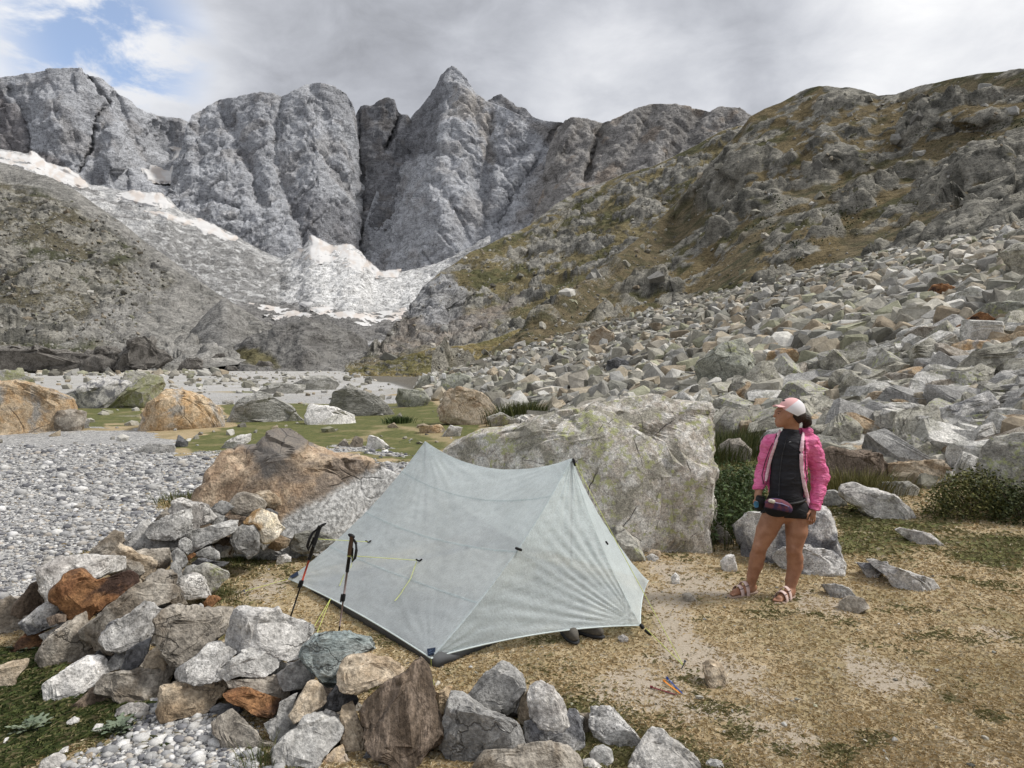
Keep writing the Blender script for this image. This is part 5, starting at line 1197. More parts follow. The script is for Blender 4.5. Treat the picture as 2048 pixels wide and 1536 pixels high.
kp = (u > bare) & (qx > -40) & (qx < 2420) & (qy < 1600) & (talus_d(Xs, Ys) < 2)
Xs, Ys, g_, pat, pat2 = Xs[kp], Ys[kp], zz[1][kp], pat[kp], pat2[kp]
n = len(Xs)
isg = rng.uniform(0, 1, n) < np.clip(.0 + .8 * g_ + .8 * sstep(pat + .35 * pat2, .24, .55), 0, .92)
DRYC = np.array([(.55,.43,.25),(.48,.36,.195),(.60,.50,.33),(.42,.31,.165),(.64,.56,.41)]); GRNC = np.array([(.20,.19,.085),(.23,.21,.10),(.28,.24,.13),(.17,.165,.07)])
cols = np.where(isg[:, None], GRNC[rng.integers(4, size=n)], DRYC[rng.integers(5, size=n)]) * rng.uniform(.75, 1.2, n)[:, None]
leftg = (Xs < -1.0) & (Ys < 5) & (g_ > .4)
cols[leftg] = np.array([(.07,.095,.03),(.10,.12,.04),(.14,.15,.055),(.055,.075,.025),(.24,.21,.11)])[rng.integers(5, size=int(leftg.sum()))] * rng.uniform(.75, 1.2, int(leftg.sum()))[:, None]
hg = np.where(leftg, rng.uniform(.018, .05, n), np.where(isg, rng.uniform(.012, .032, n), rng.uniform(.008, .026, n))) * np.clip(Ys / 6, .8, 1.6)
wd = rng.uniform(.0006, .0013, n) * np.clip(Ys / 4.5, .9, 2.6)
V, Fb, C = blades(Xs, Ys, hg * 1.15, wd, cols, 2.0)
tag(part('grass', V, Fb, GRASS, None, True, C), 'short dry trampled turf with green tufts round the tent', 'grass', None, 'stuff')
print('blades', n, 'pebbles', len(Xp), 'talus', len(rest), big)

# ------------------------------------------------------------------ tent
rng = np.random.default_rng(77)
def A(px, py, d): return at(px, py, float(d))
NP, FP, NC, LC, VC, RC = A(1143, 917, 5.1), A(850, 882, 6.3), A(862, 1317, 4.36), A(577, 1158, 6.05), A(1281, 1251, 4.85), A(1297, 1161, 5.85)
BC = LC + RC - NC + np.array([0, 0, 0.0]); BC[2] = .1
VC2 = FP + (NP - VC) * np.array([1, 1, 0]) + np.array([0, 0, VC[2] - FP[2]])
def bez(p, q, bow):
    """edge from p to q whose middle is pulled by bow"""
    def f(s):
        s = np.asarray(s)[..., None]; return p * (1 - s) + q * s + 4 * s * (1 - s) * np.asarray(bow, float)
    return f
def coons(b0, b1, l, r, nu, nv):
    """surface between bottom b0, top b1 (along u) and left l, right r (along v)"""
    u = np.linspace(0, 1, nu)[:, None]; v = np.linspace(0, 1, nv)[None, :]
    U, V = np.broadcast_arrays(u, v); U3, V3 = U[..., None], V[..., None]
    S = (1 - V3) * b0(U) + V3 * b1(U) + (1 - U3) * l(V) + U3 * r(V)
    S -= (1 - U3) * (1 - V3) * b0(np.zeros_like(U)) + U3 * (1 - V3) * b0(np.ones_like(U)) + (1 - U3) * V3 * b1(np.zeros_like(U)) + U3 * V3 * b1(np.ones_like(U))
    return S, U, V
def normals(S):
    N = np.cross(np.gradient(S, axis=0), np.gradient(S, axis=1)); L = np.linalg.norm(N, axis=-1)[..., None]; return N / (L + 1e-9)
cen = (NC + LC + BC + RC) / 4
def wrinkle(S, focus):
    """tension folds fanning out from pulled points: (point, number, amplitude, reach)"""
    N = normals(S); 
    if ((S.reshape(-1, 3).mean(0) - cen) * N.reshape(-1, 3).mean(0)).sum() < 0: N = -N
    d = np.zeros(S.shape[:2])
    for P0, ref, num, amp, reach in focus:
        W = S - P0; L = np.linalg.norm(W, axis=-1); e1 = ref / np.linalg.norm(ref); n0 = N.reshape(-1, 3).mean(0); n0 /= np.linalg.norm(n0)
        e1 = e1 - n0 * (e1 @ n0); e1 /= np.linalg.norm(e1); e2 = np.cross(n0, e1)
        an = np.arctan2(W @ e2, W @ e1)
        ph = an * num + 1.6 * fbm(np.stack([an * 3, L * 1.5, np.zeros_like(L)], -1), 3, int(num))
        d += amp * np.sin(ph) * np.exp(-L / reach) * sstep(L, .0, .10) * (.6 + .8 * fbm(np.stack([an * 5, L * 2, L * 0 + 3], -1), 2, 9))
    d += .0022 * fbm(S * 11, 3, 12) + .005 * fbm(S * 2.4, 2, 13) + .0016 * ridged(S * np.array([5, 5, 22]), 2, 14)
    return S + N * d[..., None], N
def fabric(name, tint, trans=.80, dens=1.0):
    m, t, b = new_mat(name); t.N.remove(b); out = [n for n in t.N if n.type == 'OUTPUT_MATERIAL'][0]
    tcn = t.n('ShaderNodeTexCoord'); P_ = tcn.outputs['Object']
    mp = t.n('ShaderNodeMapping'); t.L.new(P_, mp.inputs[0]); mp.inputs['Rotation'].default_value = (0, 0, .8); mp.inputs['Scale'].default_value = (3, 60, 60)
    mp2 = t.n('ShaderNodeMapping'); t.L.new(P_, mp2.inputs[0]); mp2.inputs['Rotation'].default_value = (0, 0, -.77); mp2.inputs['Scale'].default_value = (6, 70, 10)
    f1 = t.noise(mp.outputs[0], 3.0, 5, .7); f2 = t.noise(mp2.outputs[0], 3.0, 5, .7); n3 = t.noise(P_, 2.2, 4, .6); n4 = t.noise(P_, 120.0, 3, .7)
    k = t.math('ADD', t.math('ADD', t.lin(f1, .25, .75, -.22, .22), t.lin(f2, .25, .75, -.16, .16)), t.math('ADD', t.lin(n3, .3, .7, -.11, .11), t.lin(n4, .25, .75, -.12, .12)))
    c = t.scale(t.mix(0.0, tint, tint), t.math('ADD', 1.0, k))
    h = t.math('ADD', t.math('MULTIPLY', f1, .5), t.math('MULTIPLY', f2, .5))
    bp = t.n('ShaderNodeBump', i_Strength=.55, i_Distance=.006); t.L.new(h, bp.inputs['Height'])
    df = t.n('ShaderNodeBsdfDiffuse'); tr = t.n('ShaderNodeBsdfTranslucent'); gl = t.n('ShaderNodeBsdfGlossy', i_Roughness=.42); tp = t.n('ShaderNodeBsdfTransparent')
    for nd in (df, tr, gl): t.L.new(c, nd.inputs['Color']); t.L.new(bp.outputs[0], nd.inputs['Normal'])
    gl.inputs['Color'].default_value = (.8, .82, .82, 1); t.L.remove(gl.inputs['Color'].links[0])
    tp.inputs['Color'].default_value = (.80, .86, .85, 1)
    m1 = t.n('ShaderNodeMixShader', i_0=trans * .55); t.L.new(df.outputs[0], m1.inputs[1]); t.L.new(tr.outputs[0], m1.inputs[2])
    m2 = t.n('ShaderNodeMixShader', i_0=.06); t.L.new(m1.outputs[0], m2.inputs[1]); t.L.new(gl.outputs[0], m2.inputs[2])
    m3 = t.n('ShaderNodeMixShader', i_0=.21 * dens); t.L.new(m2.outputs[0], m3.inputs[1]); t.L.new(tp.outputs[0], m3.inputs[2])
    t.L.new(m3.outputs[0], out.inputs[0])
    return m
FAB = fabric('tent_fabric', (.85, .905, .915)); FAB2 = fabric('tent_fabric_shaded', (.77, .84, .85), .75)  # door tint darker: shade of the less upturned panels put into the fabric
BLACK = plain('black_webbing', (.012, .012, .013), .6); NAVY = plain('navy_patch', (.02, .035, .07), .7); CORD = plain('lime_cord', (.54, .59, .16), .6, .1)
TUB = plain('bathtub_floor', (.105, .108, .11), .7, .2, 9.0); SEAM = plain('seam_tape', (.62, .69, .68), .6, .05); REDF = plain('red_lining', (.14, .02, .02), .7)
tent = thing('tent', 'pale blue-green translucent ridge tent pitched between rocks', 'tent', (float(cen[0]), float(cen[1]), 0.0))
RIDGE = bez(NP, FP, (0, 0, -.155))
E_nc = bez(NC, NP, (.055, -.02, -.02)); E_lc = bez(LC, FP, (.05, -.02, -.045))
E_b0 = bez(NC, LC, (.0, .03, .018))
E_vc = bez(VC, NP, (-.03, .03, -.03)); E_rc = bez(RC, NP, (-.04, -.02, -.04))
E_n = bez(NC, VC, (.0, .05, .03)); E_r = bez(VC, RC, (-.02, .0, .02))
E_bc = bez(BC, FP, (-.05, .02, -.05)); E_back = bez(RC, BC, (0, -.03, 0)); E_v2 = bez(VC2, FP, (.03, -.03, -.03))
def pt(P0): return lambda s: np.broadcast_to(P0, np.shape(s) + (3,))
PANELS = {}
def panel(name, b0, b1, l, r, nu, nv, mat, focus, label=None):
    S, U, V = coons(b0, b1, l, r, nu, nv); S, N = wrinkle(S, focus)
    o = part(name, S.reshape(-1, 3), grid_faces(nu, nv), mat, tent); PANELS[name] = (S, N)
    if label: o['label'] = label
    return o
dn = NP - NC
panel('front_panel', E_b0, RIDGE, E_nc, E_lc, 130, 100, FAB, [(NP, FP - NP, 46, .006, .75), (FP, NP - FP, 40, .005, .5), (NC, LC - NC, 34, .0035, .5), (LC, NC - LC, 34, .004, .5)])
panel('near_door', E_n, pt(NP), E_nc, E_vc, 110, 110, FAB2, [(VC, NC - VC, 58, .0085, .85), (NP, VC - NP, 38, .005, .6), (NC, VC - NC, 30, .004, .5)])
panel('far_door', E_r, pt(NP), E_vc, E_rc, 50, 70, FAB2, [(VC, RC - VC, 40, .006, .5), (NP, VC - NP, 30, .004, .5)])
panel('back_panel', E_back, RIDGE, E_rc, E_bc, 60, 40, FAB, [(NP, FP - NP, 30, .004, .6)])
panel('side_door', bez(BC, VC2, (0, 0, .03)), pt(FP), E_bc, E_v2, 30, 40, FAB2, [])
panel('side_door', bez(VC2, LC, (0, 0, .03)), pt(FP), E_v2, E_lc, 30, 40, FAB2, [])
def on_panel(name, px, py, lift=.004):
    S, N = PANELS[name]; qx, qy = project(S); k = np.argmin((qx - px) ** 2 + (qy - py) ** 2); i, j = np.unravel_index(k, qx.shape); return S[i, j] + N[i, j] * lift
def strip(name, f, r, mat, n=60, flat=None):
    s = np.linspace(0, 1, n); V, F = tube(f(s), r, 6); return part(name, V, F, mat, tent)
strip('hem', E_b0, .005, SEAM); strip('hem', E_n, .005, SEAM); strip('hem', E_r, .004, SEAM)
def ribbon(name, curve, w, pn, mat):
    """flat seam tape lying a little proud of a panel"""
    P = curve; T = np.gradient(P, axis=0); T /= np.linalg.norm(T, axis=1)[:, None]; S, N = PANELS[pn]; n0 = N.reshape(-1, 3).mean(0); n0 /= np.linalg.norm(n0)
    B = np.cross(T, n0); V = np.stack([P - B * w + n0 * .006, P + n0 * .009, P + B * w + n0 * .006], 1).reshape(-1, 3)
    return part(name, V, grid_faces(len(P), 3), mat, tent)
ribbon('ridge_seam', E_nc(np.linspace(.02, .98, 60)), .008, 'front_panel', FAB2)
S, N = PANELS['front_panel']
for vv in (.27, .52, .80):                                       # seams across the front panel
    j = int(vv * (S.shape[1] - 1)); c_ = S[:, j] + N[:, j] * .0015; T = np.gradient(c_, axis=0); T /= np.linalg.norm(T, axis=1)[:, None]; B = np.cross(T, N[:, j])
    part('panel_seam', np.stack([c_ - B * .006, c_ + B * .006], 1).reshape(-1, 3), grid_faces(len(c_), 2), SEAMD if 'SEAMD' in globals() else globals().setdefault('SEAMD', fabric('seam_overlap', (.70, .77, .78))), tent)
def cord(pts, r=.0022, sag=0.0, parent=tent, name='guy_line'):
    P = np.array(pts, float); s = np.linspace(0, 1, 20)[:, None]
    if len(P) == 2: P = P[0] * (1 - s) + P[1] * s; P[:, 2] -= sag * 4 * (s * (1 - s))[:, 0]
    V, F = tube(P, r, 6); return part(name, V, F, CORD, parent)
def gnd(px, py, z=.0):
    d = hit_ground(px, py); p = at(px, py, d); p[2] += z; return p
stk = gnd(1367, 1338, .02)
top_ = NP + np.array([.02, -.01, -.02])
cord([top_, stk], sag=.012); cord([VC + np.array([.03, -.02, -.01]), stk], .0025)
cord([top_ + np.array([.0, -.005, 0]), top_ + np.array([.05, -.03, -.06]), top_ + np.array([.06, -.03, -.16])], .0016, name='cord_tail')
cord([LC, gnd(490, 1187, .02)]); cord([NC, NC + np.array([.005, -.02, -.055]), gnd(868, 1374, .01)], .0024)
mid_ = E_b0(np.array(.64)); cord([mid_, gnd(618, 1280, .03)]); cord([mid_, gnd(632, 1280, .03)])
def blob_box(name, c, ax, hl, hw, ht, mat, parent):
    """little rounded bar centred at c along ax"""
    ax = np.array(ax, float); ax /= np.linalg.norm(ax); b_ = np.cross(ax, [0, 0, 1.0]); b_ /= np.linalg.norm(b_) + 1e-9; n_ = np.cross(ax, b_)
    U, F = ico(2); V = np.sign(U) * np.abs(U) ** .5
    return part(name, c + V[:, :1] * hl * ax + V[:, 1:2] * hw * b_ + V[:, 2:3] * ht * n_, F, mat, parent)
T1, T2 = on_panel('front_panel', 838, 1123), on_panel('front_panel', 738, 1084)
for T in (T1, T2):
    for s in (-1, 1): blob_box('tie_out', T + np.array([s * .012, -.012, .006]), (s * .8, -.2, .6), .016, .006, .006, BLACK, tent)
blob_box('toggle', on_panel('front_panel', 1040, 1099, .01) + np.array([.01, -.012, 0]), (1, 0, -.35), .026, .009, .009, BLACK, tent)
blob_box('toggle', on_panel('far_door', 1212, 1087, .01), (.6, 0, -.9), .016, .007, .007, BLACK, tent)
blob_box('line_adjuster', VC + np.array([.008, -.01, -.003]), (.5, -.3, -.6), .02, .012, .012, BLACK, tent)
blob_box('line_adjuster', VC + np.array([.045, -.035, -.035]), (.6, -.3, -.4), .028, .010, .010, BLACK, tent)
blob_box('line_adjuster', NP + np.array([.018, -.012, -.025]), (.3, 0, -.9), .03, .010, .010, BLACK, tent)
blob_box('line_adjuster', NC + np.array([0, -.012, -.02]), (0, 0, 1), .014, .008, .008, BLACK, tent)
for (px, py), ax in (((864, 1306), 0), ((590, 1152), 1)):        # corner patches with their stitched emblem
    S0 = [on_panel('front_panel', px + dx, py + dy, .006) for dx, dy in (((-7, -7), (7, -10), (7, 4), (-7, 6)) if not ax else ((-10, 2), (6, -7), (8, -2), (-4, 6)))]
    pa = part('corner_patch', np.array(S0 + [p + np.array([0, -.003, .003]) for p in S0]), np.array([[4, 5, 6, 7], [0, 1, 5, 4], [1, 2, 6, 5], [2, 3, 7, 6], [3, 0, 4, 7]]), NAVY, tent, False)
    if not ax:
        q = np.array(S0) + np.array([0, -.005, .005]); lerp = lambda a, b: (q[0] * (1 - a) + q[1] * a) * (1 - b) + (q[3] * (1 - a) + q[2] * a) * b
        V1, F1 = tube([lerp(.2, .78), lerp(.5, .72), lerp(.8, .78)], .0013, 5); V2, F2 = tube([lerp(.3, .52), lerp(.45, .30), lerp(.55, .45), lerp(.68, .25)], .0013, 5)
        Vj, Fj = join([(V1, F1), (V2, F2)]); part('emblem', Vj, Fj, plain('emblem_thread', (.16, .24, .36), .7), pa)
# bathtub floor
fl = [gnd(871, 1343), gnd(612, 1180), BC + (cen - BC) * .1, RC + (cen - RC) * .06 ]
fl = [np.array([p[0], p[1], 0.0]) for p in fl]; fl[3] = fl[0] + (fl[3] - fl[0]) * .92
cf = np.mean(fl, 0); Vf = []; 
for k in range(4):
    for s in np.linspace(0, 1, 12, endpoint=False):
        p = fl[k] * (1 - s) + fl[(k + 1) % 4] * s; Vf.append(p + (cf - p) * .022)
Vf = np.array(Vf); nb = len(Vf); gz = ground_z(Vf[:, 0], Vf[:, 1]); lowr = Vf.copy(); lowr[:, 2] = gz + .004
midr = Vf + (cf - Vf) * .02; midr[:, 2] = gz + .05 + .012 * perlin(Vf * 6, 3); topr = Vf + (cf - Vf) * .085; topr[:, 2] = gz + .09 + .01 * perlin(Vf * 5, 4)
Vt = np.concatenate([lowr, midr, topr, [[cf[0], cf[1], .02]]]); Fq = grid_faces(3, nb, True)
Ft = np.concatenate([tris(Fq), np.stack([np.arange(nb), (np.arange(nb) + 1) % nb, np.full(nb, 3 * nb)], -1)])
tub = part('bathtub_floor', Vt, Ft, TUB, tent)
inner = plain('sleeping_mat', (.40, .33, .24), .8)
pm = cf + np.array([.0, .0, 0]); dl = (fl[1] - fl[0]); dl /= np.linalg.norm(dl); dw = (fl[3] - fl[0]); dw /= np.linalg.norm(dw)
U, F = ico(3); Vm = np.sign(U) * np.abs(U) ** .4
sl = part('sleeping_bag', pm + np.array([0, 0, .14]) + Vm[:, :1] * .40 * dl + Vm[:, 1:2] * .62 * dw + Vm[:, 2:3] * .10 * np.array([0, 0, 1]) + .02 * fbm(Vm * 3, 3, 4)[:, None], F, inner)
tag(sl, 'bedding glowing faintly through the tent wall', 'bedding')
# poles that hold the tent up, inside
for P0, dx in ((NP, (0, .0)), (FP, (0, 0))):
    V, F = tube([P0 - np.array([0, 0, .02]), np.array([P0[0], P0[1], .0])], .008, 8); part('inner_pole', V, F, BLACK, tent)

# ------------------------------------------------------------------ trekking poles
def trekking_pole(label, top, tip, d0, d1, upper, lower, lean, hook):
    a, b_ = at(*top, d0), at(*tip, d1); b_[2] = ground_z(b_[0], b_[1]) - .01
    t_ = thing('trekking_pole', label, 'trekking pole', tuple(b_), 'trekking poles holding out the tent wall')
    ax = a - b_; f = lambda s: b_ + ax * s
    part('tip', *tube([f(0), f(.02), f(.09)], [.004, .006, .0065], 8), BLACK, t_)
    part('lower_shaft', *tube([f(.085), f(.36)], .0062, 10), BLACK if hook else lower, t_)
    lk = part('lock', *tube([f(.335), f(.35), f(.40), f(.415)], [.009, .013, .013, .009], 10), BLACK, t_)
    blob_box('lock_lever', f(.375) + np.array([-.014, -.01, 0]), ax, .03, .007, .006, BLACK, lk)
    part('upper_shaft', *tube([f(.40), f(.64)], .0075, 10), upper, t_)
    part('long_grip', *tube([f(.63), f(.64), f(.78)], [.009, .0125, .0125], 10), BLACK, t_)
    part('grip', *tube([f(.78), f(.80), f(.88), f(.96), f(1.0)], [.012, .015, .0165, .015, .017], 12), GRIP if not hook else BLACK, t_)
    U, F = ico(2); side = np.array([1.0 if hook else -.6, .1, .2]); side /= np.linalg.norm(side); axn = ax / np.linalg.norm(ax)
    hd = f(1.0) + side * (.012 if hook else .004); oth = np.cross(axn, side)
    part('grip_head', hd + U[:, :1] * (.035 if hook else .028) * (side + (.3 if hook else 0) * axn) + U[:, 1:2] * .015 * axn + U[:, 2:3] * .017 * oth, F, BLACK, t_)
    s2 = np.array([-1.0 if hook else 1.0, -.2, 0])
    lp = [f(.97) + s2 * .012, f(.93) + s2 * .036, f(.86) + s2 * .046, f(.78) + s2 * .044, f(.74) + s2 * .03, f(.80) + s2 * .022, f(.88) + s2 * .018]
    part('wrist_strap', *tube(lp, [.007, .010, .011, .011, .009, .007, .006], 6), BLACK, t_)
    return t_, f
RED = plain('red_shaft', (.42, .07, .04), .35, .05); BRZ = plain('bronze_shaft', (.22, .17, .16), .4, .1); GRIP = plain('cork_grip', (.085, .05, .028), .8, .2)
pole_a, fa = trekking_pole('black and orange-red trekking pole farther left', (640, 1052), (580, 1236), 5.28, 5.22, RED, BRZ, 0, True)
pole_b, fb_ = trekking_pole('bronze shafted trekking pole with cork grip nearer the tent', (704, 1072), (677, 1270), 4.95, 4.90, BRZ, BRZ, 0, False)
cord([fb_(.80), T1]); cord([fa(.86), T2]); cord([on_panel('front_panel', x, y, .014) for x, y in ((836, 1126), (829, 1142), (822, 1160), (813, 1176), (803, 1190), (793, 1203))], .0024, name='cord_tail')
cord([on_panel('front_panel', 690, 1150, .006), on_panel('front_panel', 684, 1162, .006), on_panel('front_panel', 680, 1173, .006)], .0022, name='cord_tail')
th_ = np.linspace(0, 2 * math.pi, 16); ring = np.stack([.016 * np.cos(th_), .016 * np.sin(th_), 0 * th_], -1)
cord(fb_(.80) + ring, .0022, parent=pole_b, name='cord_loop'); cord([fb_(.80) + np.array([.02, -.01, 0]), fb_(.76) + np.array([.03, -.01, 0]), fb_(.68) + np.array([.022, -.01, 0])], .0022, parent=pole_b, name='cord_tail')

# ------------------------------------------------------------------ stakes and shoes
def stake(name, lab, p, q, colour, z=.008, inground=False):
    a, b_ = p, q; t_ = thing(name, lab, 'tent stake', tuple(b_), 'tent stakes'); ax = (b_ - a); L = np.linalg.norm(ax); axn = ax / L; s_ = np.cross(axn, [0, 0, 1.0]); s_ /= np.linalg.norm(s_)
    V = []                                                        # Y-section shaft tapering to a point
    for s, wv in ((0, 1), (.85, 1), (1, .1)):
        c_ = a + ax * s; V += [c_ + s_ * .005 * wv, c_ - s_ * .005 * wv, c_ + np.cross(axn, s_) * .006 * wv]
    Fv = np.array([[0, 1, 4], [0, 4, 3], [1, 2, 5], [1, 5, 4], [2, 0, 3], [2, 3, 5], [3, 4, 7], [3, 7, 6], [4, 5, 8], [4, 8, 7], [5, 3, 6], [5, 6, 8], [0, 2, 1], [6, 7, 8]])
    part('shaft', np.array(V), Fv, colour, t_, False); part('stake_head', *tube([a - axn * .004, a + axn * .008], .0075, 8), colour, t_)
BLUE = plain('blue_anodised', (.03, .06, .22), .35); ORG = plain('orange_anodised', (.70, .25, .03), .35); DRED = plain('dark_red_anodised', (.16, .02, .03), .35); GREYM = plain('grey_metal', (.10, .11, .14), .35)
stake('tent_stake', 'blue tent stake lying on the bare ground', gnd(1334, 1360, .012), gnd(1367, 1391, .006), BLUE)
stake('tent_stake', 'orange tent stake lying beside the blue one', gnd(1328, 1365, .010), gnd(1362, 1390, .006), ORG)
stake('tent_stake', 'dark red tent stake lying apart on the left', gnd(1302, 1377, .010), gnd(1356, 1392, .006), DRED)
stake('tent_stake', 'grey tent stake driven in at the end of the yellow guy lines', stk + np.array([.01, -.0, .03]), stk + np.array([-.03, 0, -.05]), GREYM)
stake('tent_stake', 'grey stake at the far left tent corner line', gnd(488, 1186, .02), gnd(492, 1190, -.02), GREYM)
SHOE = plain('shoe_grey', (.11, .10, .085), .9, .3, 60.0); SOLE = plain('shoe_sole', (.03, .03, .032), .8)
for i, (px, py, an, lab) in enumerate(((1142, 1287, -1.35, 'grey hiking shoe standing upright under the tent hem'), (1176, 1280, -.7, 'grey hiking shoe to the right of its pair under the tent hem'))):
    g = gnd(px, py); t_ = thing('hiking_shoe', lab, 'shoe', tuple(g), 'pair of hiking shoes')
    dr = np.array([math.cos(an), math.sin(an), 0]); sd_ = np.array([-dr[1], dr[0], 0]); up_ = np.array([0, 0, 1.0]); o_ = g + np.array([0, .09, 0])
    U, F = ico(4); S2 = np.sign(U) * np.abs(U) ** .75
    taper = 1 - .22 * np.clip(S2[:, 0], 0, 1)
    hh = np.where(S2[:, 2] > 0, .055 + .055 * sstep(-S2[:, 0], -.2, .7), .03)
    hole = .05 * np.exp(-((S2[:, 0] + .55) ** 2 + (S2[:, 1] * .8) ** 2) / .08) * (S2[:, 2] > .3)
    part('upper', o_ + S2[:, :1] * .135 * dr + S2[:, 1:2] * .046 * taper[:, None] * sd_ + (S2[:, 2] * hh + .045 - hole)[:, None] * up_, F, SHOE, t_)
    part('sole', o_ + S2[:, :1] * .145 * dr + S2[:, 1:2] * .052 * taper[:, None] * sd_ + (np.clip(S2[:, 2], -1, 1) * .016 + .018)[:, None] * up_, F, SOLE, t_)
    for s in (-.02, .02, .06):
        part('lace', *tube([o_ + dr * s + sd_ * .03 + up_ * (.095 - s * .35), o_ + dr * s + up_ * (.108 - s * .35), o_ + dr * s - sd_ * .03 + up_ * (.095 - s * .35)], .0035, 6), BLACK, t_)

# ------------------------------------------------------------------ person (implicit surfaces, one closed mesh per garment)
class Field:
    """signed distance grid with smooth unions, turned into a mesh by surface nets"""
    def __init__(s, lo, hi, h):
        s.h = h; s.lo = np.asarray(lo, float)
        s.n = np.ceil((np.asarray(hi) - s.lo) / h).astype(int) + 1
        s.ax = [s.lo[i] + np.arange(s.n[i]) * h for i in range(3)]
        s.f = np.full(tuple(s.n), .5, np.float32)
    def box(s, lo, hi):
        a = np.clip(np.floor((lo - s.lo) / s.h).astype(int), 0, s.n); b_ = np.clip(np.ceil((hi - s.lo) / s.h).astype(int) + 1, 0, s.n)
        sl = tuple(slice(a[i], b_[i]) for i in range(3))
        return sl, s.ax[0][sl[0]][:, None, None], s.ax[1][sl[1]][None, :, None], s.ax[2][sl[2]][None, None, :]
    def add(s, d, sl, k):
        f = s.f[sl]; h_ = np.clip(.5 + .5 * (f - d) / k, 0, 1); s.f[sl] = (f * (1 - h_) + d * h_ - k * h_ * (1 - h_)).astype(np.float32)
    def cap(s, a, b_, ra, rb, k=.02, ky=1.0, kz=1.0):
        a, b_ = np.asarray(a, float), np.asarray(b_, float); R_ = max(ra, rb) + k + .02
        sl, X, Y, Z = s.box(np.minimum(a, b_) - R_, np.maximum(a, b_) + R_)
        sc_ = np.array([1, ky, kz]); A_ = a * sc_; D_ = (b_ - a) * sc_; L = D_ @ D_ + 1e-12
        px, py, pz = X - A_[0], Y * ky - A_[1], Z * kz - A_[2]
        t_ = np.clip((px * D_[0] + py * D_[1] + pz * D_[2]) / L, 0, 1)
        d = np.sqrt((px - t_ * D_[0]) ** 2 + (py - t_ * D_[1]) ** 2 + (pz - t_ * D_[2]) ** 2) - (ra + (rb - ra) * t_)
        s.add(d, sl, k); return s
    def chain(s, pts, rs, k=.02, ky=1.0):
        for p, q, a, b_ in zip(pts[:-1], pts[1:], rs[:-1], rs[1:]): s.cap(p, q, a, b_, k, ky)
        return s
    def ell(s, c, M, k=.02):
        """ellipsoid: rows of M are the half axes"""
        c = np.asarray(c, float); M = np.asarray(M, float); r = np.linalg.norm(M, axis=1); R_ = r.max() + k + .02
        sl, X, Y, Z = s.box(c - R_, c + R_); q = 0
        for i in range(3):
            u = M[i] / r[i]; q = q + (((X - c[0]) * u[0] + (Y - c[1]) * u[1] + (Z - c[2]) * u[2]) / r[i]) ** 2
        s.add((np.sqrt(q) - 1) * r.min(), sl, k); return s
    def grid(s): return s.ax[0][:, None, None], s.ax[1][None, :, None], s.ax[2][None, None, :]
    def px(s):
        X, Y, Z = np.meshgrid(*s.ax, indexing='ij'); return project(np.stack([X, Y, Z], -1)), Y
    def clip(s, d): s.f = np.maximum(s.f, d).astype(np.float32); return s
    def mesh(s):
        f = s.f; ins = f < 0
        c = sum(ins[i:f.shape[0] - 1 + i, j:f.shape[1] - 1 + j, k:f.shape[2] - 1 + k].astype(np.int8) for i in (0, 1) for j in (0, 1) for k in (0, 1))
        act = (c > 0) & (c < 8); I = np.argwhere(act); idx = -np.ones(act.shape, np.int64); idx[act] = np.arange(len(I))
        P = np.zeros((len(I), 3)); cnt = np.zeros(len(I))
        cor = [(i, j, k) for i in (0, 1) for j in (0, 1) for k in (0, 1)]
        for a in range(8):
            for b_ in range(a + 1, 8):
                ca, cb = np.array(cor[a]), np.array(cor[b_])
                if np.abs(ca - cb).sum() != 1: continue
                fa = f[tuple((I + ca).T)].astype(float); fb = f[tuple((I + cb).T)].astype(float); m_ = (fa < 0) != (fb < 0)
                t_ = np.where(m_, fa / np.where(m_, fa - fb, 1), 0)[:, None]
                P += np.where(m_[:, None], ca + (cb - ca) * t_, 0); cnt += m_
        V = (I + P / cnt[:, None]) * s.h + s.lo
        Fs = []
        for a in range(3):
            sl0 = [slice(None)] * 3; sl1 = [slice(None)] * 3; sl0[a] = slice(0, -1); sl1[a] = slice(1, None)
            A_, B_ = ins[tuple(sl0)], ins[tuple(sl1)]; b_, c_ = (a + 1) % 3, (a + 2) % 3
            E = np.argwhere(A_ != B_); E = E[(E[:, b_] > 0) & (E[:, c_] > 0) & (E[:, b_] < f.shape[b_] - 1) & (E[:, c_] < f.shape[c_] - 1)]
            flip = A_[tuple(E.T)]
            def cell(db, dc):
                q = E.copy(); q[:, b_] -= db; q[:, c_] -= dc; return idx[tuple(q.T)]
            Q = np.stack([cell(1, 1), cell(0, 1), cell(0, 0), cell(1, 0)], -1); Q = np.where(flip[:, None], Q, Q[:, ::-1]); Fs.append(Q)
        F_ = np.concatenate(Fs); return V, F_[(F_ >= 0).all(1)]
DP = 5.66
def J(px, py, dd=0.0): return at(px, py, DP + dd)
S1 = DP / F_PX
def X3(x, y, z): return np.array([x, y, z], float)
lo_, hi_ = J(1440, 1235, 0) - X3(0, .45, .06), J(1672, 785, 0) + X3(0, .40, .02)
body = Field(lo_, hi_, .0052)
head_c, face_c = J(1583, 824, .0), J(1568, 831, -.005)
body.ell(head_c, [[.092, 0, .01], [0, .078, 0], [-.01, 0, .094]], .03).ell(face_c, [[.062, 0, 0], [0, .058, 0], [0, 0, .082]], .03)
body.cap(J(1580, 841), J(1560, 846), .042, .034, .025).cap(J(1557, 848), J(1556, 849), .017, .016, .014)
body.cap(J(1553, 825), J(1549, 832), .009, .0115, .012).cap(J(1552, 841), J(1551.5, 842), .010, .010, .008).cap(J(1553.5, 837), J(1553.5, 838), .009, .009, .008).cap(J(1554, 822), J(1556, 821), .016, .016, .02)
body.ell(J(1580.5, 833, -.074), [[.013, 0, -.006], [0, .010, 0], [.006, 0, .022]], .008)
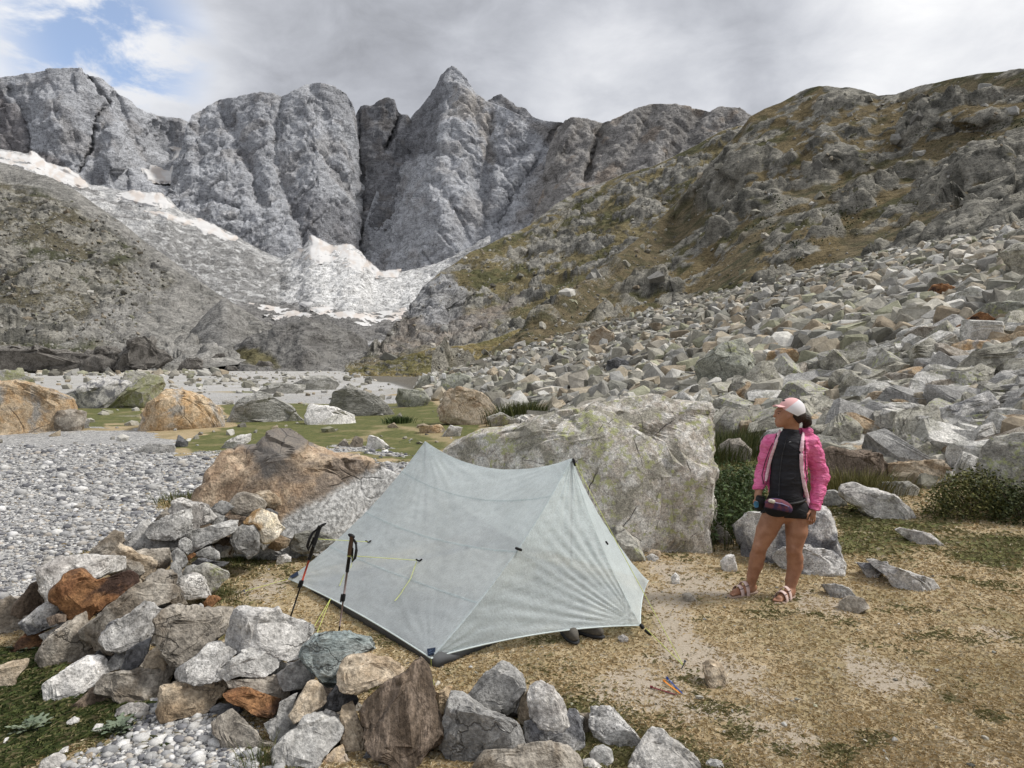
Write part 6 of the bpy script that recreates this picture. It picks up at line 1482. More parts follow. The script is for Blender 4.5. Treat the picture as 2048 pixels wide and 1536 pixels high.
body.cap(J(1585, 845, .01), J(1580, 872, .02), .052, .060, .03)
body.cap(J(1548, 884, .03), J(1616, 885, .03), .052, .052, .04).cap(J(1577, 900, .02), J(1575, 958, .0), .132, .112, .05, 1.35).cap(J(1574, 965, 0), J(1571, 1005, 0), .110, .128, .05, 1.3).cap(J(1556, 1022), J(1586, 1022), .098, .098, .04, 1.05)
arm_r = [J(1623, 887, .03), J(1640, 953, .05), J(1628, 1014, -.04)]; arm_l = [J(1540, 887, .04), J(1524, 947, .10), J(1516, 990, .0)]
body.chain(arm_r, [.050, .040, .028]).chain(arm_l, [.050, .040, .027])
# hand at her side: palm, four bent fingers of unequal length, thumb off the side of the palm
body.cap(J(1627, 1018, -.045), J(1624, 1031, -.055), .026, .028, .012, 1.35)
for k, (x, l) in enumerate(((1617.5, 15), (1621.5, 18), (1625.5, 17), (1629, 13))):
    a_ = J(x + .6, 1033, -.075 + .02 * k); m_ = J(x - .2, 1033 + l * .5, -.085 + .02 * k); e_ = J(x - 1.2, 1033 + l * .85, -.070 + .02 * k)
    body.chain([a_, m_, e_], [.0095, .009, .0075], .005)
body.chain([J(1620, 1022, -.075), J(1615, 1029, -.095), J(1614, 1036, -.095)], [.012, .0105, .008], .006)
# other hand, closed round the blue flask at the hip
body.cap(J(1516, 991, .0), J(1515, 1002, -.02), .025, .026, .012, 1.2)
for k, (x, y) in enumerate(((1508, 1000), (1508, 1004), (1509, 1008), (1511, 1011.5))):
    body.chain([J(x + 4, y - 1, -.035), J(x + .5, y + 2, -.06), J(x + 6, y + 3.5, -.078)], [.0095, .009, .0075], .005)
body.chain([J(1519, 998, -.035), J(1520, 1003, -.062), J(1516, 1007, -.075)], [.0115, .010, .008], .006)
legL = [J(1550, 1026, .0), J(1533, 1062, .02), J(1519, 1096, .03)]; legR = [J(1593, 1026, .0), J(1593, 1062, -.01), J(1588, 1100, -.02)]
body.chain(legL, [.093, .080, .056], .012).chain(legR, [.095, .084, .059], .012)
body.chain([J(1519, 1096, .03), J(1515, 1112, .05), J(1512, 1128, .062), J(1505, 1152, .07), J(1500, 1178, .08)], [.055, .059, .057, .044, .032], .010)
body.chain([J(1588, 1100, -.02), J(1590, 1116, .0), J(1590, 1132, .012), J(1583, 1160, .0), J(1577, 1192, -.02)], [.058, .062, .060, .047, .034], .010)
body.cap(J(1517, 1092, -.008), J(1516, 1098, -.008), .024, .022, .02).cap(J(1587, 1097, -.058), J(1586, 1103, -.058), .025, .023, .02)
footL = [J(1505, 1182, .10), J(1484, 1184, .03), J(1470, 1188, .0)]; footR = [J(1581, 1198, -.02), J(1568, 1203, -.10), J(1559, 1209, -.15)]
for ft_ in (footL, footR):
    for q in ft_: q[2] = max(q[2], .0)
    ft_[0][2] = .055; ft_[1][2] = .052; ft_[2][2] = .040
    body.chain(ft_, [.036, .036, .030], .02, 1.0)
    dr = ft_[2] - ft_[1]; dr[2] = 0; dr /= np.linalg.norm(dr); sd_ = np.array([-dr[1], dr[0], 0])
    for k, (o_, l) in enumerate(((-.026, .034), (-.012, .032), (.0, .028), (.012, .023), (.023, .017))):
        if ft_ is footL: o_ = -o_
        a_ = ft_[2] + sd_ * o_ + dr * .012; a_[2] = .040; body.cap(a_, a_ + dr * l + X3(0, 0, -.006), .0105 if k == 0 else .0085, .009 if k == 0 else .007, .004)
person = thing('person', 'person in open pink rain jacket, black top and shorts, cap and sandals, looking aside', 'person', tuple(X3(J(1540, 1195)[0], J(1540, 1195)[1], 0)))
m, t, b = new_mat('skin'); tcn = t.n('ShaderNodeTexCoord'); nz = t.noise(tcn.outputs['Object'], 14.0, 4, .6); n2 = t.noise(tcn.outputs['Object'], 300.0, 2, .6)
t.L.new(t.scale(t.mix(t.smooth(nz, .35, .65), (.29, .138, .082), (.375, .192, .118)), t.lin(n2, .3, .7, .93, 1.07)), b.inputs['Base Color']); b.inputs['Roughness'].default_value = .5; b.inputs['Specular IOR Level'].default_value = .35
b.inputs['Subsurface Weight'].default_value = .08; b.inputs['Subsurface Radius'].default_value = (.02, .008, .004); b.inputs['Subsurface Scale'].default_value = .3
SKIN = m
V, F = body.mesh(); part('body', V, F, SKIN, person)
def cloth_mat(name, c, c2, rough=.7, sc=9.0, bump=.6, dist=.02):
    m, t, b = new_mat(name); tcn = t.n('ShaderNodeTexCoord'); mp = t.n('ShaderNodeMapping'); t.L.new(tcn.outputs['Object'], mp.inputs[0]); mp.inputs['Rotation'].default_value = (0, .5, .3); mp.inputs['Scale'].default_value = (1, 1, 2.2)
    n1 = t.noise(mp.outputs[0], sc, 4, .55, 1.2); t.L.new(t.mix(t.smooth(n1, .3, .7), c, c2), b.inputs['Base Color'])
    bp = t.n('ShaderNodeBump', i_Strength=bump, i_Distance=dist); t.L.new(n1, bp.inputs['Height']); t.L.new(bp.outputs[0], b.inputs['Normal']); b.inputs['Roughness'].default_value = rough
    return m
PINK = cloth_mat('jacket_pink', (.66, .11, .28), (.80, .21, .40), .5, 11.0, .9, .03); LINING = cloth_mat('jacket_lining', (.74, .48, .56), (.82, .60, .66), .7, 14.0)
TOPM = cloth_mat('black_top', (.014, .014, .018), (.022, .022, .027), .7, 10.0); SHORTM = cloth_mat('black_shorts', (.010, .010, .011), (.014, .014, .016), .75)
# black zip top
f = Field(J(1500, 1030) - X3(0, .3, 0), J(1650, 850) + X3(0, .3, 0), .006)
f.cap(J(1577, 900, .02), J(1575, 958, 0), .144, .124, .05, 1.35).cap(J(1574, 965, 0), J(1571, 1003, 0), .122, .140, .05, 1.3).cap(J(1552, 886, .03), J(1612, 887, .03), .055, .055, .04).cap(J(1582, 862, .01), J(1580, 880, .02), .064, .078, .03)
(qx, qy), gy = f.px(); f.clip(np.maximum((858 + (qx - 1577) * .08 - qy), (qy - 1010 - (qx - 1560) * .12)) * S1)
V, F = f.mesh(); V = V + np.array([0, -1, 0]) * (.006 * fbm(V * np.array([8, 3, 26]), 3, 3))[:, None]
top_o = part('zip_top', V, F, TOPM, person)
zp = [J(x, y, -.16 + .10 * ((y - 930) / 75) ** 2 * .5) for x, y in ((1573, 868), (1566, 900), (1560, 940), (1557, 985))]
def front_of(Vm, px, py, lift=.004):
    qx, qy = project(Vm); sel = np.hypot(qx - px, qy - py) < 3.2
    if not sel.any(): sel = np.hypot(qx - px, qy - py) < 9
    p = at(px, py, Vm[sel, 1].min()); return p + np.array([0, -lift, 0])
part('zipper', *tube([front_of(V, x, y) for x, y in ((1574, 872), (1569, 890), (1564, 910), (1560, 940), (1558, 970), (1557, 992))], .0028, 6), plain('zip', (.04, .04, .045), .4), top_o)
VT = V
part('chest_logo', *tube([front_of(V, 1578, 884.2), front_of(V, 1580, 883), front_of(V, 1582, 884)], .0018, 5), plain('logo_grey', (.35, .35, .36), .5), top_o)
# shorts
f = Field(J(1500, 1060) - X3(0, .3, 0), J(1650, 985) + X3(0, .3, 0), .006)
f.cap(J(1556, 1022), J(1586, 1022), .110, .110, .04, 1.05).cap(J(1571, 1000), J(1571, 1010), .140, .132, .04, 1.3)
f.chain(legL, [.104, .096, .08], .03).chain(legR, [.108, .100, .08], .03)
(qx, qy), gy = f.px(); f.clip(np.maximum(990 - qy, qy - np.where(qx < 1568, 1026, 1036 + (qx - 1568) * .05)) * S1)
V, F = f.mesh(); part('shorts', V, F, SHORTM, person)
# jacket
f = Field(J(1490, 1035) - X3(0, .32, 0), J(1668, 845) + X3(0, .36, 0), .0058)
f.cap(J(1577, 900, .03), J(1575, 958, .02), .158, .142, .05, 1.25).cap(J(1574, 960, .02), J(1575, 1000, .03), .142, .150, .05, 1.2).cap(J(1546, 886, .03), J(1618, 886, .03), .066, .066, .04)
f.chain([arm_r[0], arm_r[1] + X3(.004, 0, 0), J(1630, 1012, -.035)], [.070, .066, .046], .03).chain([arm_l[0], J(1526, 945, .09), J(1516, 976, .03)], [.068, .058, .042], .03)
f.chain([J(1604, 862, .04), J(1616, 864, .03), J(1624, 872, .02)], [.028, .034, .026], .02).cap(J(1600, 866, .06), J(1575, 862, .10), .03, .03, .03)
(qx, qy), gy = f.px()
cut = in_poly(qx, qy, [(1556, 840), (1600, 845), (1606, 872), (1602, 900), (1604, 942), (1611, 985), (1622, 1050), (1530, 1050), (1533, 985), (1531, 962), (1535, 925), (1549, 885)]) * S1
cut = np.minimum(cut, (DP + .035) - gy); f.clip(cut)
arms_r = line_dist(qx, qy, [(1622, 880), (1640, 953), (1628, 1014)]); arms_l = line_dist(qx, qy, [(1540, 887), (1524, 947), (1514, 980)])
f.clip(np.where(qx > 1616, qy - 1022, qy - (1016 + 0 * qx)) * S1); f.clip(np.where((qx < 1530), (qy - 979) * S1, -1.0))
V, F = f.mesh(); nr = V - V.mean(0); nr[:, 2] = 0; nr /= np.linalg.norm(nr, axis=1)[:, None] + 1e-9
V = V + nr * (.010 * fbm(V * np.array([7, 7, 20]), 3, 8) + .006 * ridged(V * np.array([12, 12, 18]), 2, 9))[:, None]
jk = part('rain_jacket', V, F, PINK, person); VJ = V
def lining(pts, w_):
    P = np.array([front_of(VJ, x, y, .006) for x, y in pts]); s_ = np.linspace(0, 1, len(P)); ss = np.linspace(0, 1, 24)
    P = np.stack([np.interp(ss, s_, P[:, i]) for i in range(3)], -1); V1, F1 = tube(P, np.interp(ss, [0, .1, .9, 1], [w_ * .6, w_, w_, w_ * .6]), 8)
    c_ = np.repeat(P, 8, 0); V1[:len(c_), 1] = c_[:, 1] + (V1[:len(c_), 1] - c_[:, 1]) * .35; return part('front_facing', V1, F1, LINING, jk)
lining([(1606, 866), (1604, 885), (1602, 905), (1603, 940), (1608, 970), (1614, 995), (1618, 1012)], .016)
lining([(1559, 860), (1551, 886), (1541, 915), (1535, 940), (1531, 962)], .013)
part('zip_edge', *tube([front_of(VJ, x, y, .010) for x, y in ((1609, 880), (1609, 905), (1610, 935), (1614, 965))], .004, 6), BLACK, jk)
part('zip_edge', *tube([front_of(VJ, x, y, .010) for x, y in ((1553, 870), (1540, 895), (1529, 925), (1523, 950), (1527, 968))], .0035, 6), BLACK, jk)
part('cuff', *tube([J(1628, 1008, -.04), J(1627, 1014, -.045), J(1626.5, 1017, -.045)], [.046, .045, .040], 14), PINK, jk)
# cap
f = Field(J(1530, 845) - X3(0, .16, 0), J(1625, 788) + X3(0, .16, 0), .0035)
cz = J(1583.5, 821, .0)
f.ell(cz, [[.104, 0, -.012], [0, .092, 0], [.012, 0, .102]], .01)
(qx, qy), gy = f.px(); f.clip(-( (qx - 1562) * -.62 + (qy - 818) * -1 + 0) * -1 * 0 - 1.0)
f.clip((qy - (816 + (qx - 1562) * .50)) * .88 * S1)
V, F = f.mesh(); qx, qy = project(V); k = sstep((qx - 1589) + (qy - 806) * -1.55 * -1 * -.55, -1.5, 1.5); k = sstep(qx - (1597 - (qy - 800) * 1.35), -1.5, 1.5)
m, t, b = new_mat('cap_cloth'); a_ = t.n('ShaderNodeAttribute', attribute_name='col'); t.L.new(a_.outputs['Color'], b.inputs['Base Color'])
capo = part('cap', V, F, m, person, True, cmix((.78, .46, .45), (.74, .72, .74), k))
f = Field(J(1530, 830) - X3(0, .14, 0), J(1585, 795) + X3(0, .14, 0), .0032)
f.ell(J(1560, 812, .0), [[.094, 0, .012], [0, .076, 0], [-.004, 0, .016]], .004); (qx, qy), gy = f.px()
dome = (gy - DP) ** 2 * 2.2
X_, Y_, Z_ = np.meshgrid(*f.ax, indexing='ij'); zc_ = J(1559, 812)[2] + (J(1559, 812)[0] - X_) * -.10 * -1 - dome
f.clip(np.abs(Z_ - zc_ - .004) - .0045)
V, F = f.mesh(); br = part('visor', V, F, plain('visor_coral', (.79, .47, .46), .7), capo)
part('cap_emblem', *tube([J(1565, 802.5, -.07), J(1567.5, 800.5, -.075), J(1570, 801.5, -.08)], .006, 8), plain('emblem_dark', (.05, .05, .06), .6), capo)
# hair: the part under the cap and the pony tail
f = Field(J(1560, 880) - X3(0, .16, 0), J(1632, 815) + X3(0, .16, 0), .0045)
f.ell(J(1588, 829, .0), [[.088, 0, 0], [0, .084, 0], [0, 0, .080]], .02); (qx, qy), gy = f.px()
f.clip(((1585 - qx) + (qy - 833) * .8) * S1 * .8); f.clip((822 - qy) * S1)
f.chain([J(1604, 836, .0), J(1612, 838, .01), J(1615, 845, .02), J(1609, 853, .03)], [.028, .034, .030, .018], .02)
V, F = f.mesh(); V = V + (.004 * ridged(V * np.array([30, 30, 60]), 2, 5))[:, None] * (V - J(1600, 835)); part('hair', V, F, cloth_mat('hair_dark', (.018, .010, .007), (.035, .020, .013), .5, 60.0), person)
EYE = plain('eye_dark', (.02, .015, .012), .2); U, F0_ = ico(2)
part('eye', J(1557, 827.2, -.050) + U * np.array([.006, .006, .004]), F0_, EYE, person); part('eyebrow', *tube([J(1555, 823.4, -.040), J(1558, 822.6, -.052), J(1562, 823.2, -.058)], .0022, 5), plain('brow', (.06, .035, .022), .8), person)
# sandals
SOLE2 = plain('sandal_sole', (.30, .22, .17), .8); STRAP = plain('sandal_strap', (.66, .50, .46), .5)
for ft_ in (footL, footR):
    sd0 = link('sandal', None, person, None)
    dr = ft_[2] - ft_[0]; dr[2] = 0; L = np.linalg.norm(dr); dr /= L; s_ = np.array([-dr[1], dr[0], 0]); c0 = (ft_[0] + ft_[2]) / 2 + dr * .012; c0[2] = 0
    U, F = ico(4); S2 = np.sign(U) * np.abs(U) ** .6; wv = .044 + .008 * sstep(S2[:, 0], -.2, .6)
    part('sole', c0 + S2[:, :1] * (L / 2 + .062) * dr + S2[:, 1:2] * wv[:, None] * s_ + (S2[:, 2] * .014 + .016)[:, None] * X3(0, 0, 1), F, SOLE2, sd0)
    for q in (.02, .075):
        th = np.linspace(-.15, math.pi + .15, 24); cc = c0 + dr * (q - .005); rw, rh = .050, (.108 if q < .05 else .086)
        if q < .05: cc = c0 - dr * .01; 
        else: cc = c0 + dr * .052
        arc = cc + np.cos(th)[:, None] * rw * s_ + (np.sin(th) * (rh - .018) + .026)[:, None] * X3(0, 0, 1)
        Vs = np.concatenate([arc - dr * .019, arc + dr * .019, arc + dr * .019 + X3(0, 0, .004), arc - dr * .019 + X3(0, 0, .004)]); n_ = len(th)
        Fs = np.concatenate([np.stack([np.arange(n_ - 1) + a * n_, np.arange(n_ - 1) + 1 + a * n_, np.arange(n_ - 1) + 1 + b2 * n_, np.arange(n_ - 1) + b2 * n_], -1) for a, b2 in ((0, 1), (1, 2), (2, 3), (3, 0))])
        stp = part('strap', Vs, Fs, STRAP, sd0); bk = arc[6] + X3(0, 0, .004)
        part('buckle', *tube([bk - dr * .018, bk + dr * .018], .003, 6), BLACK, stp)
# waist bag and flask
wb = thing('waist_bag', 'black and purple patterned waist bag worn over the shorts', 'bag', tuple(J(1556, 1012, -.16)))
f = Field(J(1515, 1050) - X3(0, .34, 0), J(1600, 985) + X3(0, .2, 0), .005)
f.ell(J(1557, 1013, -.155), [[.108, 0, -.030], [0, .050, 0], [.016, 0, .058]], .02).ell(J(1552, 1021, -.14), [[.085, 0, -.03], [0, .045, 0], [.01, 0, .05]], .02)
V, F = f.mesh(); qx, qy = project(V); up_ = sstep((1020 + (qx - 1557) * .22) - qy, -2, 2)
cc = cmix((.010, .010, .012), cmix((.055, .035, .085), (.16, .055, .07), sstep(fbm(V * 22, 3, 4), -.1, .3)), up_)
m, t, b = new_mat('bag_print'); a_ = t.n('ShaderNodeAttribute', attribute_name='col'); t.L.new(a_.outputs['Color'], b.inputs['Base Color']); part('pouch', V, F, m, wb, True, cc); VB = V
th = np.linspace(0, 2 * math.pi, 40); bc = J(1570, 1002, .0); part('belt', *tube(np.stack([bc[0] + .150 * np.cos(th), bc[1] + .128 * np.sin(th), bc[2] + .02 * np.cos(th)], -1), .012, 6, False), BLACK, wb)
blob_box('buckle', front_of(VB, 1543, 1002, .006), (1, 0, -.25), .026, .012, .014, plain('buckle_cream', (.62, .58, .50), .5), wb)
part('zip', *tube([front_of(VB, x, y, .003) for x, y in ((1538, 1003), (1550, 1005), (1565, 1008), (1577, 1013))], .004, 6), plain('lilac_zip', (.30, .26, .42), .5), wb)
bt = thing('flask', 'small blue capped black flask held in the hand at the hip', 'flask', tuple(J(1516, 1016, -.06)))
part('flask_body', *tube([J(1522, 992, -.06), J(1521, 996, -.06), J(1517, 1016, -.055), J(1516, 1020, -.055)], [.028, .036, .036, .026], 16), BLACK, bt)
part('flask_cap', *tube([J(1513.5, 1003, -.10), J(1512, 1008, -.10), J(1513, 1013, -.09)], [.016, .020, .015], 14), plain('flask_blue', (.05, .17, .30), .5), bt)

# ------------------------------------------------------------------ plants
rng = np.random.default_rng(21)
def leaf_mesh(C, size, cols, up=.35, long=1.7):
    """folded pointed leaves at points C"""
    n = len(C); d = rng.normal(0, 1, (n, 3)); d[:, 2] = d[:, 2] * .5 + up; d /= np.linalg.norm(d, axis=1)[:, None]
    s_ = np.cross(d, rng.normal(0, 1, (n, 3))); s_ /= np.linalg.norm(s_, axis=1)[:, None] + 1e-9; nn = np.cross(d, s_)
    S = np.broadcast_to(np.asarray(size, float), (n,))[:, None]
    V = np.stack([C, C + d * S * long * .45 + s_ * S * .42 + nn * S * .12, C + d * S * long, C + d * S * long * .45 - s_ * S * .42 + nn * S * .12], 1).reshape(-1, 3)
    b_ = np.arange(n)[:, None] * 4; F = np.concatenate([b_ + np.array([[0, 1, 2]]), b_ + np.array([[0, 2, 3]])])
    return V, F, np.repeat(cols[:, None, :], 4, 1).reshape(-1, 3)
m, t, b = new_mat('leaves'); a_ = t.n('ShaderNodeAttribute', attribute_name='col'); t.L.new(a_.outputs['Color'], b.inputs['Base Color']); b.inputs['Roughness'].default_value = .6
LEAF = m
def colours(n, pal, v=.3): return np.array(pal)[rng.integers(len(pal), size=n)] * rng.uniform(1 - v, 1 + v, n)[:, None]
def stems_leaves(xy, hts, per, size, pal, lean=.15, stemcol=(.09, .10, .04)):
    """upright stems each carrying leaves along its length"""
    Vs, Fs, Cs, off = [], [], [], 0; C = []
    for (x, y), h in zip(xy, hts):
        z = float(ground_z(np.array([x]), np.array([y]))[0]); dx, dy = rng.normal(0, lean, 2) * h
        V, F = tube([(x, y, z - .02), (x + dx * .4, y + dy * .4, z + h * .5), (x + dx, y + dy, z + h)], [.004, .003, .0015], 4, False); F = tris(F)
        Vs.append(V); Fs.append(F + off); Cs.append(np.repeat(np.array(stemcol)[None], len(V), 0)); off += len(V)
        s = rng.uniform(.12, 1.0, per) ** .8; C.append(np.stack([x + dx * s ** 1.5 + rng.normal(0, .025, per), y + dy * s ** 1.5 + rng.normal(0, .025, per), z + h * s], -1))
    C = np.concatenate(C); V, F, c = leaf_mesh(C, size * rng.uniform(.6, 1.2, len(C)), colours(len(C), pal), .1)
    Vs.append(V); Fs.append(F + off); Cs.append(c)
    return np.concatenate(Vs), np.concatenate(Fs), np.concatenate(Cs)
NET = [(.045, .075, .024), (.06, .095, .03), (.085, .12, .04), (.035, .055, .018)]
def in_px(poly, d0, d1, n):
    out = []; p = np.array(poly, float)
    while len(out) < n:
        d = rng.uniform(d0, d1); x = rng.uniform(-.6, .95) * d; qx, qy = project(np.array([x, d, float(ground_z(np.array([x]), np.array([d]))[0])]))
        if in_poly(np.array([qx]), np.array([qy]), p)[0] > 0: out.append((x, d))
    return out
xy = in_px([(1408,1000),(1520,1000),(1530,1060),(1500,1105),(1400,1105)], 7.0, 9.6, 300); hts = rng.uniform(.32, .62, len(xy))
V, F, C = stems_leaves(xy, hts, 22, .034, NET); tag(part('nettles', V, F, LEAF, None, True, C), 'dense dark green nettle patch between the huge boulder and the person', 'nettles', None, 'stuff')
def tuft(name, label, cat, px, py, d, wid, hgt, n, pal, lean=.5, bw=.004):
    """clump of upright blades on the spot where the ray meets the ground"""
    if d is None: d = hit_ground(px, py)
    c = at(px, py, float(d)); x = c[0] + rng.normal(0, wid * .4, n); y = c[1] + rng.normal(0, wid * .4, n)
    a = rng.uniform(0, 2 * math.pi, n); out = np.stack([x - c[0], y - c[1]], -1); dirv = out / (wid * .5) * .5 + .4 * np.stack([np.cos(a), np.sin(a)], -1)
    h = hgt * rng.uniform(.55, 1.1, n); z = ground_z(x, y) - .02; s_ = np.stack([-np.sin(a), np.cos(a)], -1) * (bw * rng.uniform(.6, 1.2, n))[:, None]
    P = lambda k, w_: np.concatenate([np.stack([x, y], -1) + dirv * (lean * h * k ** 2)[:, None] * 1.0 + s_ * w_, (z + h * k * (1 - .15 * k))[:, None]], 1)
    V = np.stack([P(0, -1), P(0, 1), P(.55, -.8), P(.55, .8), P(1, 0)], 1).reshape(-1, 3); b_ = np.arange(n)[:, None] * 5
    F = np.concatenate([b_ + np.array([[0, 1, 3]]), b_ + np.array([[0, 3, 2]]), b_ + np.array([[2, 3, 4]])])
    o = part(name, V, F, LEAF, None, True, np.repeat(colours(n, pal)[:, None, :], 5, 1).reshape(-1, 3)); return tag(o, label, cat)
RUSH = [(.06, .075, .02), (.085, .095, .03), (.12, .12, .045), (.045, .06, .018)]
GOLD = [(.13, .12, .035), (.17, .15, .05), (.09, .095, .03), (.22, .19, .08)]
tuft('rush_tuft', 'round dark green rush tuft beside the tan and white boulder', 'plant', 1040, 843, None, 1.0, .75, 1400, RUSH, .35, .012)
tuft('grass_tuft', 'tall green grass behind the nettles left of the face', 'plant', 1450, 905, None, 1.3, .5, 1800, RUSH, .4, .007)
tuft('grass_tuft', 'tall grass left of the brown and white boulder by the sleeve', 'plant', 1420, 925, None, .6, .5, 700, RUSH, .4, .006)
tuft('grass_tuft', 'yellowish grass clump under the brown boulder right of the jacket', 'plant', 1690, 985, None, .8, .36, 1400, GOLD, .5, .005)
tuft('grass_tuft', 'small grass clump between the flat-topped block and the person', 'plant', 1745, 985, None, .5, .3, 500, GOLD, .5, .005)
tuft('grass_tuft', 'dark green tuft below the upright light-faced wall stone', 'plant', 497, 1118, None, .32, .11, 700, RUSH, .6, .003)
tuft('grass_tuft', 'green tuft at the inner foot of the wall by the whitish stone', 'plant', 440, 1192, None, .25, .08, 500, RUSH, .6, .0028)
tuft('grass_tuft', 'thin grass sprouting at the foot of the tan wedge stone', 'plant', 525, 1530, None, .12, .14, 150, RUSH, .6, .0022)
tuft('grass_tuft', 'little green tuft beside the wall behind the brown boulder', 'plant', 372, 1000, None, .5, .14, 500, RUSH, .5, .005)
tuft('grass_tuft', 'tiny dark bush at the edge of the meadow', 'plant', 797, 846, None, .5, .3, 500, NET, .5, .012)
def bush(name, label, px, py, d, w_, dep, h, n, size, pal, woody=9):
    if d is None: d = hit_ground(px, py)
    c = at(px, py, float(d)); q = rng.normal(0, 1, (n, 3)); q /= np.linalg.norm(q, axis=1)[:, None]; r = rng.uniform(.25, 1, n) ** .45
    lump = 1 + .35 * fbm(q * 2.2 + px, 3, 7)
    C = np.stack([q[:, 0] * w_, q[:, 1] * dep, np.abs(q[:, 2]) * h], -1) * (r * lump)[:, None] + c; C[:, 2] += ground_z(C[:, 0], C[:, 1]) - c[2]
    root = thing(name, label, 'bush', (float(c[0]), float(c[1]), float(ground_z(c[:1], c[1:2])[0])))
    V, F, cc = leaf_mesh(C, size * rng.uniform(.6, 1.3, n), colours(n, pal), .5); part('foliage', V, F, LEAF, root, True, cc)
    st = []
    for k in range(woody):
        a = rng.uniform(0, 2 * math.pi); e = c + np.array([math.cos(a) * w_ * .6, math.sin(a) * dep * .6, h * rng.uniform(.5, .9)]); st.append(tube([c + X3(0, 0, -.02), (c + e) / 2 + X3(0, 0, .08 * h), e], [.012, .008, .003], 5, False))
    V, F = join(st); part('stems', V, F, plain('twigs', (.07, .05, .035), .9) if 'twigs' not in bpy.data.materials else bpy.data.materials['twigs'], root)
bush('shrub', 'low dark evergreen shrub in the middle of the boulder field', 1636, 712, None, .95, .5, .42, 2600, .05, [(.03, .045, .014), (.045, .06, .02), (.06, .07, .025)])
bush('shrub', 'yellow-green shrub at the right edge in front of the tall boulder', 1945, 1030, None, .55, .35, .52, 5200, .024, [(.13, .13, .04), (.085, .095, .028), (.18, .17, .06), (.05, .062, .02)])
bush('shrub', 'darker leafy shrub cut by the right edge', 2040, 1040, None, .32, .3, .42, 2200, .024, [(.05, .065, .02), (.08, .09, .03), (.035, .048, .016)])
# thistles and weeds by the camera-side foot of the wall
for lab, px, py, n in (('grey-green thistle rosette in the left corner', 60, 1462, 26), ('grey-green thistle rosette beside the gravel', 232, 1462, 30), ('grey-green weed beside the low rusty stone', 40, 1300, 20)):
    c = gnd(px, py); Vs, Fs, Cs, off = [], [], [], 0
    for k in range(n):
        a = rng.uniform(0, 2 * math.pi); L = rng.uniform(.05, .13); el = rng.uniform(.15, .8); s_ = np.linspace(0, 1, 9)
        mid = c + np.stack([np.cos(a) * L * s_ * math.cos(el), np.sin(a) * L * s_ * math.cos(el), L * s_ * math.sin(el) * (1 - .35 * s_)], -1); sd_ = np.array([-math.sin(a), math.cos(a), 0])
        w_ = .016 * np.sin(np.pi * np.clip(s_ * .92 + .06, 0, 1)) * (1 + .7 * np.where(np.arange(9) % 2, 1, -.6))
        V = np.stack([mid - sd_ * w_[:, None] + X3(0, 0, .006), mid, mid + sd_ * w_[:, None] + X3(0, 0, .006)], 1).reshape(-1, 3); F = tris(grid_faces(9, 3)); Vs.append(V); Fs.append(F + off); off += len(V)
        Cs.append(np.repeat(colours(1, [(.13, .16, .11), (.10, .13, .085), (.16, .19, .13)]), len(V), 0))
    tag(part('thistle', np.concatenate(Vs), np.concatenate(Fs), LEAF, None, True, np.concatenate(Cs)), lab, 'plant')
# white cobbles lying loose in the weeds and on the gravel
for lab, fl, mt_ in (('white cobble in the weeds under the small white stone', [690,1050,760,1010,810,1040,800,1090,700,1110], 'white'), ('white cobble beside the thistle', [950,1130,990,1080,1050,1100,1040,1170,960,1190], 'white'),
                     ('white oval cobble in the grass at the bottom left', [600,1370,640,1330,700,1320,690,1380,620,1400], 'white'), ('big pale cobble cut by the bottom edge at left', [390,1550,440,1430,560,1390,650,1440,660,1550], 'pale'),
                     ('white round cobble at the bottom edge on the gravel', [1130,1490,1180,1470,1270,1480,1260,1545,1140,1545], 'white'), ('small tan cobble on the gravel near the bottom', [880,1390,940,1375,950,1420,900,1440], 'tan'), ('white pointed cobble low at the left edge', [0,1290,50,1235,90,1230,70,1270,20,1310], 'white')):
    tag(traced_rock('cobble', px_pts('C', fl), None, mt_, 9000 + len(lab), 3, thick=.42, boxy=.55, cutk=.4, rough=.03), lab, 'cobble', 'loose cobbles before the wall')

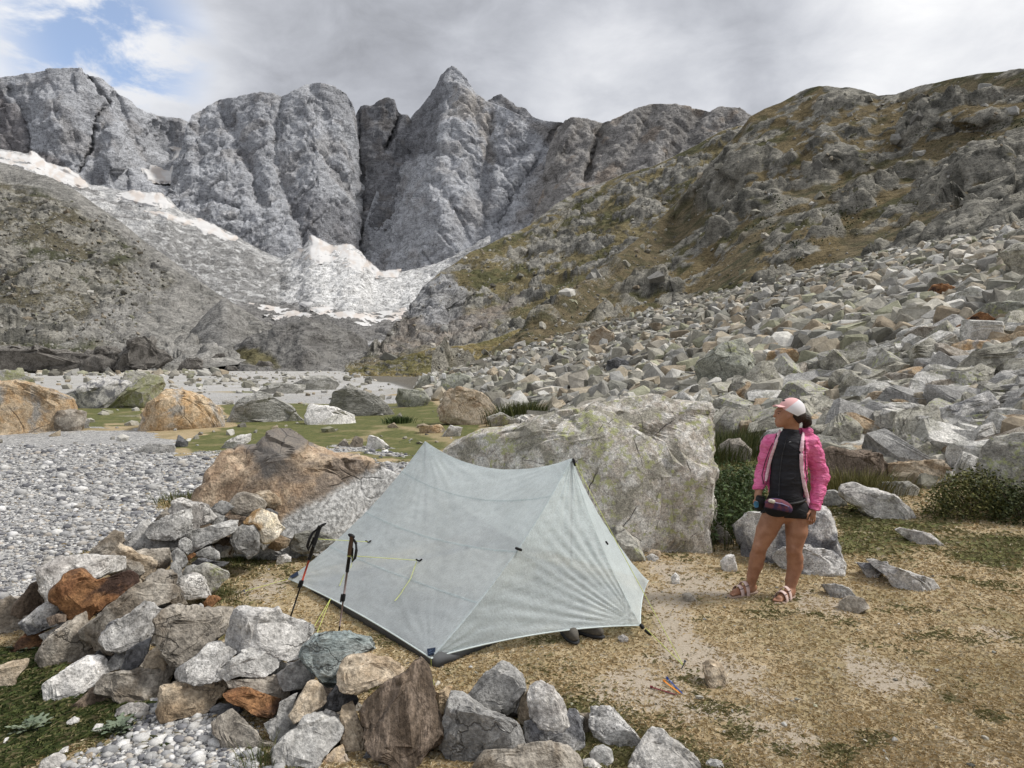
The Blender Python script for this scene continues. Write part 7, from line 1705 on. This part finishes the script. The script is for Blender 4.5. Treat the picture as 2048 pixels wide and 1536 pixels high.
# ------------------------------------------------------------------ rocks and dwarf shrubs strewn over the near hillside
rng = np.random.default_rng(63)
def on_sheet(name, n, polys=None):
    _, P2, XX, YY = SHEETS[name]; nr_, nc_ = P2.shape[:2]; out = []
    i = rng.integers(int(nr_ * .03), nr_ - 4, size=n * 3); j = rng.integers(2, nc_ - 2, size=n * 3); ok = np.ones(len(i), bool)
    if polys is not None:
        ok = np.zeros(len(i), bool)
        for p in polys: ok |= in_poly(XX[i, j], YY[i, j], p) + 14 * rng.normal(0, 1, len(i)) > 0
    i, j = i[ok][:n], j[ok][:n]; a = rng.uniform(0, 1, (len(i), 1)); return P2[i, j] * (1 - a) + P2[i - 1, j + 1] * a
P = on_sheet('hill_right', 1500); S = np.clip(.0016 * P[:, 1] * (1 - rng.uniform(0, 1, len(P))) ** -.45, .12, 2.6)
V1, F1, C1 = scatter(range(len(P)), 1, 20, P[:, 0], P[:, 1], P[:, 2], S, .1, .7, tpal, rng)
P = on_sheet('hill_right_far', 900); S = np.clip(.0015 * P[:, 1] * (1 - rng.uniform(0, 1, len(P))) ** -.4, .3, 5)
V2, F2, C2 = scatter(range(len(P)), 1, 20, P[:, 0], P[:, 1], P[:, 2], S, .1, .7, tpal, rng)
P = on_sheet('hill_left', 1800, [[(-100,380),(200,440),(330,560),(250,700),(-100,740)]]); S = np.clip(.0015 * P[:, 1] * (1 - rng.uniform(0, 1, len(P))) ** -.4, .3, 4)
V3, F3, C3 = scatter(range(len(P)), 1, 20, P[:, 0], P[:, 1], P[:, 2], S, .1, .7, lambda r: tpal(r) * .75, rng)
V, F = join([(V1, F1), (V2, F2), (V3, F3)])
tag(part('hillside_rubble', V, F, loose_mat('hillside_rubble', .8), None, False, np.concatenate([C1, C2, C3]) * .85), 'rubble strewn over the hillsides above the boulder field', 'rubble', None, 'stuff')
P = on_sheet('hill_right', 900, [[(1340,660),(1400,600),(1470,560),(1500,610),(1420,665)], [(1480,455),(1560,410),(1600,430),(1520,500)], [(1640,430),(1700,380),(1740,400),(1690,470)], [(1760,500),(1900,450),(1950,470),(1800,530)], [(1880,300),(2048,240),(2048,270),(1900,330)], [(1580,500),(1620,480),(1640,520),(1590,530)]])
C = np.repeat(P, 16, 0); C = C + rng.normal(0, 1, C.shape) * np.array([.55, .55, .28]) * (C[:, 1:2] / 110); C[:, 2] += .15
V, F, cc = leaf_mesh(C, .0022 * C[:, 1] * rng.uniform(.6, 1.3, len(C)), colours(len(C), [(.045, .055, .022), (.065, .075, .03), (.03, .04, .017)]), .4)
tag(part('hillside_shrubs', V, F, LEAF, None, True, cc), 'dark low shrubs in the clefts of the near hillside', 'shrubs', None, 'stuff')
